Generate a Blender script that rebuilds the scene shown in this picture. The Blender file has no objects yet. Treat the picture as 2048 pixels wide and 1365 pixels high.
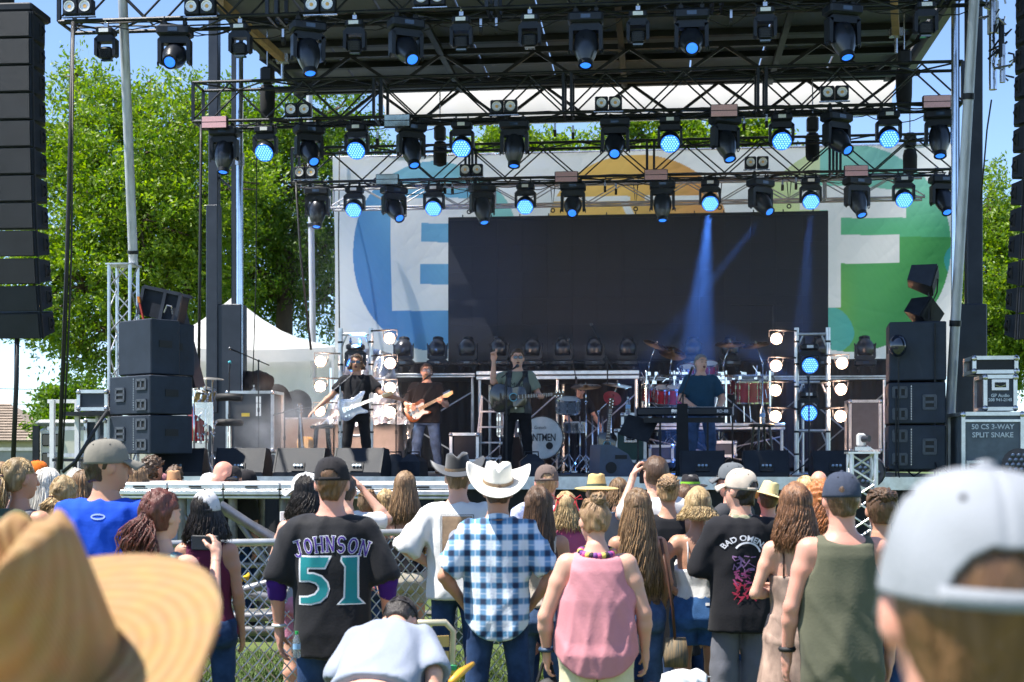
import bpy, math, random
import numpy as np
from mathutils import Vector, Matrix, Euler, noise
from mathutils.bvhtree import BVHTree

S = bpy.context.scene
C = S.collection
PI = math.pi
# ------------------------------------------------------------------ camera
F, CX, HY, CZ = 2844.0, 1024.0, 922.0, 1.76      # focal length in photo pixels, horizon row, eye height
cam_d = bpy.data.cameras.new('camera'); cam = bpy.data.objects.new('camera', cam_d); C.objects.link(cam)
cam.location = (0, 0, CZ); cam.rotation_euler = (PI / 2, 0, 0)
cam_d.sensor_width = 36; cam_d.lens = F / 2048 * 36; cam_d.shift_y = (HY - 682.5) / 2048
cam_d.clip_start = 0.05; cam_d.clip_end = 2000
cam_d.dof.use_dof = True; cam_d.dof.focus_distance = 14.0; cam_d.dof.aperture_fstop = 4.4
S.camera = cam
# ------------------------------------------------------------------ sky and sun
SUN_TO = Vector((-0.42, -0.12, 0.90)).normalized()
el = math.asin(SUN_TO.z)
W = bpy.data.worlds.new('World'); S.world = W; W.use_nodes = True
wn = W.node_tree; bg = wn.nodes['Background']
sky = wn.nodes.new('ShaderNodeTexSky'); sky.sky_type = 'NISHITA'; sky.sun_disc = False
sky.sun_elevation = el; sky.sun_rotation = math.atan2(SUN_TO.x, SUN_TO.y)
sky.altitude = 1500; sky.air_density = .85; sky.dust_density = .5; sky.ozone_density = 3.0
wn.links.new(sky.outputs[0], bg.inputs[0]); bg.inputs[1].default_value = 0.135
sun_d = bpy.data.lights.new('sun', 'SUN'); sun = bpy.data.objects.new('sun', sun_d); C.objects.link(sun)
sun_d.energy = 5.0; sun_d.angle = math.radians(0.53); sun_d.color = (1, 0.955, 0.88)
sun.rotation_euler = (-SUN_TO).to_track_quat('-Z', 'Y').to_euler()
V = S.view_settings; V.view_transform = 'Standard'; V.look = 'None'; V.gamma = 1; V.exposure = 1.1
V.use_curve_mapping = False
S.cycles.use_denoising = True; S.cycles.max_bounces = 8; S.cycles.transparent_max_bounces = 12
S.cycles.volume_bounces = 1; S.cycles.sample_clamp_indirect = 6.0
S.render.use_persistent_data = False

# ------------------------------------------------------------------ placing helpers
YAW = 0.1015                                       # the stage is turned a little: its right side is nearer
YA = -math.atan(YAW)
RX = Vector((math.cos(YA), math.sin(YA), 0)); RD = Vector((-math.sin(YA), math.cos(YA), 0))
def P(u, v, Y):
	return Vector(((u - CX) * Y / F, Y, CZ + (HY - v) * Y / F))
def YS(u, D):
	return D / (1 + YAW * (u - CX) / F)
def PS(u, v, D):                                    # a point on the stage plane that crosses x=0 at depth D
	return P(u, v, YS(u, D))
def PZ(u, z, D):
	p = PS(u, HY, D); p.z = z; return p
DECK = 1.55

def tag(o, label=None, cat=None, group=None, kind=None):
	if label: o['label'] = label
	if cat: o['category'] = cat
	if group: o['group'] = group
	if kind: o['kind'] = kind
	return o
def thing(name, label, cat, loc=(0, 0, 0), rotz=0.0, group=None, kind=None):
	o = bpy.data.objects.new(name, None); C.objects.link(o); o.empty_display_size = 0.1
	o.location = loc; o.rotation_euler = (0, 0, rotz)
	return tag(o, label, cat, group, kind)
def wmat(o):
	m = Matrix.Identity(4)
	while o is not None:
		m = o.matrix_basis @ m; o = o.parent
	return m
def copy_tree(o, parent=None):
	c = o.copy(); C.objects.link(c)
	if parent is not None: c.parent = parent
	for ch in list(o.children):
		copy_tree(ch, c)
	return c
ORD = ['first', 'second', 'third', 'fourth', 'fifth', 'sixth', 'seventh', 'eighth', 'ninth', 'tenth', 'eleventh',
	   'twelfth', 'thirteenth', 'fourteenth', 'fifteenth', 'sixteenth', 'seventeenth', 'eighteenth']

def basis(d):
	d = Vector(d).normalized()
	a = Vector((0, 0, 1)) if abs(d.z) < 0.95 else Vector((1, 0, 0))
	x = d.cross(a).normalized(); y = d.cross(x).normalized()
	return x, y, d

class MB:
	"""collects simple shapes into one mesh"""
	def __init__(s): s.v = []; s.f = []
	def add(s, vs, fs, M=None):
		n = len(s.v)
		if M is not None: vs = [M @ Vector(p) for p in vs]
		s.v.extend([tuple(p) for p in vs]); s.f.extend([tuple(i + n for i in f) for f in fs]); return s
	def box(s, c, size, M=None, bev=0.0):
		x, y, z = [q / 2 for q in size]; c = Vector(c)
		if bev <= 0:
			vs = [c + Vector((i * x, j * y, k * z)) for k in (-1, 1) for j in (-1, 1) for i in (-1, 1)]
			fs = [(0, 2, 3, 1), (4, 5, 7, 6), (0, 1, 5, 4), (2, 6, 7, 3), (0, 4, 6, 2), (1, 3, 7, 5)]
			return s.add(vs, fs, M)
		b = min(bev, x * .9, y * .9, z * .9)
		lv = []
		for zz, q in ((-z, b), (-z + b, 0), (z - b, 0), (z, b)):
			X, Y_ = x - q, y - q
			lv.append([(-X + b, -Y_), (X - b, -Y_), (X, -Y_ + b), (X, Y_ - b), (X - b, Y_), (-X + b, Y_), (-X, Y_ - b), (-X, -Y_ + b)])
			lv[-1] = [c + Vector((p[0], p[1], zz)) for p in lv[-1]]
		return s.loft(lv, True, True, M)
	def loft(s, rings, cap0=True, cap1=True, M=None, close=True):
		n = len(rings[0]); vs = [p for r in rings for p in r]; fs = []
		for k in range(len(rings) - 1):
			for i in range(n if close else n - 1):
				j = (i + 1) % n
				fs.append((k * n + i, k * n + j, (k + 1) * n + j, (k + 1) * n + i))
		if cap0: fs.append(tuple(range(n - 1, -1, -1)))
		if cap1: fs.append(tuple((len(rings) - 1) * n + i for i in range(n)))
		return s.add(vs, fs, M)
	def cyl(s, p0, p1, r0, r1=None, n=8, M=None):
		r1 = r0 if r1 is None else r1
		p0 = Vector(p0); p1 = Vector(p1); x, y, d = basis(p1 - p0)
		rings = [[p + (x * math.cos(2 * PI * i / n) + y * math.sin(2 * PI * i / n)) * r for i in range(n)] for p, r in ((p0, r0), (p1, r1))]
		return s.loft(rings, True, True, M)
	def tube(s, pts, r, n=6, M=None, flat=None):
		pts = [Vector(p) for p in pts]; rings = []; x = None
		for i, p in enumerate(pts):
			d = (pts[min(i + 1, len(pts) - 1)] - pts[max(i - 1, 0)])
			if d.length < 1e-9: d = Vector((0, 0, 1))
			d.normalize()
			if x is None: x, y, _ = basis(d)
			else:
				x = (x - d * x.dot(d)); x = x.normalized() if x.length > 1e-6 else basis(d)[0]
				y = d.cross(x).normalized()
			rr = r[i] if hasattr(r, '__len__') else r
			fy = flat if flat else 1
			rings.append([p + (x * math.cos(2 * PI * k / n) + y * math.sin(2 * PI * k / n) * fy) * rr for k in range(n)])
		return s.loft(rings, True, True, M)
	def bar(s, p0, p1, w, h, M=None, up=None):
		p0 = Vector(p0); p1 = Vector(p1); d = (p1 - p0).normalized()
		if up is None: x, y, _ = basis(d)
		else:
			x = d.cross(Vector(up)).normalized(); y = x.cross(d).normalized()
		rings = [[p + x * a * w / 2 + y * b * h / 2 for a, b in ((-1, -1), (1, -1), (1, 1), (-1, 1))] for p in (p0, p1)]
		return s.loft(rings, True, True, M)
	def lathe(s, prof, n=20, M=None, cap=True):
		rings = [[Vector((r * math.cos(2 * PI * i / n), r * math.sin(2 * PI * i / n), z)) for i in range(n)] for r, z in prof]
		return s.loft(rings, cap, cap, M)
	def ball(s, c, r, n=10, m=6, M=None):
		rx, ry, rz = r if hasattr(r, '__len__') else (r, r, r); c = Vector(c)
		rings = []
		for k in range(m + 1):
			a = -PI / 2 + PI * k / m; q = max(math.cos(a), 0.02)
			rings.append([c + Vector((rx * q * math.cos(2 * PI * i / n), ry * q * math.sin(2 * PI * i / n), rz * math.sin(a))) for i in range(n)])
		return s.loft(rings, True, True, M)
	def torus(s, c, R, r, n=20, m=6, M=None, ax=None):
		c = Vector(c); X, Y_, Z = basis(ax or (0, 0, 1)); rings = []
		for i in range(n + 1):
			a = 2 * PI * i / n; e = X * math.cos(a) + Y_ * math.sin(a)
			rings.append([c + e * (R + r * math.cos(2 * PI * k / m)) + Z * r * math.sin(2 * PI * k / m) for k in range(m)])
		return s.loft(rings, False, False, M)
	def plate(s, poly, t, M=None):                      # poly in xz, thickness along y
		a = [Vector((p[0], -t / 2, p[1])) for p in poly]; b = [Vector((p[0], t / 2, p[1])) for p in poly]
		return s.loft([b, a], True, True, M)
	def build(s, name, mat, parent=None, world=True, smooth=False, me=None):
		me = bpy.data.meshes.new(name)
		vs = s.v
		if parent is not None and world:
			inv = wmat(parent).inverted(); vs = [inv @ Vector(p) for p in vs]
		me.from_pydata([tuple(p) for p in vs], [], s.f); me.validate()
		return link_mesh(name, me, mat, parent, smooth)
def link_mesh(name, me, mat, parent=None, smooth=False):
	if mat is not None: me.materials.append(mat)
	if smooth:
		me.polygons.foreach_set('use_smooth', [True] * len(me.polygons))
		if smooth is not True: me.set_sharp_from_angle(angle=math.radians(smooth))
	o = bpy.data.objects.new(name, me); C.objects.link(o)
	if parent is not None: o.parent = parent
	return o
def np_mesh(name, v, f, mat, parent=None, smooth=True):
	me = bpy.data.meshes.new(name)
	v = np.asarray(v, np.float32); f = np.asarray(f, np.int32); k = f.shape[1]
	me.vertices.add(len(v)); me.vertices.foreach_set('co', v.ravel())
	me.loops.add(f.size); me.loops.foreach_set('vertex_index', f.ravel())
	me.polygons.add(len(f)); me.polygons.foreach_set('loop_start', np.arange(0, f.size, k, dtype=np.int32))
	me.update(calc_edges=True); me.validate()
	return link_mesh(name, me, mat, parent, smooth)
def place(o, loc, rot=(0, 0, 0), sc=None):
	o.location = loc; o.rotation_euler = rot
	if sc: o.scale = sc if hasattr(sc, '__len__') else (sc, sc, sc)
	return o
def frame(loc, yaw=YA, extra=None):
	M = Matrix.Translation(Vector(loc)) @ Matrix.Rotation(yaw, 4, 'Z')
	return M @ extra if extra is not None else M
def axis_m(p0, p1):
	x, y, d = basis(Vector(p1) - Vector(p0))
	m = Matrix((x, -y, d)).transposed().to_4x4(); m.translation = Vector(p0); return m

# ------------------------------------------------------------------ materials
MATS = {}
def nd(nt, t, **kw):
	n = nt.nodes.new('ShaderNode' + t)
	for k, v in kw.items():
		if k in n.bl_rna.properties: setattr(n, k, v)
		else: n.inputs[k].default_value = v
	return n
def mat(name, col, rough=0.6, metal=0.0, var=0.18, scale=6.0, bump=0.0, bscale=60.0, emit=None, es=0.0, spec=0.5,
		stretch=None, sheen=0.0, coat=0.0, var2=None, trans=0.0, alpha=None):
	if name in MATS: return MATS[name]
	m = bpy.data.materials.new(name); m.use_nodes = True; nt = m.node_tree; b = nt.nodes['Principled BSDF']
	MATS[name] = m
	b.inputs['Roughness'].default_value = rough; b.inputs['Metallic'].default_value = metal
	b.inputs['Specular IOR Level'].default_value = spec
	if sheen: b.inputs['Sheen Weight'].default_value = sheen; b.inputs['Sheen Roughness'].default_value = 0.5
	if coat: b.inputs['Coat Weight'].default_value = coat; b.inputs['Coat Roughness'].default_value = 0.12
	if trans: b.inputs['Transmission Weight'].default_value = trans
	if emit is not None:
		b.inputs['Emission Color'].default_value = (*emit, 1); b.inputs['Emission Strength'].default_value = es
	tc = nd(nt, 'TexCoord'); src = tc.outputs['Object']
	if stretch:
		mp = nd(nt, 'Mapping'); mp.inputs['Scale'].default_value = stretch; nt.links.new(src, mp.inputs[0]); src = mp.outputs[0]
	if var:
		n = nd(nt, 'TexNoise', Scale=scale, Detail=5.0, Roughness=0.6); nt.links.new(src, n.inputs['Vector'])
		r = nd(nt, 'MapRange'); r.inputs['From Min'].default_value = .3; r.inputs['From Max'].default_value = .7
		nt.links.new(n.outputs['Fac'], r.inputs['Value'])
		mx = nd(nt, 'Mix', data_type='RGBA'); nt.links.new(r.outputs[0], mx.inputs['Factor'])
		c2 = var2 if var2 else tuple(min(1, c * (1 + var)) for c in col); c1 = col if var2 else tuple(c * (1 - var) for c in col)
		mx.inputs['A'].default_value = (*c1, 1); mx.inputs['B'].default_value = (*c2, 1)
		nt.links.new(mx.outputs['Result'], b.inputs['Base Color'])
		r2 = nd(nt, 'MapRange'); r2.inputs['To Min'].default_value = max(0.02, rough - .1); r2.inputs['To Max'].default_value = min(1, rough + .12)
		nt.links.new(n.outputs['Fac'], r2.inputs['Value']); nt.links.new(r2.outputs[0], b.inputs['Roughness'])
	else:
		b.inputs['Base Color'].default_value = (*col, 1)
	if bump:
		n2 = nd(nt, 'TexNoise', Scale=bscale, Detail=4.0); nt.links.new(src, n2.inputs['Vector'])
		bp = nd(nt, 'Bump', Strength=min(1, bump), Distance=0.02 * bump); nt.links.new(n2.outputs['Fac'], bp.inputs['Height'])
		nt.links.new(bp.outputs[0], b.inputs['Normal'])
	return m
BLK = mat('black_metal', (0.014, 0.016, 0.02), .45, .0, spec=.3, var=.35, scale=9)
BLKT = mat('black_truss', (0.020, 0.023, 0.03), .35, .35, var=.45, scale=5)
BLKP = mat('black_plastic', (0.012, 0.015, 0.022), .4, 0, spec=.3, var=.3, scale=14, bump=.1, bscale=180)
BLKR = mat('black_rubber', (0.012, 0.012, 0.013), .65, 0, var=.3)
BLKC = mat('black_cabinet', (0.015, 0.019, 0.028), .6, 0, spec=.25, var=.35, scale=7, bump=.25, bscale=260)
GRILL = mat('grille', (0.013, 0.015, 0.019), .55, .2, var=.3, scale=4, bump=.5, bscale=420)
ALU = mat('aluminium', (0.62, 0.63, 0.64), .32, .85, var=.22, scale=8, bump=.08, bscale=90)
GALV = mat('galvanised_steel', (0.50, 0.51, 0.53), .5, .35, var=.3, scale=4, bump=.1, bscale=60, stretch=(3, 3, .35))
CHROME = mat('chrome', (0.8, 0.8, 0.82), .08, 1.0, var=.05)
STEEL = mat('steel', (0.5, 0.5, 0.52), .25, .9, var=.2)
WOOD = mat('wood', (0.33, 0.19, 0.08), .5, 0, var=.4, scale=5, stretch=(1, 1, 8))
WHITE = mat('white_paint', (0.75, 0.75, 0.74), .5, 0, var=.08)
BLUELENS = mat('lit_blue_lens', (0.01, 0.06, 0.25), .15, 0, var=0, emit=(0.03, 0.20, 1.0), es=.8)
BLUECELL = mat('lit_blue_cell', (0.05, 0.2, 0.6), .2, 0, var=0, emit=(0.16, 0.42, 1.0), es=1.5)
# ================================================================== ground, grass, far things
def grass_ground():
	m = mat('lawn', (0.045, 0.085, 0.016), .9, 0, scale=.6, var2=(0.10, 0.13, 0.03), bump=.6, bscale=40)
	vs = [(-400, -40, 0), (400, -40, 0), (400, 900, 0), (-400, 900, 0)]
	tag(MB().add(vs, [(0, 1, 2, 3)]).build('ground', m), kind='structure')
	rng = np.random.default_rng(3); n = 70000
	x = rng.uniform(-3.0, 2.8, n); y = rng.uniform(5.5, 13.0, n)
	a = rng.uniform(0, 2 * PI, n); h = rng.uniform(.03, .085, n); w = rng.uniform(.003, .006, n); ln = rng.uniform(.2, .9, n) * h
	b = rng.uniform(0, 2 * PI, n)
	p0 = np.stack([x - np.cos(a) * w, y - np.sin(a) * w, np.zeros(n)], 1); p1 = np.stack([x + np.cos(a) * w, y + np.sin(a) * w, np.zeros(n)], 1)
	p2 = np.stack([x + np.cos(b) * ln, y + np.sin(b) * ln, h], 1)
	v = np.stack([p0, p1, p2], 1).reshape(-1, 3); f = np.arange(3 * n).reshape(-1, 3)
	g = mat('grass_blade', (0.07, 0.13, 0.02), .6, 0, scale=2.0, var2=(0.14, 0.19, 0.04))
	tag(np_mesh('grass', v, f, g, smooth=False), 'short mown green grass around the feet of the crowd', 'grass', kind='stuff')
grass_ground()

def leaf_mat(name, c1, c2):
	m = bpy.data.materials.new(name); m.use_nodes = True; nt = m.node_tree; b = nt.nodes['Principled BSDF']
	g = nd(nt, 'NewGeometry'); r = nd(nt, 'ValToRGB'); nt.links.new(g.outputs['Random Per Island'], r.inputs[0])
	r.color_ramp.elements[0].color = (*c1, 1); r.color_ramp.elements[1].color = (*c2, 1)
	b.inputs['Roughness'].default_value = .45
	nt.links.new(r.outputs[0], b.inputs['Base Color'])
	t = nd(nt, 'BsdfTranslucent'); hs = nd(nt, 'HueSaturation', Saturation=1.15, Value=1.3); nt.links.new(r.outputs[0], hs.inputs['Color'])
	nt.links.new(hs.outputs[0], t.inputs['Color'])
	mx = nd(nt, 'MixShader'); mx.inputs[0].default_value = .5
	nt.links.new(b.outputs[0], mx.inputs[1]); nt.links.new(t.outputs[0], mx.inputs[2])
	nt.links.new(mx.outputs[0], nt.nodes['Material Output'].inputs['Surface'])
	return m
LEAF = leaf_mat('leaf_green', (0.065, 0.155, 0.010), (0.26, 0.36, 0.028))
LEAF2 = leaf_mat('leaf_dark_green', (0.05, 0.12, 0.012), (0.17, 0.27, 0.025))
BARK = mat('bark', (0.11, 0.075, 0.05), .9, 0, var=.4, scale=5, bump=.9, bscale=18, stretch=(1, 1, .3))

def tree(name, label, base, lobes, leaf=LEAF, n=60000, ls=.058, seed=1, trunk=(.28, 4.5), group=None, limbs=True):
	"""lobes: list of (centre, radii); leaves grow in sprays round branch tips inside the lobes"""
	rng = np.random.default_rng(seed); base = Vector(base)
	t = thing(name, label, 'tree', base, group=group)
	mb = MB(); top = base + Vector((0, 0, trunk[1]))
	mb.tube([base, base.lerp(top, .35) + Vector((.1, 0, 0)), base.lerp(top, .7) + Vector((-.06, .05, 0)), top], [trunk[0], trunk[0] * .85, trunk[0] * .7, trunk[0] * .55], 9)
	tw = []; vol = np.array([l[1][0] * l[1][1] * l[1][2] for l in lobes]) ** .75; vol /= vol.sum()
	per = 46; ns = n // per
	C_, D_ = [], []
	for li, (c, r) in enumerate(lobes):
		c = np.array(c); r = np.array(r)
		cv = Vector(c)
		if limbs:
			m1 = top.lerp(cv, .45) + Vector(rng.normal(0, .25, 3))
			mb.tube([top, m1, cv], [trunk[0] * .45, trunk[0] * .3, trunk[0] * .12], 6)
		k = int(ns * vol[li])
		d = rng.normal(size=(k, 3)); d /= np.linalg.norm(d, axis=1)[:, None]
		rad = rng.uniform(.25, 1, k) ** .45
		rad *= 1 + .16 * np.sin(d[:, 0] * 5 + li) * np.cos(d[:, 2] * 6 + 2 * li)
		pts = c + d * r * rad[:, None]
		C_.append(pts); D_.append(d)
		for q in range(0, k, max(1, k // 14)):
			e = Vector(pts[q]); mid = cv.lerp(e, .5) + Vector(rng.normal(0, .12, 3))
			mb.tube([cv, mid, e], [trunk[0] * .12, trunk[0] * .08, .012], 4)
	mb.build('trunk', BARK, t, smooth=True)
	Cc = np.concatenate(C_); Dd = np.concatenate(D_); ns = len(Cc)
	# a spray: a short twig along mostly outward/up with leaves either side
	ax = Dd + rng.normal(0, .55, (ns, 3)); ax[:, 2] += .25; ax /= np.linalg.norm(ax, axis=1)[:, None]
	L = rng.uniform(.35, .8, ns)
	s = rng.uniform(-.25, 1, (ns, per)); off = rng.normal(0, .085, (ns, per, 3))
	p = Cc[:, None, :] + ax[:, None, :] * (s * L[:, None])[..., None] + off
	p = p.reshape(-1, 3); m = len(p)
	la = np.repeat(ax, per, 0) * .7 + rng.normal(0, .6, (m, 3)); la[:, 2] -= .15; la /= np.linalg.norm(la, axis=1)[:, None]
	sd = np.cross(la, rng.normal(size=(m, 3))); sd /= np.linalg.norm(sd, axis=1)[:, None]
	sz = ls * rng.uniform(.6, 1.35, m)[:, None]
	v = np.stack([p - la * sz, p + sd * sz * .42, p + la * sz, p - sd * sz * .42], 1).reshape(-1, 3)
	o = np_mesh('crown', v, np.arange(4 * m).reshape(-1, 4), leaf, None, False)
	o.data.transform(wmat(t).inverted()); o.parent = t
	return t
def lob(u, v, Y, r, ry=None, rz=None):
	p = P(u, v, Y); return ((p.x, p.y, p.z), (r, ry or r, rz or r * .85))
tree('deciduous_tree', 'big bright green tree rising behind the left side of the stage and hanging speakers', (-8.6, 33.5, 0),
	 [lob(165, 250, 33, 1.3), lob(150, 150, 33.5, .4, .4, .4), lob(245, 230, 33.5, .7), lob(330, 260, 33, 1.1), lob(255, 330, 32, 1.6), lob(390, 225, 34, .7), lob(300, 165, 34, .2),
	  lob(150, 420, 32.5, 1.6), lob(280, 450, 31.5, 1.7), lob(390, 400, 32.5, 1.6), lob(60, 560, 32, 1.3), lob(170, 580, 31.5, 1.6), lob(310, 580, 31.8, 1.5), lob(60, 640, 32, .8), lob(230, 670, 31.5, 1.1, 1, .9), lob(160, 690, 31.5, .55), lob(395, 570, 32.5, 1.3), lob(250, 725, 31.5, .45), lob(140, 340, 33, 1.0)],
	 n=98000, seed=4, trunk=(.34, 5.2), group='trees behind the stage')
tree('deciduous_tree', 'tall green tree behind the white canopy tent, bare brown trunk showing under its crown', (-5.75, 36, 0),
	 [lob(480, 230, 37, .9), lob(545, 270, 36.5, 1.2), lob(640, 240, 36, 1.2), lob(470, 330, 36, 1.7), lob(590, 380, 36, 1.8), lob(700, 330, 37, 1.3), lob(460, 480, 35.5, 1.5), lob(560, 520, 36.5, 1.6), lob(650, 480, 36, 1.5), lob(650, 590, 37, 1.2), lob(430, 590, 36.5, 1.1), lob(510, 600, 37, 1.0)],
	 leaf=LEAF2, n=80000, seed=7, trunk=(.36, 6.0), group='trees behind the stage')
tree('deciduous_tree', 'small green treetop showing over the top edge of the banner near its middle', (0.2, 42, 0),
	 [lob(1010, 300, 42, .6), lob(1065, 305, 42, .5), lob(960, 340, 42, .8), lob(1110, 340, 42, .8)],
	 n=15000, ls=.08, seed=9, trunk=(.3, 8), group='trees behind the stage')
tree('deciduous_tree', 'treetop over the banner between the middle and right end of the upper truss', (5.6, 43, 0),
	 [lob(1195, 320, 43, .6), lob(1260, 290, 43, .7), lob(1340, 275, 43, .7), lob(1400, 300, 43, .7), lob(1480, 280, 43, .7), lob(1530, 310, 43, .7)],
	 n=22000, ls=.08, seed=10, trunk=(.3, 8), group='trees behind the stage')
tree('deciduous_tree', 'narrow green tree at the right edge between the stage mast and the hanging speaker column', (12.3, 36, 0),
	 [lob(1975, 410, 36, .45, .6, .9), lob(2000, 480, 36, .9), lob(2030, 450, 37, .9), lob(1985, 560, 35.5, 1.1), lob(2040, 560, 36, 1.2), lob(1990, 650, 35.5, 1.2), lob(2055, 650, 36, 1.2), lob(2010, 720, 36, .9)],
	 n=52000, seed=12, trunk=(.25, 3.4), group='trees behind the stage')
tree('small_tree', 'low olive green bush-like tree beside the tiled roof of the far house', (-15.5, 50, 0),
	 [lob(125, 825, 50, .9), lob(150, 800, 50, .9), lob(160, 855, 50, 1.2), lob(120, 875, 49, .9)],
	 leaf=LEAF2, n=16000, ls=.09, seed=13, trunk=(.2, 1.2))
# far house
def house():
	c = P(20, 860, 60); t = thing('house', 'low house with a brown shingle roof far beyond the left edge of the stage', 'house', (c.x, 60, 0))
	w = mat('stucco', (0.52, 0.47, 0.38), .9, var=.08)
	x0, x1 = P(-220, 0, 60).x, P(92, 0, 60).x; zr = P(0, 803, 60).z; ze = P(0, 884, 60).z
	MB().box(((x0 + x1) / 2, 63, ze / 2), (x1 - x0 - .8, 6, ze)).build('wall', w, t)
	rf = mat('roof_shingle', (0.27, 0.21, 0.16), .85, 0, var=.3, scale=3, bump=.3, bscale=20)
	xm = P(-30, 0, 60).x
	base = MB(); A = [Vector((x0, 59.4, ze)), Vector((x1, 59.4, ze)), Vector((xm, 63, zr)), Vector((x0, 63, zr))]
	base.add([*A, Vector((x1, 66.6, ze)), Vector((x0, 66.6, ze))], [(0, 1, 2, 3), (1, 4, 2), (4, 5, 3, 2)])
	r = base.build('roof', rf, t)
	sh = MB()
	for k in range(14):
		f0, f1 = k / 14, (k + 1) / 14
		a = A[0].lerp(A[3], f0); b = A[1].lerp(A[2], f0); c2 = A[0].lerp(A[3], f1); d = A[1].lerp(A[2], f1)
		o = Vector((0, -.05, .07)); sh.add([a + o, b + o, d + o * .3, c2 + o * .3, a, b], [(0, 1, 2, 3), (4, 5, 1, 0)])
	tag(sh.build('shingle_course', rf, r), kind='stuff')
house()
def far_wall():
	t = thing('block_wall', 'low grey block wall with a pale cap far behind the crowd at the left edge', 'wall', (-17, 40, 0))
	m = mat('block', (0.34, 0.33, 0.31), .9, var=.15, scale=2, bump=.3, bscale=30)
	a = P(-200, 0, 44).x; b = P(230, 0, 44).x; z = P(0, 902, 44).z
	MB().box(((a + b) / 2, 44, z / 2), (b - a, .2, z)).build('panel', m, t)
	MB().box(((a + b) / 2, 44, z + .05), (b - a, .3, .1)).build('cap', mat('pale_concrete', (0.5, 0.5, 0.48), .8), t)
far_wall()
# cream trailer seen behind the left stage wing
def trailer():
	Y = 30; p = P(140, 900, Y)
	t = thing('trailer', 'cream camper trailer with dark rounded windows parked behind the left stage wing', 'trailer', (p.x, Y, 0))
	cr = mat('cream_paint', (0.60, 0.57, 0.46), .35, var=.06, coat=.3)
	x0, x1 = P(76, 0, Y).x, P(300, 0, Y).x; zt = P(0, 852, Y).z;
	MB().box(((x0 + x1) / 2, Y + 1.2, (zt + .5) / 2), (x1 - x0, 2.4, zt - .5), bev=.1).build('body', cr, t, smooth=30)
	MB().box(((x0 + x1) / 2, Y + 1.2, zt + .06), (x1 - x0 + .12, 2.5, .14), bev=.06).build('roof', mat('grey_trim', (.2, .21, .22), .4), t, smooth=30)
	gl = mat('dark_glass', (0.015, 0.018, 0.02), .08, spec=.6, var=0)
	for a, b, c, d in ((84, 868, 122, 893), (84, 906, 120, 960), (150, 905, 190, 940)):
		q0 = P(a, d, Y - .02); q1 = P(b if False else c, b, Y - .02)
		MB().box(((q0.x + q1.x) / 2, Y - .02, (q0.z + q1.z) / 2), (abs(q1.x - q0.x), .05, abs(q1.z - q0.z)), bev=.03).build('window', gl, t, smooth=30)
	MB().box((x0 - .03, Y - .02, (zt + .4) / 2), (.13, .1, zt - .4)).build('corner_post', BLK, t)
	for x in (x0 + .6, x1 - .5):
		MB().cyl((x, Y + .02, .34), (x, Y + .24, .34), .34, n=18).build('wheel', BLKR, t, smooth=40)
trailer()
# white canopy tent
def tent():
	Y = 28.5; pk = P(466, 594, Y); cx = P(497, 0, Y).x
	t = thing('canopy_tent', 'white pop-up canopy tent with a side wall behind the left of the stage', 'tent', (cx, Y, 0))
	wm = mat('tent_fabric', (0.78, 0.78, 0.78), .8, var=.04, bump=.25, bscale=4); tn = wm.node_tree; tr = nd(tn, 'BsdfTranslucent'); tr.inputs[0].default_value = (.78, .78, .8, 1); ms = nd(tn, 'MixShader'); tn.links.new(tn.nodes['Principled BSDF'].outputs[0], ms.inputs[1]); tn.links.new(tr.outputs[0], ms.inputs[2]); tn.links.new(ms.outputs[0], tn.nodes['Material Output'].inputs[0])
	hw = 1.62; ze = P(0, 700, Y).z; zb = P(0, 725, Y).z
	n = 14; vs = []; fs = []
	cxx = pk.x + .18
	cor = [Vector((cxx - hw - .1, Y - hw, ze)), Vector((cxx + hw + .45, Y - hw - .1, ze - .08)), Vector((cxx + hw + .2, Y + hw, ze)), Vector((cxx - hw, Y + hw, ze))]
	top = MB()
	for k in range(4):
		a, b = cor[k], cor[(k + 1) % 4]; g = []
		for i in range(n + 1):
			row = []
			for j in range(n + 1):
				e = a.lerp(b, j / n); q = e.lerp(pk, i / n); f = i / n
				q.z -= .30 * math.sin(PI * f) * (1 - .35 * abs(2 * j / n - 1)) + .09 * (1 - f) * math.sin(PI * j / n)
				q.z += .012 * math.sin(j * 2.1 + k) * math.sin(i * 1.3)
				row.append(q)
			g.append(row)
		top.loft(g, False, False, close=False)
	top.build('roof', wm, t, smooth=60)
	val = MB()
	for k in range(4):
		a, b = cor[k], cor[(k + 1) % 4]; r0, r1 = [], []
		for j in range(n + 1):
			q = a.lerp(b, j / n); q.z -= .09 * math.sin(PI * j / n); r0.append(q)
			w = q.copy(); w.z = q.z - .24; w.y += .02 * math.sin(j * 1.7); r1.append(w)
		val.loft([r0, r1], False, False, close=False)
	val.build('valance', wm, t, smooth=True)
	for k, q in enumerate(cor):
		MB().box((q.x * .985 + cxx * .015, q.y, q.z / 2), (.05, .05, q.z)).build('leg', WHITE, t)
	sw = MB(); r0, r1 = [], []
	for j in range(24):
		x = cor[0].x + (P(640, 0, Y).x - cor[0].x) * j / 23
		r0.append(Vector((x, Y + hw - .1, ze - .1))); r1.append(Vector((x, Y + hw - .1 + .06 * math.sin(j * 1.1), .1)))
	sw.loft([r0, r1], False, False, close=False); sw.build('side_wall', wm, t, smooth=True)
tent()

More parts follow.
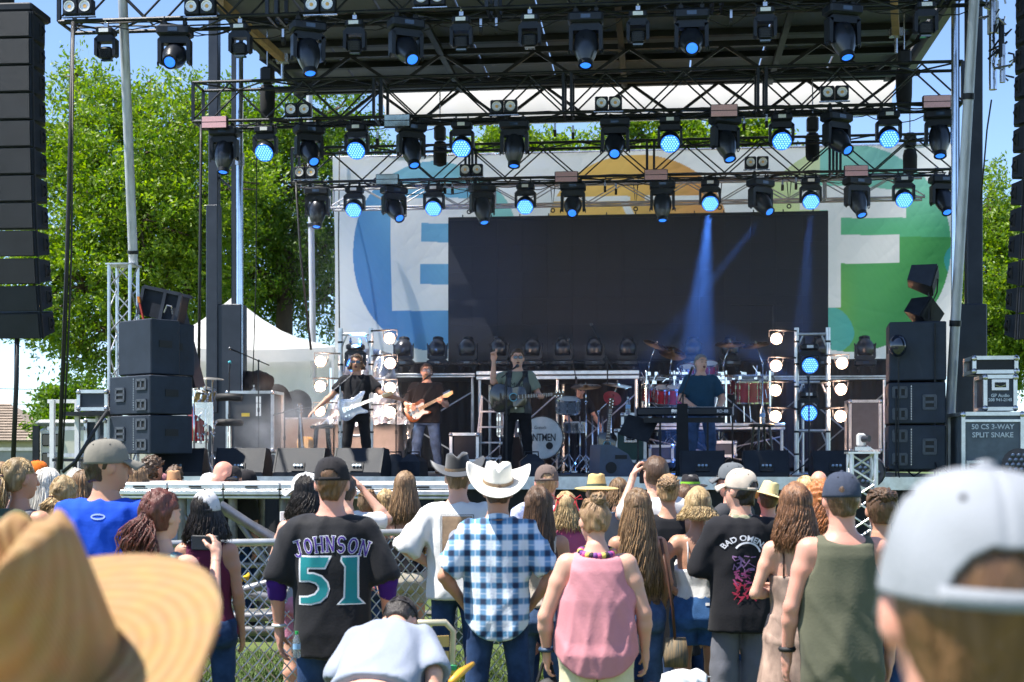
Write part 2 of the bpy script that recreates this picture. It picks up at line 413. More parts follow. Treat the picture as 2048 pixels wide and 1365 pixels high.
# ================================================================== the stage
SF = 18.0; SBK = 27.6                                # front edge and rear of the deck (depth at x = 0)
def deck():
	t = thing('stage', 'wide dark stage deck of raised platforms with a black skirt', 'stage', PZ(1000, 0, SF))
	t.rotation_euler = (0, 0, YA); bpy.context.view_layer.update()
	wd = mat('deck_ply', (0.032, 0.035, 0.042), .5, var=.35, scale=3, bump=.1, bscale=30)
	n = 10; x0, x1 = -6.1, 6.3
	dx = (x1 - x0) / n; dep = (SBK - SF) / 5
	src = None
	for i in range(n):
		for j in range(5):
			if src is None:
				src = MB().box((0, 0, -.045), (dx - .012, dep - .012, .09), bev=.006).build('deck_panel', wd, t, world=False); o = src
			else:
				o = src.copy(); C.objects.link(o)
			o.location = (x0 + (i + .5) * dx, (j + .5) * dep, DECK)
	MB().box(((x0 + x1) / 2, -.02, DECK - .07), (x1 - x0, .05, .16)).build('edge_rail', ALU, t, world=False)
	sk = MB(); r0, r1 = [], []
	for i in range(241):
		x = x0 + (x1 - x0) * i / 240; w = .03 * math.sin(i * 1.3) + .015 * math.sin(i * 3.1)
		r0.append((x, .04 + w * .3, DECK - .15)); r1.append((x, .04 + w, 0.02))
	sk.loft([r0, r1], False, False, close=False).build('skirt', mat('black_cloth', (.012, .012, .014), .9, var=.3), t, world=False, smooth=True)
deck()
def loc_frame(u, D, z=0.0):                          # frame standing on the yawed stage at column u, depth D
	return PZ(u, z, D)

# roof of the mobile stage
def roof():
	t = thing('stage_roof', 'dark underside of the stage roof with steel beams and a pale rear tarpaulin', 'roof', PZ(1000, 8.4, SF)); t.rotation_euler = (0, 0, YA)
	pan = mat('roof_panel', (0.11, 0.115, 0.135), .6, var=.25, scale=2, bump=.15, bscale=12)
	bm = mat('roof_beam', (0.012, 0.013, 0.016), .45, .2, var=.3)
	x0, x1 = -4.7, 6.2; z = 0.32; d0, d1 = -1.9, 8.0
	n = 9; dx = (x1 - x0) / n
	src = None
	for i in range(n):
		if src is None:
			src = MB().box((0, 0, .04), (dx - .03, d1 - d0, .08), bev=.01).build('roof_panel', pan, t, world=False); o = src
		else: o = src.copy(); C.objects.link(o)
		o.location = (x0 + (i + .5) * dx, (d0 + d1) / 2, z)
	for k, y in enumerate((0.4, 2.6, 3.9, 5.2, 6.5, 7.7)):
		MB().bar((x0, y, z - .07), (x1, y, z - .07), .12, .1, up=(0, 0, 1)).build('cross_beam', bm, t, world=False)
	for x in (x0 + .15, -1.6, 1.4, 4.0, x1 - .15):
		MB().bar((x, d0, z - .16), (x, d1, z - .16), .1, .08, up=(0, 0, 1)).build('long_beam', bm, t, world=False)
	# flat lattice girders hung under the panels
	for y, h in ((5.6, .55), (7.9, .6)):
		for zz in (z - .14, z - .14 - h):
			MB().bar((x0, y, zz), (x1, y, zz), .09, .09).build('girder_chord', bm, t, world=False)
		m = 14; w = (x1 - x0) / m; src2 = None
		for i in range(m):
			a = (x0 + i * w, y, z - .16); b = (x0 + (i + 1) * w, y, z - .14 - h)
			if i % 2: a, b = (a[0], y, b[2]), (b[0], y, a[2])
			MB().bar(a, b, .05, .05).build('girder_brace', bm, t, world=False)
	# rear tarpaulin and pale tail of the roof
	tp = mat('pale_tarp', (0.62, 0.60, 0.56), .7, var=.1, scale=1.5, bump=.2, bscale=5, trans=0)
	tn = tp.node_tree; tr = nd(tn, 'BsdfTranslucent'); tr.inputs[0].default_value = (.8, .77, .72, 1); ms = nd(tn, 'MixShader'); tn.links.new(tn.nodes['Principled BSDF'].outputs[0], ms.inputs[1]); tn.links.new(tr.outputs[0], ms.inputs[2]); tn.links.new(ms.outputs[0], tn.nodes['Material Output'].inputs[0])
	r0, r1, r2 = [], [], []
	for i in range(61):
		x = -3.2 + (x1 + .1 + 3.2) * i / 60
		r0.append((x, 8.05, z + .05)); r1.append((x, 8.9, z - .22 - .02 * math.sin(i * 2))); r2.append((x, 9.0, z - .50 + .03 * math.sin(i * .9)))
	MB().loft([r0, r1, r2], False, False, close=False).build('rear_tarp', tp, t, world=False, smooth=True)
	MB().bar((-3.2, 9.02, z - .52), (x1 + .1, 9.02, z - .52), .06, .06).build('tarp_rail', STEEL, t, world=False)
	# side fascia
	MB().box((x1 + .1, 3.5, z - .05), (.12, 9.2, .5)).build('side_fascia', mat('grey_fascia', (.18, .185, .2), .5), t, world=False)
roof()

# ---------------- lattice trusses
def truss(name, label, p0, p1, h, w, bays, r, m, group=None, rb=None, mount=True):
	"""box truss; p0/p1 = ends of the lower chord nearest the audience; chords, braces and frames are parts"""
	p0 = Vector(p0); p1 = Vector(p1); L = (p1 - p0).length; t = thing(name, label, 'truss', p0, group=group)
	d = (p1 - p0).normalized(); ang = math.atan2(d.y, d.x); t.rotation_euler = (0, 0, ang)
	rb = rb or r * .55
	for y in (0, w):
		for z in (0, h):
			MB().cyl((0, y, z), (L, y, z), r, n=8).build('chord', m, t, world=False, smooth=40)
	b = L / bays
	e1 = MB().cyl((0, 0, r), (b, 0, h - r), rb, n=6).build('brace', m, t, world=False, smooth=40)
	e2 = MB().cyl((0, 0, h - r), (b, 0, r), rb, n=6).build('brace', m, t, world=False, smooth=40)
	f1 = MB().cyl((0, 0, 0), (b, w, 0), rb, n=6).build('brace', m, t, world=False, smooth=40)
	fr = MB()
	for q in ((0, 0, 0, 0, 0, h), (0, w, 0, 0, w, h)):
		fr.bar(q[:3], q[3:], r * 1.7, r * 1.7)
	fr.bar((0, 0, 0), (0, w, 0), r * 1.2, r * 1.2); fr.bar((0, 0, h), (0, w, h), r * 1.2, r * 1.2)
	frame_o = fr.build('end_frame', m, t, world=False)
	first = {0: True, 1: True, 2: True}
	for i in range(bays):
		for y in (0, w):
			src = (e1, e2)[i % 2]
			if i < 2 and y == 0: o = src
			else: o = src.copy(); C.objects.link(o)
			o.location = (i * b, y, 0)
		for z in (0, h):
			if i == 0 and z == 0: o = f1
			else: o = f1.copy(); C.objects.link(o)
			if i % 2: o.scale = (1, -1, 1); o.location = (i * b, w, z)
			else: o.location = (i * b, 0, z)
	step = 5 if bays > 8 else bays
	for i in range(0, bays + 1, step):
		for q in ((0,) if i in (0, bays) else (-.06, .06)):
			if i == 0: o = frame_o
			else: o = frame_o.copy(); C.objects.link(o)
			o.location = (min(L, max(0, i * b + q)), 0, 0)
	return t
TA = (PS(118, 44, 17.9), PS(2000, 44 - (2000 - 118) * .0325, 17.9))
TB = (PS(386, 246, 21.3), PS(1925, 203, 21.3))
TC = (PS(584, 365, 24.6), PS(1902, 339, 24.6))
for q in (TA, TB, TC):
	z = (q[0].z + q[1].z) / 2; q[0].z = z; q[1].z = z
truss('lighting_truss', 'front black lattice truss highest in the photo with moving lights under it', *TA, .62, .5, 21, .027, BLKT, 'black lighting trusses over the stage')
truss('lighting_truss', 'black lattice truss in the middle below the front one, carrying blue lit lamps', *TB, .60, .5, 20, .025, BLKT, 'black lighting trusses over the stage')
truss('lighting_truss', 'lowest black lattice truss just in front of the banner, over the video screen', *TC, .60, .5, 18, .024, BLKT, 'black lighting trusses over the stage')
TDa, TDb = PS(660, 416, 26.6), PS(1850, 398, 26.6); TDb.z = TDa.z
truss('screen_truss', 'slim silver lattice truss from which the black video screen hangs', TDa, TDb, .4, .3, 18, .022, mat('dull_aluminium', (.30, .31, .32), .5, .4, var=.2))
# tall silver truss posts
def post(name, label, base, top, w, bays, m=ALU, cat='truss', group=None):
	base = Vector(base); L = (Vector(top) - base).length
	t = thing(name, label, cat, base, YA, group=group); h = w / 2; b = L / bays; r = .024
	for x in (-h, h):
		for y in (-h, h):
			MB().cyl((x, y, 0), (x, y, L), r, n=8).build('chord', m, t, world=False, smooth=40)
	srcs = {}
	for i in range(bays):
		z0, z1 = i * b, (i + 1) * b
		for k, (a, c) in enumerate((((-h, -h), (h, -h)), ((h, -h), (h, h)), ((h, h), (-h, h)), ((-h, h), (-h, -h)))):
			if i % 2: a, c = c, a
			MB().cyl((a[0], a[1], z0), (c[0], c[1], z1), .011, n=5).build('brace', m, t, world=False)
	for z in (0.01, L):
		MB().box((0, 0, z), (w + .08, w + .08, .02)).build('end_plate', m, t, world=False)
	return t
post('truss_post', 'tall silver lattice post beside the left speaker stack with a galvanised pole on top', P(247, 940, 19.3), P(247, 531, 19.3), .29, 9)
# ---------------- masts, poles
def mast(name, label, u, vt, vb, D, w, m, cat='mast', dep=None, extra=True):
	a = PS(u, vb, D); b = PS(u, vt, D)
	t = thing(name, label, cat, a, YA)
	MB().box((0, 0, (b.z - a.z) / 2), (w, dep or w, b.z - a.z), bev=.01).build('post', m, t, world=False)
	return t, b.z - a.z
DKM = mat('dark_mast_paint', (0.03, 0.036, 0.05), .4, .2, var=.25, scale=3)
t, L = mast('stage_mast', 'dark square steel mast rising at the left of the stage beside a chrome tube', 429, -40, 945, 22.6, .16, DKM)
MB().box((0, -.03, L * .33), (.19, .24, L * .42), bev=.01).build('sleeve', DKM, t, world=False)
MB().box((.34, 0, L * .5), (.09, .12, L * .98), bev=.01).build('rear_post', DKM, t, world=False)
MB().cyl((.43, -.05, L * .08), (.43, -.05, L), .062, n=16).build('chrome_tube', mat('polished_steel', (.62, .65, .7), .14, 1.0, var=.1), t, world=False, smooth=40)
MB().cyl((.43, -.05, L * .62), (.43, -.05, L * .645), .08, n=16).build('collar', STEEL, t, world=False, smooth=40)
MB().box((.20, .05, L * .19), (.56, .34, L * .30), bev=.015).build('base_housing', DKM, t, world=False)
for k in range(2):
	MB().bar((.06, 0, L * (.60 + .06 * k)), (.34, 0, L * (.57 + .06 * k)), .03, .03).build('strut', DKM, t, world=False)
t, L = mast('stage_mast', 'dark square steel mast rising at the right of the stage behind the leaning pole', 1947, -40, 960, 19.6, .2, DKM)
MB().cyl((-.24, -.02, L * .02), (-.24, -.02, L), .055, n=16).build('chrome_tube', MATS['polished_steel'], t, world=False, smooth=40)
MB().box((-.05, .02, L * .2), (.4, .3, L * .3), bev=.015).build('base_housing', DKM, t, world=False)
def pole(name, label, a, b, r, m=GALV, collars=(), cat='pole'):
	t = thing(name, label, cat, a)
	MB().cyl(a, b, r, n=18).build('tube', m, t, smooth=40)
	for f in collars:
		q = Vector(a).lerp(Vector(b), f); q2 = Vector(a).lerp(Vector(b), f + .012)
		MB().cyl(q, q2, r * 1.18, n=18).build('collar', BLK, t, smooth=40)
	return t
pole('support_pole', 'leaning galvanised pole standing on the silver lattice post at the left', P(267, 531, 19.3), P(243, -60, 18.5), .062, collars=(.04,))
pole('support_pole', 'thick leaning galvanised pole in front of the right mast', P(1893, 945, 18.0), P(1952, -60, 17.2), .062, collars=(.3, .75))
pole('support_pole', 'slender grey pole standing behind the tent, left of the banner', P(627, 760, 27.8), P(618, 150, 27.8), .06, collars=(.5,))
# hanging rods and dark cables
CABLE = mat('black_cable', (.013, .013, .014), .55, var=.2)
def cable(label, pts, r=.012, name='cable', m=CABLE, group=None, cat='cable'):
	o = MB().tube(pts, r, 6).build(name, m, None, smooth=True)
	return tag(o, label, cat, group)
def chainbag(u, v, D, label, h=.62):
	p = PS(u, v, D); t = thing('chain_hoist', label, 'hoist', p, YA, group='chain hoists above the trusses')
	MB().box((0, 0, .16), (.2, .2, .26), bev=.03).build('motor', BLK, t, world=False)
	MB().lathe([(.10, 0), (.125, -.1), (.12, -.4), (.10, -h), (.05, -h - .03)], 12).build('chain_bag', mat('bag_cloth', (.014, .014, .016), .9, var=.3), t, world=False, smooth=True)
	MB().cyl((0, 0, .29), (0, 0, 1.0), .012, n=6).build('chain', STEEL, t, world=False)
chainbag(535, 172, 22.3, 'black chain hoist with a cloth chain bag near the left end of the middle truss', .5)
chainbag(1808, 140, 22.2, 'black chain hoist with chain bag above the right part of the middle truss', .62)
chainbag(1625, 268, 25.4, 'black chain hoist with chain bag behind the lowest truss right of centre', .45)
chainbag(880, 285, 25.4, 'black chain hoist with chain bag behind the lowest truss left of centre', .4)
chainbag(1820, 300, 25.6, 'black chain hoist with chain bag at the right end of the lowest truss', .4)
# yellow-brown hoist arms under the roof
HA = mat('yellow_hoist_arm', (.36, .22, .08), .6, var=.3, scale=5)
for a, b, lb in ((P(440, 5, 18.6), P(565, 118, 21.3), 'weathered yellow steel hoist arm sloping under the roof at the left'), (P(1788, 8, 18.8), P(1792, 66, 20.8), 'short weathered yellow hoist arm under the roof at the right')):
	t = thing('hoist_arm', lb, 'hoist arm', a); MB().bar(a, b, .10, .10).build('arm', HA, t)
	MB().box(b, (.18, .14, .12)).build('end_bracket', STEEL, t)
	MB().cyl(b + Vector((0, 0, -.06)), b + Vector((0, 0, -.3)), .025, n=8).build('hook', STEEL, t)

# ---------------- banner and screen
def banner():
	D = 28.2; u0, u1, v0, v1 = 668, 1906, 300, 738
	pa = PS(u0, 312, D); pb = PS(u1, 294, D); L = ((pb - pa).xy).length; zt = (pa.z + pb.z) / 2; zb = PS(800, 760, D).z
	t = thing('banner', 'huge white mesh banner with blue, orange and green discs behind the screen', 'banner', (pa.x, pa.y, zb), YA)
	nx, nz = 760, 270; xs = np.linspace(0, L, nx); zs = np.linspace(0, zt - zb, nz)
	X, Z = np.meshgrid(xs, zs)
	# local point -> photo pixel of the flat banner
	wx = pa.x + X * RX.x; wy = pa.y + X * RX.y; wz = zb + Z
	U = CX + wx * F / wy; Vp = HY - (wz - CZ) * F / wy
	rng = np.random.default_rng(1)
	Yd = .02 * np.sin(X * 1.3 + Z * .7) + .006 * np.sin(X * 3.1 - Z * 2)
	s = (X * .80 + Z * .6)                              # long diagonal folds at the left
	k = np.exp(-(X / 2.6) ** 2)
	Yd += k * (.10 * np.sin(s * 2.0 - .6) + .025 * np.sin(s * 4.1)) + np.exp(-((X - L) / 1.3) ** 2) * .06 * np.sin((X * .8 - Z * .5) * 3)
	for q in range(9): a, b, c = rng.normal(0, 9), rng.normal(0, 9), rng.uniform(0, 6); Yd += .0018 * (1 - np.abs(np.sin(a * X + b * Z + c + np.sin(2 * X + q)))) ** 3 * (.5 + .5 * np.sin(X * 1.3 + q * 2 + Z))
	v = np.stack([X, Yd, Z], -1).reshape(-1, 3)
	i = np.arange(nx * nz).reshape(nz, nx); f = np.stack([i[:-1, :-1], i[:-1, 1:], i[1:, 1:], i[1:, :-1]], -1).reshape(-1, 4)
	col = np.zeros((nz, nx, 3)) + np.array([.80, .81, .82])
	def lerp(a, b, w): return np.array(a) * (1 - w[..., None]) + np.array(b) * w[..., None]
	def put(m, c): col[m] = (c if c.ndim == 3 else np.broadcast_to(c, col.shape))[m]
	def ell(cx, cy, rx, ry): return ((U - cx) / rx) ** 2 + ((Vp - cy) / ry) ** 2 < 1
	def rect(a, b, c, d): return (U > a) & (U < c) & (Vp > b) & (Vp < d)
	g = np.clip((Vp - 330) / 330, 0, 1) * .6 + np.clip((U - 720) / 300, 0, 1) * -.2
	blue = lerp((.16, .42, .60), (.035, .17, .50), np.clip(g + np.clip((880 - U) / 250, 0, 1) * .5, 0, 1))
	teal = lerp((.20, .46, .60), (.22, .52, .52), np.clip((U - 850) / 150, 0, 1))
	put(ell(868, 512, 163, 190), blue); put(ell(868, 512, 163, 190) & (Vp < 380), teal)
	put(rect(784, 396, 960, 622), np.array([.74, .75, .76]))
	put(rect(843, 447, 905, 485) | rect(841, 529, 905, 570), blue)
	put(ell(900, 470, 133, 130) & (U > 955), teal)
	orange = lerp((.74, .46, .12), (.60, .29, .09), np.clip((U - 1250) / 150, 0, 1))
	oc = ell(1275, 450, 178, 140); put(oc, orange)
	wt = np.array([.74, .75, .76])
	put(oc & (np.abs((Vp - 398) + (U - 1200) * .0) < 5) & (U < 1260), wt)
	put(oc & (np.abs(U - 1245 - (Vp - 398) * .5) < 8) & (Vp > 395), wt)
	put(oc & rect(1290, 392, 1400, 402), wt)
	gn = .5 + .5 * np.sin(X * 1.7 + Z) * np.sin(Z * 2.1 - X)
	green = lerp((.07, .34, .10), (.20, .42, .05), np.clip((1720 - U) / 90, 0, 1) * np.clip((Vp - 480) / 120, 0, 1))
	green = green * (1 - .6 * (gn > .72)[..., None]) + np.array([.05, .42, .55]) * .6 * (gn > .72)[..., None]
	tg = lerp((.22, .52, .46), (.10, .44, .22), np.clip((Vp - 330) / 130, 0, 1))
	gc = ell(1702, 497, 200, 207)
	put(gc, green); put(gc & (Vp < 475), tg)
	put(gc & (Vp < 437) & (U < 1640), lerp((.55, .62, .40), (.55, .66, .25), gn))
	put(gc & rect(1600, 372, 1812, 436) & ~(Vp - 372 < (U - 1720) * .12) & (U > 1655 - (Vp < 420) * 60), wt)
	put(rect(1640, 430, 1682, 616) | rect(1655, 470, 1798, 527), wt)
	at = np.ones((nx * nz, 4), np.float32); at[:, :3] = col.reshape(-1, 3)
	m = bpy.data.materials.new('banner_print'); m.use_nodes = True; nt = m.node_tree; b = nt.nodes['Principled BSDF']; MATS['banner_print'] = m
	a = nd(nt, 'VertexColor', layer_name='print'); n = nd(nt, 'TexNoise', Scale=2.5, Detail=6.0)
	mx = nd(nt, 'Mix', data_type='RGBA', blend_type='MULTIPLY'); mx.inputs['Factor'].default_value = .12
	nt.links.new(a.outputs[0], mx.inputs['A']); nt.links.new(n.outputs[0], mx.inputs['B']); b.inputs['Roughness'].default_value = .75
	tr = nd(nt, 'BsdfTranslucent'); nt.links.new(mx.outputs['Result'], b.inputs['Base Color']); nt.links.new(mx.outputs['Result'], tr.inputs[0])
	ms = nd(nt, 'MixShader'); ms.inputs[0].default_value = .45; nt.links.new(b.outputs[0], ms.inputs[1]); nt.links.new(tr.outputs[0], ms.inputs[2])
	nt.links.new(ms.outputs[0], nt.nodes['Material Output'].inputs['Surface'])
	n2 = nd(nt, 'TexNoise', Scale=9.0, Detail=6.0); bp = nd(nt, 'Bump', Strength=.35, Distance=.02); nt.links.new(n2.outputs[0], bp.inputs['Height']); nt.links.new(bp.outputs[0], b.inputs['Normal'])
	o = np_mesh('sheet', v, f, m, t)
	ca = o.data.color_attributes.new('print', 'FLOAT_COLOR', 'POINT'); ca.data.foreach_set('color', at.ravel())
	MB().cyl((-.1, .05, zt - zb + .02), (L + .1, .05, zt - zb + .02), .03, n=10).build('top_pole', STEEL, t, world=False, smooth=40)
banner()
def screen():
	D = 27.0; a = PS(897, 436, D); b = PS(1656, 436, D); L = (b - a).xy.length; zt = a.z; h = zt - DECK - .3
	zt = (PS(897, 440, D).z + PS(1655, 432, D).z) / 2
	t = thing('video_screen', 'large black switched-off video wall hanging behind the band', 'video screen', (a.x, a.y, zt), YA)
	m = mat('led_panel', (0.011, 0.013, 0.021), .6, spec=.25, var=.25, scale=1.2, bump=.15, bscale=350)
	n, k = 15, 6; w, q = L / n, 3.0 / k
	src = MB().box((0, 0, 0), (w - .0015, .09, q - .0015)).build('panel', m, t, world=False)
	for i in range(n):
		for j in range(k):
			o = src
			if i or j: o = src.copy(); C.objects.link(o)
			o.location = ((i + .5) * w, 0.0015 * ((i * 7 + j * 3) % 3), -(j + .5) * q)
	MB().box((L / 2, .07, -1.5), (L - .02, .03, 2.98)).build('back_frame', BLK, t, world=False)
	MB().box((L / 2, .02, .035), (L, .1, .06)).build('top_rail', BLK, t, world=False)
	for i in range(13):
		MB().box(((i + .5) * L / 13, .0, .085), (.02, .04, .05)).build('bracket', BLK, t, world=False)
	for f in (.055, .28, .50, .72, .90):
		MB().torus((f * L, .02, .17), .035, .012, 12, 5, ax=(0, 1, 0)).build('shackle', BLK, t, world=False, smooth=True)
		MB().tube([(f * L - .05, .02, .75), (f * L, .02, .2), (f * L + .05, .02, .75)], .014, 5).build('sling', BLKR, t, world=False)
screen()
# ================================================================== lamps on the trusses
LENSG = mat('lens_glass', (.03, .05, .09), .04, 0, var=0, spec=.9)
BLUEHEAD = mat('head_shell', (0.012, 0.015, 0.023), .3, 0, var=.3, scale=8, coat=.3)
REFL = mat('lamp_reflector', (.78, .76, .70), .25, .4, var=.05)
AMB = mat('amber_chip', (.75, .42, .12), .4, 0, var=0)
PINK = mat('pink_led_strip', (.82, .46, .50), .5, 0, var=.12, scale=60)
OLIVE = mat('mirror_strip', (.6, .62, .5), .12, .9, var=.2)
LABELW = mat('white_label', (.75, .76, .76), .5, 0, var=0)
def yoke_mb(w, h, th, dp):
	"""U-shaped yoke hanging from z=0 with arms to z=-h"""
	mb = MB()
	prof = [(-w, 0), (-w, -h), (-w + th, -h - .02), (-w + th * 1.2, -h * .35), (-w + th * 2.2, -th * 1.2), (w - th * 2.2, -th * 1.2), (w - th * 1.2, -h * .35), (w - th, -h - .02), (w, -h), (w, 0), (w - .05, .035), (-w + .05, .035)]
	# split in convex pieces
	for a, b, c, d in (((-w, -.01), (-w, -h), (-w + th, -h - .02), (-w + th * 1.15, -.01)), ((w, -.01), (w - th * 1.15, -.01), (w - th, -h - .02), (w, -h))):
		mb.plate([a, b, c, d], dp)
	mb.plate([(-w, -.012), (-w + th * 1.15, -th * 1.35), (w - th * 1.15, -th * 1.35), (w, -.012), (w - .05, .035), (-w + .05, .035)], dp)
	return mb
def make_spot(lit=True):
	t = thing('moving_spot', 'x', 'stage light')
	MB().box((0, 0, -.075), (.44, .27, .13), bev=.025).build('base', BLKP, t, world=False, smooth=35)
	MB().box((0, -.137, -.075), (.12, .008, .05)).build('display', LENSG, t, world=False)
	c = MB()
	for x in (-.13, .13):
		c.box((x, 0, .02), (.05, .06, .08)); c.torus((x, 0, .085), .035, .012, 10, 5, ax=(1, 0, 0))
	c.bar((-.13, 0, .0), (.13, 0, .0), .03, .02); c.build('clamp', BLK, t, world=False)
	y = yoke_mb(.21, .30, .045, .15); o = y.build('yoke', BLKP, t, world=False, smooth=30); o.location = (0, 0, -.175)
	h = MB().lathe([(.05, .19), (.105, .17), (.14, .09), (.155, .0), (.15, -.09), (.125, -.18), (.085, -.27), (.072, -.30)], 20).build('head', BLUEHEAD, t, world=False, smooth=40)
	h.location = (0, 0, -.38)
	for z in (.06, .03):
		pass
	r = MB().lathe([(.072, -.27), (.092, -.275), (.092, -.335), (.07, -.335)], 20, cap=False).build('lens_ring', BLK, h, world=False, smooth=40)
	l = MB().ball((0, 0, -.312), (.072, .072, .028), 16, 6).build('lens', BLUELENS, h, world=False, smooth=True)
	g = MB()
	for s in (-1, 1):
		g.torus((s * .215, -.02, -.49), .03, .008, 10, 4, ax=(1, 0, 0))
	g.build('pull_ring', BLK, t, world=False)
	return t
def make_wash():
	t = thing('moving_wash', 'x', 'stage light')
	MB().box((0, 0, -.06), (.31, .22, .11), bev=.025).build('base', BLKP, t, world=False, smooth=35)
	MB().box((0, -.113, -.055), (.11, .008, .05)).build('display', LABELW, t, world=False)
	c = MB()
	for x in (-.09, .09):
		c.box((x, 0, .02), (.035, .05, .07)); c.torus((x, 0, .075), .03, .01, 10, 5, ax=(1, 0, 0))
	c.build('clamp', BLK, t, world=False)
	o = yoke_mb(.185, .24, .035, .12).build('yoke', BLKP, t, world=False, smooth=30); o.location = (0, 0, -.155)
	h = MB().lathe([(.06, .12), (.12, .10), (.148, .03), (.15, -.08), (.142, -.10)], 22).build('head', BLUEHEAD, t, world=False, smooth=40)
	h.location = (0, 0, -.36)
	MB().lathe([(.138, -.098), (.138, -.104)], 22).build('lens', BLUELENS, h, world=False)
	cells = MB(); q = .039
	for i in range(-3, 4):
		for j in range(-3, 4):
			x = q * (i + j * .5); y = q * j * .866
			if math.hypot(x, y) < .135: cells.ball((x, y, -.104), (.0165, .0165, .008), 6, 3)
	cells.build('lens_cells', BLUECELL, h, world=False, smooth=True)
	return t
def make_beam():
	t = thing('small_moving_head', 'x', 'stage light')
	MB().box((0, 0, -.05), (.22, .19, .09), bev=.02).build('base', BLKP, t, world=False, smooth=35)
	MB().box((0, -.098, -.05), (.12, .008, .045)).build('display', LABELW, t, world=False)
	c = MB().box((0, 0, .02), (.05, .05, .08)); c.torus((0, 0, .085), .032, .011, 10, 5, ax=(1, 0, 0)); c.build('clamp', STEEL, t, world=False)
	o = yoke_mb(.135, .21, .036, .13).build('yoke', BLKP, t, world=False, smooth=30); o.location = (0, 0, -.13)
	h = MB(); h.box((0, 0, 0), (.17, .15, .16), bev=.035)
	for k in range(6): h.box((0, -.078, -.05 + k * .02), (.14, .012, .008))
	hh = h.build('head', BLKP, t, world=False, smooth=30); hh.location = (0, 0, -.31)
	MB().box((0, .0, -.085), (.12, .1, .02)).build('lens', LENSG, hh, world=False)
	return t
def make_blinder():
	t = thing('audience_blinder', 'x', 'blinder light')
	MB().box((-.103, 0, 0), (.195, .12, .2), bev=.012).build('housing', BLKP, t, world=False)
	MB().box((.103, 0, 0), (.195, .12, .2), bev=.012).build('housing', BLKP, t, world=False)
	for x in (-.103, .103):
		M = Matrix.Translation((x, -.064, 0)) @ Matrix.Rotation(PI / 2, 4, 'X')
		b = MB().lathe([(.072, .0), (.072, .014), (.06, .012), (.058, -.0), (.022, -.012), (.0001, -.012)][:5], 18, M=M).build('reflector', REFL, t, world=False, smooth=40)
		MB().lathe([(.024, -.01), (.024, .004)], 12, M=M).build('bulb', AMB, t, world=False)
	MB().bar((-.22, 0, -.12), (.22, 0, -.12), .05, .012).build('bracket', STEEL, t, world=False)
	return t
def make_strobe(m):
	t = thing('strobe_panel', 'x', 'strobe light')
	MB().box((0, 0, 0), (.40, .09, .19), bev=.01).build('housing', BLKP, t, world=False)
	for z in (-.045, .045):
		MB().box((0, -.047, z), (.375, .012, .078)).build('led_strip', m, t, world=False)
	MB().box((0, .06, .0), (.1, .06, .05)).build('bracket', BLK, t, world=False)
	return t
PROTO = dict(spot=make_spot(), wash=make_wash(), beam=make_beam(), blinder=make_blinder(), strobe=make_strobe(PINK), mirror=make_strobe(OLIVE))
USED = set()
def put(kind, p, label, group, yaw=YA, tilt=0.0, pan=0.0, flip=False):
	if kind in USED: o = copy_tree(PROTO[kind])
	else: o = PROTO[kind]; USED.add(kind)
	tag(o, label, group=group); o.location = p
	o.rotation_euler = (PI if flip else 0, 0, yaw + pan)
	for ch in o.children:
		if ch.name.startswith('head'): ch.rotation_euler = (tilt, 0, 0)
	return o
rnd = random.Random(5)
# rows: column of the lamp in the photograph, kind, tilt of its head (0 = straight down), pan
rowA = [(213, 'beam', .2, 0), (350, 'spot', -1.05, .1), (481, 'beam', .1, 0), (616, 'spot', -.35, .5), (710, 'beam', .2, 0), (812, 'spot', -.9, .5), (923, 'beam', .1, 0), (1060, 'beam', .15, 0), (1172, 'spot', -.35, 0), (1276, 'beam', .1, 0), (1383, 'spot', -1.0, 0), (1530, 'beam', .1, 0), (1685, 'spot', -.4, .35), (1851, 'beam', .1, 0)]
rowB = [(449, 'spot', -.25, 0), (531, 'wash', -.95, 0), (618, 'spot', -.85, .55), (714, 'wash', -.95, 0), (822, 'spot', -.5, .5), (924, 'wash', -.95, 0), (1029, 'spot', -.25, 0), (1230, 'spot', -.9, 0), (1340, 'wash', -.95, 0), (1450, 'spot', -.45, .5), (1563, 'wash', -.95, 0), (1673, 'spot', -.85, .6), (1777, 'wash', -.95, 0), (1879, 'spot', -.35, -.1)]
rowC = [(635, 'spot', -.25, 0), (709, 'wash', -.95, 0), (788, 'spot', -.85, .6), (868, 'wash', -.95, 0), (964, 'spot', -.4, .45), (1051, 'wash', -.95, 0), (1146, 'spot', -.95, 0), (1325, 'spot', -.3, 0), (1420, 'wash', -.95, 0), (1521, 'spot', -.85, .6), (1621, 'wash', -.95, 0), (1714, 'spot', -.5, .4), (1807, 'wash', -.95, 0), (1886, 'spot', -.6, .2)]
KN = dict(spot='black moving-head spot', wash='round blue lit lamp', beam='small black moving head')
RN = {'A': 'front truss', 'B': 'middle truss', 'C': 'lowest truss'}
for rn, row, T, D in (('A', rowA, TA, 17.9), ('B', rowB, TB, 21.3), ('C', rowC, TC, 24.6)):
	cnt = {}; tot = {}
	for _, k, _, _ in row: tot[k] = tot.get(k, 0) + 1
	for u, k, tilt, pan in row:
		cnt[k] = cnt.get(k, 0) + 1; i, n = cnt[k], tot[k]
		place_w = (ORD[i - 1] + ' from the left end') if i <= (n + 1) // 2 else ('last at the right end' if i == n else ORD[n - i] + ' from the right end')
		off = .1
		p = PZ(u, T[0].z - off, D + .02)
		o = put(k, p, f'{KN[k]} under the {RN[rn]}, {place_w}', 'moving lights under the ' + RN[rn], tilt=tilt * (1 if k != 'x' else 1), pan=pan)
		if k == 'beam': o.scale = (1.05, 1.05, 1.05)
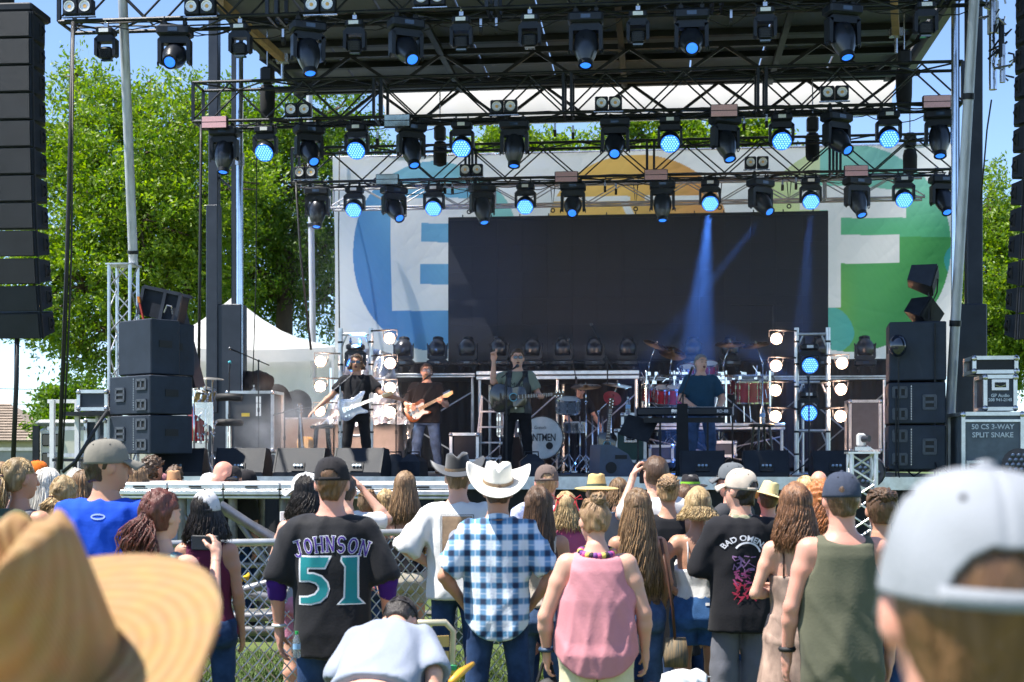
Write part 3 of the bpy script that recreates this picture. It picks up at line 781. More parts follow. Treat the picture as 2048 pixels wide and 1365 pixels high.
BL = [('A', 158, 16), ('A', 401, 16), ('A', 641, 12), ('A', 860, -3), ('B', 597, 221), ('B', 1008, 215), ('B', 1217, 208), ('B', 1669, 187), ('C', 612, 346), ('C', 943, 341), ('C', 1513, 326)]
cn = {}
for rn, u, v in BL:
	D = dict(A=17.85, B=21.25, C=24.55)[rn]; cn[rn] = cn.get(rn, 0) + 1
	put('blinder', PS(u, v, D), f'twin-lamp blinder with unlit round reflectors on the {RN[rn]}, {ORD[cn[rn] - 1]} from its left end', 'twin blinders on the trusses')
cn = {}
for rn, u, v, k in (('B', 430, 246, 'strobe'), ('B', 795, 243, 'mirror'), ('B', 1448, 223, 'strobe'), ('B', 1873, 205, 'strobe'), ('C', 775, 360, 'mirror'), ('C', 1133, 355, 'strobe'), ('C', 1312, 351, 'strobe'), ('C', 1712, 343, 'strobe')):
	D = dict(B=21.15, C=24.45)[rn]; cn[rn, k] = cn.get((rn, k), 0) + 1
	put(k, PS(u, v, D), ('pink strip strobe panel' if k == 'strobe' else 'greenish mirrored strobe panel') + f' on the {RN[rn]}, {ORD[cn[rn, k] - 1]} such panel from the left', 'strobe panels on the trusses')
# truss wheels (casters) in clusters under the trusses
def caster(p, label):
	t = thing('caster_wheel', label, 'wheel', p, YA, group='caster wheels under the trusses')
	MB().bar((0, 0, .12), (0, 0, .0), .06, .03).build('fork', STEEL, t, world=False)
	MB().cyl((-.02, 0, -.03), (.02, 0, -.03), .055, n=14).build('wheel', BLKR, t, world=False, smooth=40)
cas = [('front', 17.9, (567, 78), (590, 86), (962, 58), (993, 56), (1412, 42), (1462, 40)), ('middle', 21.3, (735, 272), (755, 280), (1110, 263), (1146, 268), (1488, 250), (1533, 245)), ('lowest', 24.6, (1210, 375), (1232, 380), (1565, 372), (1592, 370), (890, 378), (905, 380))]
for rn, D, *pts in cas:
	for i, (u, v) in enumerate(pts):
		caster(PS(u, v, D + .2), f'small black caster wheel folded under the {rn} truss, {ORD[i]} from the left')
# drooping cables along the trusses
cr = random.Random(3)
for rn, T, D in (('front', TA, 17.9), ('middle', TB, 21.3), ('lowest', TC, 24.6)):
	mb = MB(); L = (T[1] - T[0]).length; x = .15
	d = (T[1] - T[0]).normalized()
	while x < L - .8:
		w = cr.uniform(.5, 1.1); sag = cr.uniform(.04, .16); y = cr.choice((0.02, .12, .45)); pts = []
		for k in range(9):
			f = k / 8; q = T[0] + d * (x + w * f) + RD * y; q.z += -.03 - sag * 4 * f * (1 - f) + cr.uniform(-.01, .01); pts.append(q)
		mb.tube(pts, .008, 5); x += w * cr.uniform(.35, .9)
	x = 0
	for y, z in ((.1, .03), (.16, .02), (.4, .03)):
		pts = [T[0] + d * (L * k / 40) + RD * y + Vector((0, 0, z + cr.uniform(-.015, .015))) for k in range(41)]
		mb.tube(pts, .012, 5)
	tag(mb.build('cable_loom', CABLE, None, smooth=True), f'black cables lashed along and drooping from the {rn} truss', 'cables', kind='stuff')

# ================================================================== hanging speaker columns (line arrays)
def array_box(t, w, h, dpt, M):
	pr = [(-w / 2, -dpt / 2), (w / 2, -dpt / 2), (w / 2, dpt * .15), (w * .40, dpt / 2), (-w * .40, dpt / 2), (-w / 2, dpt * .15)]
	mb = MB(); mb.loft([[(x, y, -h / 2 * (1 if y < 0 else .78)) for x, y in pr], [(x, y, h / 2 * (1 if y < 0 else .78)) for x, y in pr]], True, True, M)
	o = mb.build('cabinet', BLKC, t, world=False)
	MB().box((0, -dpt / 2 - .012, 0), (w * .97, .02, h * .94), M).build('grille', GRILL, o, world=False)
	for s in (-1, 1):
		MB().box((s * (w / 2 + .004), -.02, 0), (.012, .10, h * .52), M).build('handle_cup', BLKR, o, world=False)
		MB().tube([(s * (w / 2 + .02), -.02, -h * .2), (s * (w / 2 + .045), -.02, 0), (s * (w / 2 + .02), -.02, h * .2)], .012, 6, M).build('handle', BLK, o, world=False, smooth=True)
		MB().box((s * (w / 2 + .003), -dpt * .42, 0), (.02, .035, h * 1.04), M).build('rigging_strip', STEEL if s > 3 else BLK, o, world=False)
def line_array(label, u, v0, v1, Y, yaw, n, w=.98, curve=0.35, dpt=.62):
	p = P(u, v0, Y); zb = P(u, v1, Y).z; h = (p.z - zb) / n
	t = thing('line_array', label, 'speaker array', p, yaw, group='hanging speaker columns')
	MB().box((0, 0, .06), (w, dpt * .9, .1), bev=.02).build('fly_frame', BLK, t, world=False)
	MB().bar((0, 0, .1), (0, 0, 2.0), .03, .03).build('hoist_chain', STEEL, t, world=False)
	MB().lathe([(.13, .15), (.15, .2), (.15, .5), (.12, .6)], 12).build('hoist_motor', BLKR, t, world=False)
	y, z, a = 0.0, -h / 2, 0.0
	for i in range(n):
		M = Matrix.Translation((0, y, z)) @ Matrix.Rotation(a, 4, 'X')
		array_box(t, w, h * .955, dpt, M)
		a2 = a + (.012 if i < n * .55 else curve / n * 1.6)
		y += math.sin((a + a2) / 2) * h; z -= math.cos((a + a2) / 2) * h; a = a2
	return t
line_array('tall black column of stacked speaker cabinets hanging at the left edge of the stage', 2, 40, 672, 16.6, -.08, 12, curve=.22)
line_array('black column of speaker cabinets cut off by the right edge of the photo', 2122, -120, 676, 16.4, .05, 15, curve=.06)

# ================================================================== speaker stacks
def port(mb_t, x, z, w, h, y, split):
	fr = MB()
	for a, b in (((x - w / 2, z), (.022, h)), ((x + w / 2, z), (.022, h)), ((x, z - h / 2), (w, .022)), ((x, z + h / 2), (w, .022)), ((x, z), (.02, h) if split else (w, .02))):
		fr.box((a[0], y - .008, a[1]), (b[0] + .01, .02, b[1] + .01))
	fr.build('port_frame', mat('port_trim', (.06, .07, .09), .5), mb_t, world=False)
	MB().box((x, y - .002, z), (w, .006, h)).build('port', BLKR, mb_t, world=False)
CABM = mat('cabinet_blue_grey', (0.020, 0.028, 0.044), .55, 0, spec=.3, var=.25, scale=4, bump=.25, bscale=240)
def sub(name, label, p, yaw, w, h, d, ports, group, flip=1, m=None):
	t = thing(name, label, 'speaker', p, yaw, group=group)
	MB().box((0, 0, h / 2), (w, d, h - .01), bev=.012).build('cabinet', m or CABM, t, world=False)
	y = -d / 2
	for (x, z, pw, ph, sp) in ports: port(t, x * w * flip, z * h, pw * w, ph * h, y, sp)
	if ports:
		mb = MB()
		for k in range(14): mb.cyl((.10 * w * flip, y - .004, h * (.12 + .06 * k)), (.10 * w * flip, y + .01, h * (.12 + .06 * k)), .008, n=6)
		mb.build('bolts', STEEL, t, world=False)
	for s in (-1, 1):
		MB().box((s * (w / 2 + .002), 0, h * .55), (.012, .2, .09)).build('side_handle', BLKR, t, world=False)
	return t
PT = [(-.22, .52, .2, .3, False), (.3, .76, .22, .22, True), (.3, .24, .22, .22, True)]
G = 'speaker cabinets stacked beside the stage'
def stack(u, D, yaw, spec, flip, z0=DECK):
	for lab, v0, v1, w, d, prt in spec:
		zb = PS(u, v1, D).z; zt = PS(u, v0, D).z
		sub('speaker_cabinet', lab, PZ(u, zb, D), yaw, w, zt - zb, d, PT if prt else [], G, flip)
stack(302, 18.3, YA - .62, [('bottom blue-black subwoofer of the left stack, three ports in its face', 832, 909, .92, .66, True), ('middle subwoofer of the left stack, three ports in its face', 754, 831, .92, .66, True)], 1)
stack(298, 18.3, YA - .62, [('plain black grille speaker on top of the two left subwoofers, outer of two', 642, 752, .74, .45, False)], 1)
sub('speaker_cabinet', 'plain black speaker on top of the left subwoofers, inner of two', PZ(330, PS(330, 752, 18.5).z, 18.6), YA - .62, .5, .70, .6, [], G)
stack(1829, 18.4, -.20, [('bottom ported subwoofer of the right speaker stack', 852, 940, .68, .8, True), ('middle ported subwoofer of the right speaker stack', 768, 850, .68, .8, True)], -1)
stack(1831, 18.4, -.20, [('tall plain black speaker on top of the right stack with a shiny round dome', 648, 765, .68, .7, False)], 1)
dm = MB().ball((0, 0, 0), (.11, .11, .14), 20, 10).build('dome_lens', mat('glossy_dome', (.01, .015, .03), .06, 0, var=0, coat=1), None, smooth=True)
dm.location = PS(1796, 692, 17.95); tag(dm, 'shiny dark dome on a stick in front of the right speaker stack', 'dome')
tag(MB().cyl(PS(1797, 706, 17.95), PS(1797, 950, 17.95), .01, n=8).build('dome_stick', BLK, None), 'thin black stick holding up the shiny dome', 'stand')
# tilted monitor on stand on top of the right stack
def box_horn(label, u, v, D, yaw, rx, ry, s=1.0):
	p = PS(u, v, D); t = thing('small_monitor', label, 'speaker', p, 0); t.rotation_euler = Euler((rx, ry, yaw))
	MB().loft([[(-.2 * s, -.17 * s, -.15 * s), (.2 * s, -.17 * s, -.15 * s), (.2 * s, -.17 * s, .15 * s), (-.2 * s, -.17 * s, .15 * s)], [(-.13 * s, .14 * s, -.1 * s), (.13 * s, .14 * s, -.1 * s), (.13 * s, .14 * s, .1 * s), (-.13 * s, .14 * s, .1 * s)]]).build('cabinet', BLKP, t, world=False)
	MB().box((0, -.178 * s, 0), (.37 * s, .012, .27 * s)).build('grille', GRILL, t, world=False)
	return t
box_horn('black wedge speaker raised on a thin pole above the right stack', 1842, 557, 18.3, 1.25, .25, .25, 1.0)
box_horn('grey-black angled box lying on top of the right speaker stack', 1842, 625, 18.5, .8, .3, .5, 1.0)
tag(MB().cyl(PS(1858, 640, 18.3), PS(1858, 570, 18.3), .012, n=8).build('speaker_pole', BLK, None), 'thin pole under the raised wedge speaker at right', 'stand')
cable('black cable looping from the raised wedge speaker', [PS(1862, 552, 18.3), PS(1876, 560, 18.3), PS(1874, 585, 18.3), PS(1862, 610, 18.3), PS(1860, 640, 18.3)], .01)
# tipped flight case and ramp on the left stack
def tipped_case():
	p = PS(325, 640, 18.6); t = thing('tipped_flight_case', 'open black flight case lid tipped up on the left speaker stack', 'case', p)
	t.rotation_euler = (0.0, .22, YA - .1)
	MB().box((0, 0, .18), (.5, .3, .36)).build('shell', BLKC, t, world=False)
	fr = MB()
	for a, b in (((-.27, -.17, 0), (-.27, -.17, .38)), ((.27, -.17, 0), (.27, -.17, .38)), ((-.27, -.17, .38), (.27, -.17, .38)), ((-.27, .17, .38), (.27, .17, .38)), ((0.05, -.17, 0), (.05, -.17, .38))):
		fr.bar(a, b, .045, .045)
	fr.build('edge_rails', DKM, t, world=False)
	MB().tube([(.1, -.2, .1), (.14, -.24, .2), (.2, -.24, .2), (.22, -.2, .1)], .012, 6).build('handle', STEEL, t, world=False)
	r = thing('ramp_board', 'long dark ramp board leaning behind the left speaker stack', 'ramp', PS(398, 770, 19.0))
	MB().bar(PS(398, 775, 19.0), PS(352, 590, 18.9), .26, .05, up=(.9, -.3, .1)).build('board', DKM, r)
	MB().bar(PS(385, 775, 18.9), PS(340, 590, 18.8), .035, .06).build('edge_rail', STEEL, r)
	e = thing('reflector_strip', 'orange and red reflector strip at the edge of the tipped case', 'reflector', PS(282, 640, 18.4))
	MB().bar(PS(287, 640, 18.4), PS(279, 605, 18.4), .055, .02).build('red_strip', mat('red_reflector', (.55, .07, .05), .4), e)
	MB().bar(PS(279, 606, 18.4), PS(277, 594, 18.4), .06, .03).build('orange_cap', mat('orange_reflector', (.75, .25, .03), .4), e)
tipped_case()
# ================================================================== people: bodies from a distance field
class SDF:
	def __init__(s, lo, hi, h):
		s.lo = np.array(lo, float); s.h = h
		s.n = np.maximum(4, np.ceil((np.array(hi) - s.lo) / h).astype(int) + 1)
		s.f = np.full(s.n, .2, np.float32)
		s.ax = [s.lo[i] + h * np.arange(s.n[i]) for i in range(3)]
	def sl(s, a, b):
		r = []
		for i in range(3):
			i0 = int(max(0, math.floor((a[i] - s.lo[i]) / s.h))); i1 = int(min(s.n[i], math.ceil((b[i] - s.lo[i]) / s.h) + 1))
			if i1 <= i0: return None
			r.append(slice(i0, i1))
		return tuple(r)
	def put(s, fn, a, b, k=.03, op='u', m=.06):
		a = np.array(a) - m; b = np.array(b) + m; q = s.sl(a, b)
		if q is None: return
		X, Y, Z = np.meshgrid(s.ax[0][q[0]], s.ax[1][q[1]], s.ax[2][q[2]], indexing='ij')
		d = fn(X, Y, Z).astype(np.float32); f = s.f[q]
		if op == 'u':
			hh = np.maximum(k - np.abs(f - d), 0) / k; s.f[q] = np.minimum(f, d) - hh * hh * k * .25
		elif op == 'sub':
			hh = np.maximum(k - np.abs(f + d), 0) / k; s.f[q] = np.maximum(f, -d) + hh * hh * k * .25
	def cone(s, p0, p1, r0, r1, k=.03, op='u', fl=None):
		p0 = np.array(p0, float); p1 = np.array(p1, float); d = p1 - p0; L = max(d @ d, 1e-9)
		def fn(X, Y, Z):
			x, y, z = X - p0[0], Y - p0[1], Z - p0[2]
			t = np.clip((x * d[0] + y * d[1] + z * d[2]) / L, 0, 1)
			x = x - t * d[0]; y = y - t * d[1]; z = z - t * d[2]
			if fl is not None:
				a, sc = fl; q = (x * a[0] + y * a[1] + z * a[2]) * (1 / sc - 1); x = x + a[0] * q; y = y + a[1] * q; z = z + a[2] * q
			return np.sqrt(x * x + y * y + z * z) - (r0 + (r1 - r0) * t)
		R = max(r0, r1); s.put(fn, np.minimum(p0, p1) - R, np.maximum(p0, p1) + R, k, op); return s
	def ell(s, c, r, k=.03, op='u', rot=None):
		c = np.array(c, float); r = np.array(r, float)
		R = np.array(rot.to_3x3()).T if rot is not None else None
		def fn(X, Y, Z):
			x, y, z = X - c[0], Y - c[1], Z - c[2]
			if R is not None: x, y, z = (R[i][0] * x + R[i][1] * y + R[i][2] * z for i in range(3))
			k0 = np.sqrt((x / r[0]) ** 2 + (y / r[1]) ** 2 + (z / r[2]) ** 2)
			k1 = np.sqrt((x / r[0] ** 2) ** 2 + (y / r[1] ** 2) ** 2 + (z / r[2] ** 2) ** 2)
			return k0 * (k0 - 1) / np.maximum(k1, 1e-6)
		m = r.max() if rot is not None else r
		s.put(fn, c - m, c + m, k, op); return s
	def torso(s, prof, e=0.0, z0=None, z1=None, k=.03, bulk=1.0, belly=0.0, op='u'):
		P_ = np.array(prof); z = P_[:, 0]; a = P_[:, 1] * bulk + e; b = P_[:, 2] * bulk + e; c = P_[:, 3] if P_.shape[1] > 3 else np.zeros(len(z))
		z0 = z[0] if z0 is None else z0; z1 = z[-1] if z1 is None else z1
		def fn(X, Y, Z):
			A = np.interp(Z, z, a); B = np.interp(Z, z, b); Cc = np.interp(Z, z, c)
			if belly:
				B = B + belly * .5 * np.exp(-((Z - 1.05) / .13) ** 2); Cc = Cc + belly * .5 * np.exp(-((Z - 1.05) / .13) ** 2)
			q = (np.sqrt((np.abs(X) / A) ** 2.3 + (np.abs(Y - Cc) / B) ** 2.3 + 1e-9) ** (2 / 2.3) - 1) * np.minimum(A, B)
			return np.maximum(q, np.maximum(Z - z1, z0 - Z))
		s.put(fn, (-a.max(), (c - b).min(), z0), (a.max(), (c + b).max() + belly, z1), k, op); return s
	def below(s, z):                                  # cut away what lies under z
		s.f = np.maximum(s.f, (z - s.ax[2])[None, None, :].astype(np.float32))
	def folds(s, amp, seed, vert=.5, sc=1.0):
		r = np.random.default_rng(seed); X, Y, Z = np.meshgrid(*s.ax, indexing='ij'); g = np.zeros_like(s.f)
		for j in range(5):
			an = r.uniform(-1, 1) * (1 - vert) * 1.4; k = r.uniform(13, 26) * sc; ph = r.uniform(0, 6.3); c, sn = math.cos(an), math.sin(an)
			u = X * c + Z * sn + Y * r.uniform(-.6, .6); w = np.sin(k * u + ph + 1.2 * np.sin(6 * Z + 4 * X + ph))
			mk = .5 + .5 * np.sin(r.uniform(5, 9) * Z + r.uniform(-6, 6) * X + r.uniform(0, 6.3)); g += np.exp(-w * w * 3.5) * mk * r.uniform(.4, 1)
		s.f -= (amp * (g - .5)).astype(np.float32)
	def mesh(s):
		f = s.f; ins = f < 0
		f[0] = np.maximum(f[0], .001); f[-1] = np.maximum(f[-1], .001); f[:, 0] = np.maximum(f[:, 0], .001); f[:, -1] = np.maximum(f[:, -1], .001); f[:, :, 0] = np.maximum(f[:, :, 0], .001); f[:, :, -1] = np.maximum(f[:, :, -1], .001)
		ins = f < 0
		cs = ins[:-1, :-1, :-1].astype(np.int8)
		co = [(0, 0, 0), (1, 0, 0), (0, 1, 0), (1, 1, 0), (0, 0, 1), (1, 0, 1), (0, 1, 1), (1, 1, 1)]
		n = np.array(f.shape) - 1
		tot = np.zeros(n, np.int8)
		for dx, dy, dz in co: tot += ins[dx:dx + n[0], dy:dy + n[1], dz:dz + n[2]]
		act = (tot > 0) & (tot < 8); I = np.argwhere(act)
		if len(I) == 0: return np.zeros((0, 3)), np.zeros((0, 4), int)
		idx = np.full(n, -1, np.int64); idx[tuple(I.T)] = np.arange(len(I))
		val = np.stack([f[I[:, 0] + a, I[:, 1] + b, I[:, 2] + c] for a, b, c in co], 1)
		acc = np.zeros((len(I), 3)); cnt = np.zeros(len(I))
		for a in range(8):
			for b in range(a + 1, 8):
				d = np.array(co[b]) - np.array(co[a])
				if np.abs(d).sum() != 1: continue
				fa, fb = val[:, a], val[:, b]; m = (fa < 0) != (fb < 0)
				t = np.where(m, fa / np.where(fa - fb == 0, 1, fa - fb), 0)
				acc += np.where(m[:, None], np.array(co[a]) + t[:, None] * d, 0); cnt += m
		v = s.lo + s.h * (I + acc / cnt[:, None]); F_ = []
		for ax in range(3):
			o = [0, 1, 2]; o.remove(ax); u, w = o
			lo = [slice(0, None)] * 3; sa = [slice(None)] * 3; sb = [slice(None)] * 3
			sa[ax] = slice(0, -1); sb[ax] = slice(1, None)
			A, B = ins[tuple(sa)], ins[tuple(sb)]
			E = np.argwhere(A != B)
			E = E[(E[:, u] > 0) & (E[:, w] > 0) & (E[:, u] < n[u]) & (E[:, w] < n[w])]
			if len(E) == 0: continue
			q = []
			for du, dw in ((-1, -1), (0, -1), (0, 0), (-1, 0)):
				e = E.copy(); e[:, u] += du; e[:, w] += dw; q.append(idx[tuple(e.T)])
			q = np.stack(q, 1); fl = A[tuple(E.T)]
			if ax == 1: fl = ~fl
			q[~fl] = q[~fl][:, ::-1]; F_.append(q)
		F_ = np.concatenate(F_); return v, F_[(F_ >= 0).all(1)]
def xf(v, M):
	M = np.array(M); return v @ M[:3, :3].T + M[:3, 3]
def join(parts):
	vs, fs, n = [], [], 0
	for v, f in parts:
		vs.append(v); fs.append(f + n); n += len(v)
	return np.concatenate(vs), np.concatenate(fs)

MALE = [(.78, .16, .11, -.005), (.86, .178, .128, -.012), (.93, .176, .122, -.006), (1.02, .163, .112, 0), (1.10, .163, .112, .005), (1.20, .175, .12, 0), (1.30, .19, .124, -.008), (1.38, .186, .114, -.015), (1.44, .150, .090, -.02), (1.48, .085, .070, -.015), (1.51, .06, .058, -.01)]
FEM = [(.78, .168, .115, -.005), (.86, .185, .135, -.014), (.93, .174, .125, -.006), (1.02, .150, .106, 0), (1.09, .140, .098, .004), (1.18, .150, .106, .004), (1.28, .160, .122, .008), (1.36, .158, .102, -.008), (1.42, .128, .080, -.015), (1.47, .07, .060, -.012), (1.51, .05, .05, -.01)]

def skin(name, c):
	m = mat('skin_' + name, c, .48, 0, var=.1, var2=(min(1, c[0] * 1.2), c[1] * .97, c[2] * .92), scale=9, bump=.12, bscale=120, sheen=.1)
	b = m.node_tree.nodes['Principled BSDF']; b.inputs['Subsurface Weight'].default_value = .12; b.inputs['Subsurface Radius'].default_value = (.02, .006, .003)
	return m
SK = {'fair': skin('fair', (.60, .36, .26)), 'pink': skin('pink', (.58, .30, .22)), 'tan': skin('tan', (.47, .26, .165)), 'brown': skin('brown', (.27, .13, .075))}
def cloth(name, c, rough=.85, var=.10, scale=5, bump=.25, bscale=70, sheen=.04, **k):
	return mat('cloth_' + name, c, rough, 0, var=var, scale=scale, bump=bump, bscale=bscale, sheen=sheen, spec=.18, **k)
def hairm(name, c, c2=None):
	m = mat('hair_' + name, c, .42, 0, scale=60, var=.5, var2=c2 or tuple(min(1, x * 2.0) for x in c), bump=.6, bscale=140, stretch=(1, 1, .12)); nt = m.node_tree; b = nt.nodes['Principled BSDF']; src = b.inputs['Base Color'].links[0].from_socket
	g = nd(nt, 'NewGeometry'); r = nd(nt, 'MapRange'); r.inputs[3].default_value = .45; r.inputs[4].default_value = 1.6; nt.links.new(g.outputs['Random Per Island'], r.inputs[0])
	x = nd(nt, 'VectorMath', operation='SCALE'); nt.links.new(src, x.inputs[0]); nt.links.new(r.outputs[0], x.inputs['Scale']); nt.links.new(x.outputs[0], b.inputs['Base Color']); return m
HR = {'chestnut': hairm('chestnut', (.085, .035, .016), (.25, .12, .055)), 'brown': hairm('brown', (.05, .026, .014), (.13, .07, .035)), 'dark': hairm('dark', (.012, .009, .008), (.035, .026, .02)), 'blond': hairm('blond', (.30, .19, .08), (.55, .40, .20)),
	  'white': hairm('white', (.55, .50, .42), (.8, .76, .68)), 'auburn': hairm('auburn', (.055, .014, .010), (.15, .04, .025)), 'red': hairm('red', (.22, .06, .015), (.45, .17, .05)),
	  'light': hairm('light', (.14, .075, .035), (.32, .20, .10)), 'grey': hairm('grey', (.12, .11, .10), (.30, .28, .26)), 'ginger': hairm('ginger', (.11, .05, .02), (.26, .13, .055))}

def hand_mesh(wr, d, side, nrm, curl, point=False, spread=1.0, s=1.0):
	wr = Vector(wr); d = Vector(d).normalized(); nrm = Vector(nrm); nrm = (nrm - d * nrm.dot(d)).normalized(); lat = d.cross(nrm) * side   # lat towards the thumb
	g = SDF(wr - Vector((.22,) * 3), wr + Vector((.22,) * 3), .0062)
	c = wr + d * .052 * s; M = Matrix((lat, d, nrm)).transposed()
	g.cone(wr - d * .03, wr + d * .02, .027 * s, .026 * s, .02)
	g.ell(c, (.042 * s, .056 * s, .018 * s), .02, rot=M)
	for i, (o, L) in enumerate(((.031, .072), (.011, .082), (-.010, .076), (-.030, .060))):
		cu = .12 if (point and i == 0) else (1.35 if point else curl)
		p = wr + d * (.095 - .004 * abs(i - 1)) * s + lat * o * s; ang = cu * .5; sp = o * 3.5 * spread
		for j in range(3):
			v = (d * math.cos(ang) + nrm * math.sin(ang) + lat * sp * .6).normalized(); q = p + v * L * s * (.45, .32, .25)[j]
			g.cone(p, q, (.0098 - .0009 * j) * s, (.0092 - .0009 * j) * s, .008); p = q; ang += cu * .75
	p = wr + d * .03 * s + lat * .03 * s; ang = .75 if curl < .8 else .45
	for j in range(2):
		v = (d * math.cos(ang) + lat * math.sin(ang) + nrm * (.25 + curl * .5)).normalized(); q = p + v * .042 * s
		g.cone(p, q, .0125 * s - .002 * j, .011 * s - .002 * j, .012); p = q; ang -= .25 + .3 * curl
	return g.mesh()

def head_mesh(h, fem, ears=True, mouth=0.0):
	g = SDF((-.115, -.14, 1.42), (.115, .16, 1.80), h)
	g.ell((0, -.012, 1.668), (.077, .098, .098), .02)
	g.ell((0, .030, 1.612), (.060 if fem else .064, .066, .078), .03)
	g.ell((0, .058, 1.553), (.026, .022, .018), .03)                     # chin
	g.cone((0, -.022, 1.46), (0, -.005, 1.60), .052 if fem else .062, .048 if fem else .058, .03)
	g.cone((0, .094, 1.650), (0, .112, 1.618), .010, .014, .012)           # nose
	for s in (-1, 1):
		g.ell((s * .031, .098, 1.652), (.019, .014, .011), .012, 'sub')   # eye sockets
		g.ell((s * .031, .080, 1.651), (.014, .014, .012), .006)
		g.cone((s * .012, .098, 1.676), (s * .048, .082, 1.676), .007, .006, .012)
		if ears: g.ell((s * .079, -.008, 1.638), (.011, .022, .033), .008, rot=Matrix.Rotation(s * -.35, 3, 'Z'))
	g.ell((0, .092, 1.588), (.024, .011, .007 + mouth * .5), .01)
	if mouth: g.ell((0, .104, 1.585), (.017, .016, .004 + mouth), .006, 'sub')
	return g.mesh()

def locks(prm, seed):
	"""tapered wavy strands falling from the scalp"""
	r = random.Random(seed); L, n, wave, rad = prm.get('len', .35), int(prm.get('n', 90) * 6), prm.get('wave', .012) * .8, prm.get('rad', .011) * .3
	mb = MB(); Cc = Vector((0, -.012, 1.672)); vol = prm.get('vol', 1.0); tie = prm.get('tie')
	for i in range(n):
		a = r.uniform(-1.0, 1.0) * prm.get('arc', 2.25); el0 = r.uniform(.15, 1.35)
		pts = []; ph = r.uniform(0, 6); dirv = Vector((math.sin(a), -math.cos(a), 0)); ln = L * r.uniform(.75, 1.05); fr = r.uniform(.8, 1.3)
		out = r.uniform(.985, 1.05) * vol
		for k in range(5):
			e = el0 * (1 - k / 4.0) - .12 * k / 4
			pts.append(Cc + Vector((dirv.x * .084 * math.cos(e), dirv.y * .108 * math.cos(e), .106 * math.sin(e))) * out)
		if tie:
			T = Vector(tie); pts[2] = pts[2].lerp(T, .25); pts[3] = pts[3].lerp(T, .6); pts[4] = T + Vector((r.gauss(0, .007), r.gauss(0, .007), r.gauss(0, .007)))
			o = Vector((r.gauss(0, .03), -.045 + r.gauss(0, .018), 0)) * prm.get('tail', 1.0); m = 7
			for k in range(1, m):
				f = k / m; pts.append(T + o * min(1, f * 2.2) * (1 - .35 * f) + Vector((math.sin(ph + k * fr * 1.3) * wave, math.cos(ph + k * fr * 1.2) * wave, -ln * f)))
		else:
			b = pts[-1]; m = 8
			back = -.02 if abs(a) < 1.7 else .03
			for k in range(1, m + 1):
				f = k / m; sp = prm.get('spread', .03) * f
				pts.append(Vector((b.x * (1 + .25 * f) + dirv.x * sp + math.sin(ph + k * fr) * wave * f ** .5, b.y + back * f - .02 * f * math.cos(a) + math.cos(ph + k * fr * .9) * wave * f ** .5, b.z - ln * f)))
		nn = len(pts); mb.tube(pts, [rad * (.35 + .65 * min(1, k / 2)) * (1 if k < nn - 3 else (nn - k) / 3.5) for k in range(nn)], 3)
	return mb
def scalp(e, low, front=.06, seed=0, rough=.0, h=.009, fem=False, curl=0.0):
	"""short hair: the skull a little inflated, open at the face, ending at height low behind"""
	g = SDF((-.16, -.19, 1.46), (.16, .15, 1.86), h)
	g.ell((0, -.014, 1.674), (.077 + e, .098 + e, .098 + e), .02)
	g.cone((0, -.045, low + .03), (0, -.035, 1.64), .052 + e * .4, .062 + e * .6, .03)
	X, Y, Z = np.meshgrid(*g.ax, indexing='ij')
	cut = np.maximum(Y - front - np.clip(Z - 1.70, 0, 1) * .9, 1.715 - Z + np.clip(.0 - Y, 0, 1) * 40)       # the face stays free
	face = np.minimum((Y - .045) * 1.0, 1.722 - Z)
	side = np.minimum(np.minimum(Y + .012, 1.685 - Z), np.abs(X) - .05)
	g.f = np.maximum(g.f, np.maximum(face, side).astype(np.float32)); g.f = np.maximum(g.f, (low - Z).astype(np.float32))
	if rough or curl:
		r = np.random.default_rng(seed); w = np.zeros_like(g.f)
		for j in range(7):
			k = r.normal(0, 90 if not curl else 130, 3); w += np.sin(k[0] * X + k[1] * Y + k[2] * Z * (.5 if not curl else 1) + r.uniform(0, 6))
		g.f += (w * (rough + curl)).astype(np.float32)
	return g.mesh()

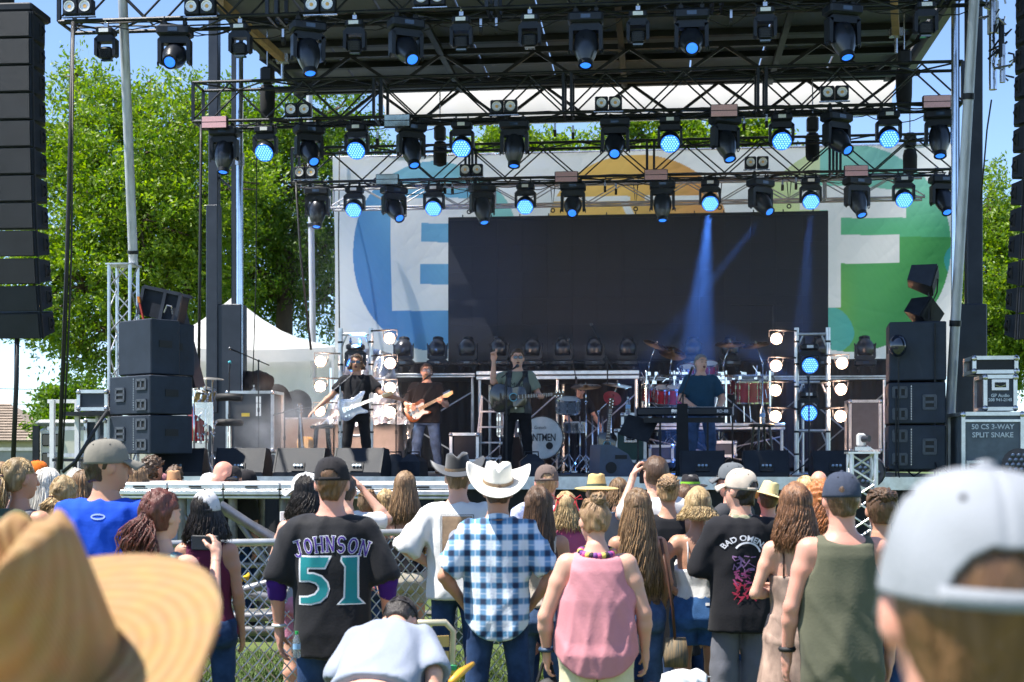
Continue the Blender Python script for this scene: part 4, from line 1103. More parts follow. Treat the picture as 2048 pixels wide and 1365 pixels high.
def cap_parts(p, head, Mh, m, kind, yaw=0.0, tilt=-.06, m2=None, snap=False, size=1.03, visor_m=None, res=(64, 18)):
	"""baseball cap: panelled dome, visor, button, strap"""
	Cc = Vector((0, -.008, 1.672)); T = Mh @ Matrix.Translation(Cc) @ Matrix.Rotation(yaw, 4, 'Z') @ Matrix.Rotation(tilt, 4, 'X') @ Matrix.Scale(size, 4)
	mats2 = m2 or m
	n, k = res; rings = []
	def pt(phi, th):
		c = max(math.cos(th), 0) ** .72; sd = 1 - .018 * sum(math.exp(-((math.atan2(math.sin(phi - q), math.cos(phi - q))) / .06) ** 2) for q in [PI / 6 + PI / 3 * j for j in range(6)]) * (1 if th < 1.45 else 0)
		lift = .012 * math.sin(phi) ** 2 if math.sin(phi) > 0 else 0
		wr = 1 + .012 * math.sin(phi * 5 + th * 7) * math.cos(th)
		return Vector((.088 * math.cos(phi) * c * sd * wr, .107 * math.sin(phi) * c * sd * wr, -.012 + lift * (1 - th / 1.57) + .118 * math.sin(th) ** .92 * sd))
	vs, fs = [], []
	for i in range(k + 1):
		for j in range(n): vs.append(pt(2 * PI * j / n, .001 + (PI / 2 - .03) * i / k))
	for i in range(k):
		for j in range(n):
			phi = 2 * PI * (j + .5) / n; th = (i + .5) / k * 1.5
			if snap:
				q = math.atan2(math.sin(phi - 1.5 * PI), math.cos(phi - 1.5 * PI))
				if (q / .56) ** 2 + (th / .42) ** 2 < 1: continue
			fs.append((i * n + j, i * n + (j + 1) % n, (i + 1) * n + (j + 1) % n, (i + 1) * n + j))
	vs.append(Vector((0, 0, .106))); fs += [(k * n + j, k * n + (j + 1) % n, len(vs) - 1) for j in range(n)]
	front = [f for f in fs if m2 and sum(vs[i].y for i in f) / len(f) > .03]; back = [f for f in fs if f not in set(front)] if m2 else fs
	def emit(fl, mm, nm):
		mb = MB(); mb.v = [tuple(T @ q) for q in vs]; mb.f = fl; o = mb.build(nm, mm, p, world=False, smooth=True)
		so = o.modifiers.new('t', 'SOLIDIFY'); so.thickness = .0035; so.offset = -1; return o
	crown = emit(back, mats2 if m2 else m, 'cap_crown')
	if front: emit(front, m, 'cap_front')
	rg = []
	for v in range(9):
		f = v / 8; row = []
		for u in range(17):
			a = (u / 16 - .5) * 2.05; base = Vector((.089 * math.sin(a), .107 * math.cos(a), .0))
			ln = .078 * math.cos(a * .82) ** .5 if abs(a) < 1.8 else 0
			q = base + Vector((-base.x * .04 * f, ln * f, 0)); q.z = -.004 + .012 * math.cos(a) ** 2 * (1 - f) - .030 * f * (a / 1.0) ** 2 - .012 * f * f; row.append(q)
		rg.append(row)
	vm = MB(); vm.loft(rg, False, False, T, close=False); o = vm.build('visor', visor_m or m, p, world=False, smooth=True)
	so = o.modifiers.new('t', 'SOLIDIFY'); so.thickness = .005
	MB().ball((0, 0, .107), (.010, .010, .006), 8, 4, T).build('cap_button', visor_m or m, p, world=False, smooth=True)
	ey = MB()
	for j in range(6): q = pt(j * PI / 3 + .0, .86); ey.ball(q * 1.005, .0035, 6, 4, T)
	tag(ey.build('eyelets', BLKR, p, world=False), kind='stuff')
	if snap:
		r0, r1 = [], []
		for u in range(13):
			a = (u / 12 - .5) * 1.25; q = Vector((.091 * math.sin(a), -.110 * math.cos(a), -.012)); r0.append(q); r1.append(q + Vector((0, .002, .017)))
		o = MB().loft([r0, r1], False, False, T, close=False).build('cap_strap', visor_m or mats2, p, world=False, smooth=True)
		so = o.modifiers.new('t', 'SOLIDIFY'); so.thickness = .003
	return crown

def cowboy_hat(p, Mh, m, band_m, brim=.105, curl=.075, crown_h=.118, crease=.04, tilt=(0, 0, 0), size=1.0, z=1.70, droop=.015):
	T = Mh @ Matrix.Translation((0, -.008, z)) @ Euler(tilt).to_matrix().to_4x4() @ Matrix.Scale(size, 4)
	n = 72; rings = []
	def top(phi, rho):
		x = .066 * rho * math.cos(phi); y = .090 * rho * math.sin(phi); fr = max(0, y) / .09
		z_ = crown_h - .012 * rho ** 3 - crease * math.exp(-(x / (.017 + .012 * (1 - rho))) ** 2) * (1 - .45 * rho) - fr * .02
		z_ -= .020 * math.exp(-((x - .045) / .02) ** 2 - ((y - .05) / .035) ** 2) + .020 * math.exp(-((x + .045) / .02) ** 2 - ((y - .05) / .035) ** 2)
		return Vector((x, y, z_))
	for i in range(9): rings.append([top(2 * PI * j / n, max(.02, i / 8)) for j in range(n)])
	for i in range(1, 8):
		f = i / 7; row = []
		for j in range(n):
			phi = 2 * PI * j / n; q = top(phi, 1)
			x = q.x + (.083 * math.cos(phi) - q.x) * f ** .8; y = q.y + (.103 * math.sin(phi) - q.y) * f ** .8
			row.append(Vector((x, y, q.z * (1 - f))))
		rings.append(row)
	cr = MB().loft(rings, True, False, T).build('hat_crown', m, p, world=False, smooth=True)
	rg = []
	for i in range(11):
		f = i / 10; row = []
		for j in range(n):
			phi = 2 * PI * j / n; cs, sn = math.cos(phi), math.sin(phi)
			w = brim * (1 + .10 * abs(sn)); R = Vector((.082 * cs, .102 * sn, 0)); out = Vector((cs, sn, 0)) * w * f
			zz = curl * abs(cs) ** 2.2 * f ** 1.7 - droop * abs(sn) ** 2 * f ** 1.5 + .004 * math.sin(3 * phi) * f
			out *= 1 - .18 * (abs(cs) ** 3) * f
			row.append(R + out + Vector((0, 0, zz)))
		rg.append(row)
	b = MB().loft(rg, False, False, T).build('hat_brim', m, p, world=False, smooth=True)
	so = b.modifiers.new('t', 'SOLIDIFY'); so.thickness = .0045; so.offset = 0
	if band_m:
		r0 = [[Vector((.0845 * math.cos(2 * PI * j / n), .1045 * math.sin(2 * PI * j / n), zz)) for j in range(n)] for zz in (.003, .022)]
		MB().loft(r0, False, False, T).build('hat_band', band_m, p, world=False, smooth=True)
	return cr
def sun_hat(p, Mh, m, band_m, brim=.13, tilt=(0, 0, 0), size=1.0, z=1.69, crown_h=.115, droop=.035):
	return cowboy_hat(p, Mh, m, band_m, brim, -droop * .4, crown_h, .012, tilt, size, z, droop)

PEOPLE = {}
def person(label, u, Y, top_v=None, H=1.72, yaw=0.0, z0=0.0, fem=False, sk='fair', bulk=1.0, belly=0.0, arms=None, hands=(.35, .35), head=(0, 0, 0), lean=(0, 0, 0),
		   hair=None, hat=None, top=None, bot=None, shoes=True, group='people in the crowd', far=False, mouth=0.0, face=False, seed=1, stance=.0, key=None, hp=None, legs=None, nolow=False, shoulder=1.0):
	"""top_v: photo row of the top of the bare head, from which the height is taken"""
	X = (u - CX) * Y / F
	if top_v is not None: H = CZ + (HY - top_v) * Y / F - z0
	s = H / 1.765
	t = thing('person', label, 'person', (X, Y, z0), yaw, group=group); t.scale = (s, s, s)
	h = .018 if far else .0125
	prof = FEM if fem else MALE; af = (.86 if fem else 1.0); bk = bulk
	sx = (.158 if fem else .185) * (bk * .75 + .25) * shoulder; sz = 1.395 if fem else 1.405
	Um = Matrix.Translation((0, 0, .95)) @ Euler(lean).to_matrix().to_4x4() @ Matrix.Translation((0, 0, -.95))
	Hm = Um @ Matrix.Translation((0, -.012, 1.50)) @ Euler((head[1], head[2], head[0]), 'XYZ').to_matrix().to_4x4() @ Matrix.Scale(1.06, 4) @ Matrix.Translation((0, .012, -1.50))
	if arms is None: arms = 'down'
	pre = dict(down=((.235, -.015, 1.12), (.245, .05, .88)), hip=((.36, -.10, 1.17), (.19, .03, 1.02)), pocket=((.30, -.09, 1.13), (.20, .07, .93)), front=((.24, .01, 1.12), (.10, .24, 1.10)),
			   fold=((.235, .02, 1.12), (.02, .20, 1.16)), phone=((.22, .14, 1.22), (.10, .27, 1.50)), phoneout=((.30, .05, 1.22), (.19, .22, 1.42)), up=((.33, .04, 1.55), (.28, .10, 1.80)), brow=((.33, .10, 1.42), (.13, .14, 1.66)))
	if isinstance(arms, str): arms = (arms, arms)
	J = []
	for sd, a in ((1, arms[0]), (-1, arms[1])):
		if isinstance(a, str): e, w = pre[a]; e = (e[0] * sd, e[1], e[2]); w = (w[0] * sd, w[1], w[2])
		else: e, w = a
		if isinstance(a, str):
			kx = sx - .185; e = (e[0] + sd * kx, e[1], e[2]); w = (w[0] + sd * kx, w[1], w[2])
		J.append((Vector((sd * sx, -.015, sz)), Vector(e), Vector(w)))
	# ---- body
	allp = [q for j in J for q in j]
	lo = [min(-.25 * bk, min(q[i] for q in allp) - .1) if i < 2 else .80 for i in range(3)]; hi = [max(.25 * bk, max(q[i] for q in allp) + .1) if i < 2 else max(1.56, max(q.z for q in allp) + .08) for i in range(3)]
	lo[1] = min(lo[1], -.25); hi[1] = max(hi[1], .25 + belly); lo[2] = min(.8, min(q.z for q in allp) - .06)
	g = SDF(lo, hi, h); tp = top or {}
	g.torso(prof, -.008, bulk=bk, belly=belly * .9)
	g.cone((0, -.022, 1.44), (0, -.006, 1.56), .055 if fem else .064, .048 if fem else .058, .05)
	g.cone((-sx * .9, -.02, sz + .01), (sx * .9, -.02, sz + .01), .052 * af, .052 * af, .05)
	ab = bk ** 1.25
	for S_, E, W_ in J:
		g.cone(S_, S_.lerp(E, .35), .058 * af * ab, .056 * af * ab, .04); g.cone(S_.lerp(E, .35), E, .054 * af * ab, .041 * af * ab, .02)
		M_ = E.lerp(W_, .28); g.cone(E, M_, .041 * af * ab, .043 * af * ab, .02); g.cone(M_, W_, .043 * af * ab, .027 * af, .02)
	if tp.get('kind') in ('tank', 'cami', 'strap'):
		g.cone((0, -.118 * bk - .01, 1.02), (0, -.118 * bk - .01, 1.38), .012, .012, .04, 'sub')
	parts = [(xf(g.mesh()[0], Um), g.mesh()[1])]
	hv, hf = head_mesh(.013 if far else .0085, fem, mouth=mouth); parts.append((xf(hv, Hm), hf))
	for (S_, E, W_), sd, cu, i in zip(J, (1, -1), hands, (0, 1)):
		if cu is None: continue
		d = (W_ - E).normalized(); nr = Vector((-sd, .15, 0)); pnt = False; hs = 0.95 if fem else 1.03
		if isinstance(cu, dict): d = Vector(cu.get('d', d)); nr = Vector(cu.get('n', nr)); pnt = cu.get('point', False); spd = cu.get('spread', 1.0); cu = cu.get('curl', .35)
		else: spd = 1.0
		v, f = hand_mesh(W_ + d * .012, d, sd, nr, cu, pnt, spd, hs); parts.append((xf(v, Um), f))
	st = stance; hx = .095 * (bk * .8 + .2)
	LG = legs or [((hx, 0, .90), (hx + .015 + st * .5, .02, .49), (hx + .02 + st, -.02, .085)), ((-hx, 0, .90), (-hx - .015 - st * .5, .02, .49), (-hx - .02 - st, -.02, .085))]
	lg = bk ** 1.1
	if not nolow:
		g = SDF((-.36 - st - .1 * bk, -.26, 0), (.36 + st + .1 * bk, .26, .99), h); g.torso(prof, -.008, z0=.80, z1=.98, bulk=bk)
		for a, b, c in LG:
			a, b, c = Vector(a), Vector(b), Vector(c); g.cone(a, b, .085 * lg, .058 * lg, .03); q = b.lerp(c, .32) + Vector((0, -.015, 0)); g.cone(b, q, .055 * lg, .057 * lg, .03); g.cone(q, c, .055 * lg, .038, .03)
			g.cone(c, c + Vector((0, .14, -.045)), .04, .03, .03)
		parts.append(g.mesh())
	v, f = join(parts)
	o = np_mesh('body', v, f, SK[sk], t); rec = dict(t=t, Um=Um, Hm=Hm, s=s, J=J, body=o)
	# ---- trousers, skirts
	if bot and not nolow:
		kd = bot['kind']; e = bot.get('e', .007); m = bot['m']; bh = .013 if not far else .018
		g = SDF((-.42 - st - .1 * bk, -.34, 0), (.42 + st + .1 * bk, .34, 1.06), bh); wz = bot.get('waist', .95)
		g.torso(prof, e, z0=.79, z1=wz, bulk=bk)
		if kd in ('jeans', 'shorts'):
			cut = bot.get('cut', .06); fl = bot.get('flare', 0)
			for a, b, c in LG:
				a, b, c = Vector(a), Vector(b), Vector(c)
				g.cone(a, b, .090 * lg + e, .064 * lg + e + fl, .03); g.cone(b, c, .064 * lg + e + fl, .052 + e + fl, .03)
				if fem: g.ell((a.x, -.055, .86), (.085 * bk, .08 * bk, .085), .05)
			g.below(cut); g.folds(.006, seed, .35, 1.1)
		else:                                             # skirt or dress bottom
			cut = bot.get('cut', .5); fl = bot.get('flare', .05)
			g.torso([(cut, .20 + fl, .15 + fl * .8), (.60, .185 + fl * .6, .14 + fl * .5), (.86, .188, .138), (1.02, .155, .11)], e, bulk=bk); g.folds(.008, seed, .95, .9)
			g.below(cut)
		v, f = g.mesh(); rec['bot'] = np_mesh(bot.get('name', 'jeans'), v, f, m, t)
	if shoes and not nolow:
		sv = []
		for _, b, c in LG:
			c = Vector(c); g = SDF(c + Vector((-.09, -.12, -.12)), c + Vector((.09, .24, .08)), .012)
			g.cone(c + Vector((0, -.03, -.04)), c + Vector((.0, .15, -.055)), .048, .036, .03); g.below(.004); sv.append(g.mesh())
		for q in sv: np_mesh('shoe', q[0], q[1], shoes if shoes is not True else BLKR, t)
	# ---- shirts
	if top:
		kd = top['kind']; e = top.get('e', .016); m = top['m']; bh = .0125 if not far else .018
		sl = top.get('sleeve', .62 if kd in ('tee',) else 0)
		hem = top.get('hem', .84); allq = [q for j in J for q in j[:2]]
		lo = [min(-.32 * bk, min(q.x for q in allq) - .14), min(-.32, min(q.y for q in allq) - .14), min(hem - .05, min(q.z for q in allq) - .12)]; hi = [max(.32 * bk, max(q.x for q in allq) + .14), max(.32 + belly, max(q.y for q in allq) + .14), max(1.58, max(q.z for q in allq) + .1)]
		g = SDF(lo, hi, bh); pf = [list(q) for q in prof]
		if top.get('boxy', 0):
			for q in pf:
				if q[0] < 1.25: q[1] = max(q[1], .168 + .016 * top['boxy']); q[2] = max(q[2], .118 + .01 * top['boxy'])
		pf[0][0] = min(pf[0][0], hem - .01)
		g.torso(pf, e, z0=hem, z1=1.475 if kd in ('tee', 'jacket') else 1.44, bulk=bk, belly=belly)
		if kd in ('tee', 'jacket'):
			g.cone((-sx * .9, -.02, sz + .012), (sx * .9, -.02, sz + .012), .055 * af + .008, .055 * af + .008, .05)
			for S_, E, W_ in J:
				a1 = S_.lerp(E, min(sl, 1.0)); lw = top.get('loose', .024)
				g.cone(S_, a1, .062 * af * ab + .01, .054 * af * ab + lw, .03)
				if sl > 1: g.cone(E, E.lerp(W_, sl - 1), .05 * af * ab + .016, .034 * af * ab + .016, .03)
		elif kd == 'tank':
			g.cone((-sx * .62, -.02, sz + .022), (sx * .62, -.02, sz + .022), .052 * af, .052 * af, .05)
		g.folds(1.7 * top.get('fold', .007), seed + 50, top.get('vert', .55), top.get('fs', 1.0))
		if top.get('curvehem'):
			X_, Y_, Z_ = np.meshgrid(*g.ax, indexing='ij'); g.f = np.maximum(g.f, (hem + top['curvehem'] * (np.abs(X_) / .2 / bk) ** 2.5 - Z_).astype(np.float32))
		else: g.below(hem)
		nk = top.get('neck', (.078, .075, .05))
		if kd == 'tank':
			for sd in (1, -1):
				hd = top.get('hole', .075); g.ell((sd * (sx + .028), -.015, sz - .02), (hd * (.8 + .2 * bk), .16, .115 * (.7 + .3 * bk)), .012, 'sub')
			g.ell((0, -.01, 1.50), (.085, .095, .075 + top.get('scoop', .02)), .012, 'sub')
		elif kd == 'cami':
			X_, Y_, Z_ = np.meshgrid(*g.ax, indexing='ij'); cz = top.get('upper', 1.24)
			g.f = np.maximum(g.f, (Z_ - cz - .06 * np.clip(Y_ / .1, -.2, 1)).astype(np.float32))
		else:
			g.ell((0, .0, 1.505), nk, .012, 'sub')
		for S_, E, W_ in J:                                 # an open cuff
			if kd in ('tee', 'jacket') and sl <= 1:
				a1 = S_.lerp(E, sl); d = (E - S_).normalized(); g.cone(a1 + d * .075, a1 + d * .2, .078 * ab, .078 * ab, .008, 'sub')
		v, f = g.mesh(); rec['top'] = np_mesh(top.get('name', 'shirt'), xf(v, Um), f, m, t)
		if kd == 'cami':
			for sd in (1, -1):
				sp = MB(); sp.tube([Um @ Vector(q) for q in ((sd * .085, -.108 * bk, top.get('upper', 1.24) - .02), (sd * .085, -.108 * bk, 1.36), (sd * .088, -.05, 1.452), (sd * .09, .03, 1.44), (sd * .085, .11, 1.3))], .006, 6)
				sp.build('shoulder_strap', top.get('sm', m), t, world=False, smooth=True)
		if top.get('collar'):
			cm = MB(); n = 24; r0 = [[Um @ Vector((q * math.sin(2 * PI * j / n), -.012 + q * 1.05 * math.cos(2 * PI * j / n), z_ - .02 * math.cos(2 * PI * j / n))) for j in range(n)] for q, z_ in ((.072, 1.455), (.066, 1.50), (.072, 1.498), (.086, 1.462))]
			cm.loft(r0, False, False).build('collar', m, t, world=False, smooth=True)
		if top.get('sleeve2'):                                # a longer sleeve worn underneath
			s2, m2 = top['sleeve2']
			for S_, E, W_ in J:
				g = SDF(lo, hi, .0125); g.cone(S_, E, .058 * af * ab, .05 * af * ab, .03); g.cone(E, E.lerp(W_, s2 - 1), .05 * af * ab + .006, .045 * af * ab + .006, .03)
				g.folds(.006, seed + 9, -.6, 1.5); v, f = g.mesh(); np_mesh('undershirt_sleeve', xf(v, Um), f, m2, t)
	# ---- hair
	if hair:
		if hat: hair = dict(hair, e=hair.get('e', .002) if hair.get('e', .01) < .01 else .002)
		hm = HR[hair['c']]; kd = hair['kind']; hh = .013 if far else .009
		if kd != 'bald':
			v, f = scalp(hair.get('e', .010), hair.get('low', 1.575), seed=seed, rough=hair.get('rough', .0018), curl=hair.get('curl', 0), h=hh)
			ho = np_mesh('hair', xf(v, Hm), f, hm, t)
		if kd in ('long', 'tail'):
			q = dict(hair); q['n'] = hair.get('n', 110) // (2 if far else 1)
			if kd == 'tail' and 'tie' not in q: q['tie'] = (0, -.12, 1.69)
			mb = locks(q, seed); mb.v = [tuple(Hm @ Vector(x)) for x in mb.v]; mb.build('hair_locks', hm, t, world=False, smooth=True)
			if kd == 'tail': MB().torus((0, 0, 0), .017, .007, 12, 5, Hm @ Matrix.Translation(q['tie'])).build('hair_tie', cloth('hair_tie', (.05, .02, .03)), t, world=False, smooth=True)
		if kd == 'bun':
			bp = Vector(hair.get('at', (0, -.10, 1.735))); br = hair.get('r', .042); mb = MB(); r = random.Random(seed)
			for k in range(26):
				ax = Vector((r.gauss(0, 1), r.gauss(0, 1), r.gauss(0, 1))).normalized(); x_, y_, _ = basis(ax)
				mb.tube([bp + (x_ * math.cos(a) + y_ * math.sin(a)) * br * r.uniform(.8, 1.02) + ax * br * r.uniform(-.25, .25) for a in [i * .7 for i in range(7)]], .0075, 5)
			mb.ball(bp, br * .92, 12, 8)
			for k in range(60):
				a = r.uniform(-2.4, 2.4); e0 = r.uniform(.0, 1.3); st_ = Vector((.087 * math.sin(a) * math.cos(e0), -.012 - .108 * math.cos(a) * math.cos(e0), 1.672 + .106 * math.sin(e0))); mid = (st_ + bp) * .5; c_ = Vector((0, -.012, 1.672)); mid = c_ + (mid - c_).normalized() * .112
				mb.tube([st_, mid, bp], [.004, .007, .006], 4)
			mb.v = [tuple(Hm @ Vector(x)) for x in mb.v]; mb.build('hair_bun', hm, t, world=False, smooth=True)
	if face:                                                # features that read from the front
		fm = MB()
		for sd in (1, -1): fm.tube([Hm @ Vector(q) for q in ((sd * .014, .102, 1.680), (sd * .032, .101, 1.687), (sd * .05, .086, 1.680))], .005, 5)
		fm.build('eyebrows', HR[hair['c']] if hair else HR['brown'], t, world=False, smooth=True)
		if not (hp and hp.get('glasses')):
			em = MB()
			for sd in (1, -1): em.tube([Hm @ Vector(q) for q in ((sd * .019, .094, 1.651), (sd * .031, .097, 1.649), (sd * .044, .090, 1.651))], .0035, 5)
			em.build('eyelids', mat('eye_dark', (.03, .018, .014), .4, var=0), t, world=False)
		lm = MB().ball((0, .0975, 1.583), (.021, .008, .006 + mouth * .8), 12, 6, Hm); lm.build('mouth', mat('mouth', (.10, .02, .02), .4, var=0) if mouth else mat('lips', (.36, .13, .11), .45, var=0), t, world=False, smooth=True)
	if hp and hp.get('glasses'):
		gm = MB(); gm2 = MB()
		for sd in (1, -1):
			M2 = Hm @ Matrix.Translation((sd * .033, .108, 1.652)) @ Matrix.Rotation(-sd * .22, 4, 'Z')
			gm.box((0, 0, 0), (.054, .006, .038), M2, bev=.002); gm2.tube([Hm @ Vector(q) for q in ((sd * .060, .098, 1.660), (sd * .078, .04, 1.660), (sd * .08, -.02, 1.652))], .004, 5)
		gm2.tube([Hm @ Vector(q) for q in ((-.01, .112, 1.66), (.01, .112, 1.66))], .004, 5)
		gm.build('lens', hp['glasses'], t, world=False); gm2.build('glasses_frame', BLKP, t, world=False)
	if hp and hp.get('beard'):
		g = SDF((-.09, -.02, 1.50), (.09, .14, 1.64), .008); g.ell((0, .062, 1.565), (.052, .054, .045), .02); g.ell((0, .097, 1.60), (.03, .012, .008), .01); g.ell((0, .10, 1.585), (.02, .02, .008), .006, 'sub'); v, f = g.mesh(); np_mesh('beard', xf(v, Hm), f, HR[hp['beard']], t)
	if hat:
		k = hat.pop('type')
		if k == 'cap': rec['hat'] = cap_parts(t, None, Hm, kind=None, **hat)
		elif k == 'cowboy': rec['hat'] = cowboy_hat(t, Hm, **hat)
		elif k == 'sun': rec['hat'] = sun_hat(t, Hm, **hat)
	if key: PEOPLE[key] = rec
	return rec

# ------------------------------------------------------------------ flat print laid on cloth
import bmesh
def text_polys(s, size, offset=0.0, spacing=1.0):
	cu = bpy.data.curves.new('txt', 'FONT'); cu.body = s; cu.size = size; cu.offset = offset; cu.align_x = 'CENTER'; cu.align_y = 'CENTER'; cu.space_character = spacing; cu.resolution_u = 3
	o = bpy.data.objects.new('txt', cu); C.objects.link(o); dg = bpy.context.evaluated_depsgraph_get(); me = bpy.data.meshes.new_from_object(o.evaluated_get(dg))
	v = [(q.co.x, q.co.y) for q in me.vertices]; f = [tuple(p.vertices) for p in me.polygons]
	bpy.data.objects.remove(o); bpy.data.curves.remove(cu); bpy.data.meshes.remove(me); return v, f
def poly(pts): return [tuple(p) for p in pts], [tuple(range(len(pts)))]
def ring_poly(cx, cy, rx, ry, a0, a1, w, n=16, wf=1.0):
	v, f = [], []
	for i in range(n + 1):
		a = a0 + (a1 - a0) * i / n
		for q in (-.5, .5): v.append((cx + (rx + q * w) * math.cos(a), cy + (ry + q * w * wf) * math.sin(a)))
	for i in range(n): f.append((2 * i, 2 * i + 2, 2 * i + 3, 2 * i + 1))
	return v, f
def strokes(segs, w, ext=0.0):
	v, f = [], []
	for (a, b, k) in segs:
		a = Vector((*a, 0)); b = Vector((*b, 0)); d = (b - a).normalized(); n = Vector((-d.y, d.x, 0)); hw = w * k / 2 + ext; i = len(v)
		a -= d * ext; b += d * ext; v += [(q.x, q.y) for q in (a - n * hw, b - n * hw, b + n * hw, a + n * hw)]; f.append((i, i + 1, i + 2, i + 3))
	return v, f
def decal(rec, name, vf, m, dist, warp=None, edge=.025, parent=None, which='top', from_y=-1.0, lab=None):
	"""wraps a flat print onto the garment by casting each point along the body's own front-back axis"""
	o = rec[which]; v, f = vf; bm = bmesh.new(); vs = [bm.verts.new((p[0], p[1], 0)) for p in v]
	for q in f:
		try: bm.faces.new([vs[i] for i in q])
		except ValueError: pass
	bmesh.ops.triangulate(bm, faces=bm.faces[:])
	for _ in range(4):
		L = [e for e in bm.edges if e.calc_length() > edge]
		if not L: break
		bmesh.ops.subdivide_edges(bm, edges=L, cuts=1); bmesh.ops.triangulate(bm, faces=bm.faces[:])
	if 'bvh_' + which not in rec:
		me = o.data; rec['bvh_' + which] = BVHTree.FromPolygons([x.co for x in me.vertices], [p.vertices for p in me.polygons])
	bv = rec['bvh_' + which]; sg = 1 if from_y < 0 else -1
	for q in bm.verts:
		x, z = (warp(q.co.x, q.co.y) if warp else (q.co.x, q.co.y)); x = x if from_y < 0 else -x
		hit = bv.ray_cast(Vector((x, from_y, z)), Vector((0, sg, 0)))
		y = hit[0].y if hit[0] is not None else 0.0
		q.co = Vector((x, y - sg * dist, z))
	me = bpy.data.meshes.new(name); bm.to_mesh(me); bm.free()
	return link_mesh(name, me, m, parent or o, True)
# ================================================================== gear on the deck
def dz(u, v, D):                                      # point on the deck seen at photo column u, depth D (v unused)
	return PZ(u, DECK, D)
WEDGE_G = 'floor monitors along the front of the stage'
def wedge2(u, D, w, label, yaw=0.0, h=.38):
	"""monitor as the audience sees it: slanted back panel with a notch for the connectors"""
	t = thing('floor_monitor', label, 'stage monitor', PZ(u, DECK, D), YA + yaw, group=WEDGE_G)
	pr = [(-.30, .0), (-.30, .06), (-.10, h), (.16, h * .96), (.30, .16), (.30, 0)]
	MB().loft([[(-w / 2, y, z) for y, z in pr][::-1], [(w / 2, y, z) for y, z in pr][::-1]][::-1]).build('cabinet', mat('monitor_paint', (.015, .018, .024), .5, 0, spec=.3, var=.25, scale=6, bump=.3, bscale=260), t, world=False)
	fr = MB()
	for s in (-1, 1):
		fr.bar((s * (w / 2 - .008), -.305, .05), (s * (w / 2 - .008), -.105, h + .002), .02, .012)
	fr.build('edge_trim', BLK, t, world=False)
	a = math.atan2(h - .06, .2); M = Matrix.Translation((0, -.268, .13)) @ Matrix.Rotation(a - PI / 2, 4, 'X')
	MB().box((0, 0.012, 0), (.17, .03, .13), M).build('connector_plate', BLKR, t, world=False)
	for x in (-.045, 0, .045): MB().cyl((x, -.006, .01), (x, -.03, .01), .017, None, 8, M).build('socket', mat('socket_metal', (.35, .45, .55), .3, .6, var=.2), t, world=False)
	return t
wedge2(362, 18.75, .66, 'floor monitor farthest left, beside the left speaker stack', .15)
wedge2(487, 18.75, .66, 'floor monitor second from the left, its back brightly sunlit', .05)
wedge2(606, 18.75, .66, 'floor monitor third from the left, in front of the stool', .0)
wedge2(724, 18.75, .66, 'floor monitor in front of the guitarist with the silver guitar', -.05)
wedge2(1404, 18.45, .56, 'floor monitor in front of the keyboard player', 0, .34)
wedge2(1530, 18.4, .56, 'floor monitor between the keyboard player and the right light tower', 0, .34)
wedge2(1668, 18.4, .56, 'floor monitor farthest right, beside the small silver truss post', 0, .34)
for u, D, yw, lb in ((789, 19.3, .3, 'small black box light standing on the deck beside the floor monitor'), (826, 19.2, -.3, 'small grey house-shaped box on the deck near the jeans guitarist'), (1063, 19.2, .2, 'small dark angled box on the deck in front of the drums'), (690, 20.5, 0, 'low black box on the deck behind the floor monitors'), (540, 19.7, .2, 'squat black box between two floor monitors')):
	t = thing('floor_box', lb, 'box', PZ(u, DECK, D), YA + yw)
	MB().loft([[(-.16, -.14, 0), (.16, -.14, 0), (.16, .14, 0), (-.16, .14, 0)], [(-.16, -.10, .2), (.16, -.10, .2), (.16, .12, .2), (-.16, .12, .2)], [(-.05, -.05, .3), (.05, -.05, .3), (.05, .05, .3), (-.05, .05, .3)]]).build('body', BLKP, t, world=False)
	MB().tube([(-.1, 0, .2), (-.09, 0, .33), (.09, 0, .33), (.1, 0, .2)], .012, 6).build('handle', BLK, t, world=False)
# wedge seen sideways, its blue light put into the case colour
t = thing('side_monitor', 'blue-lit floor monitor standing on its side near the dark acoustic guitar', 'stage monitor', PZ(1228, DECK, 18.9), YA + .4)
MB().plate([(-.28, 0), (.30, 0), (.12, .30), (-.10, .42), (-.26, .42)], .4).build('cabinet', mat('case_blue_light_tint', (.05, .07, .11), .5, var=.2), t, world=False)
MB().box((.02, -.205, .26), (.16, .01, .05)).build('handle_slot', BLKR, t, world=False)
MB().cyl((-.12, -.2, .12), (-.12, -.215, .12), .075, n=18).build('knob', BLKR, t, world=False)

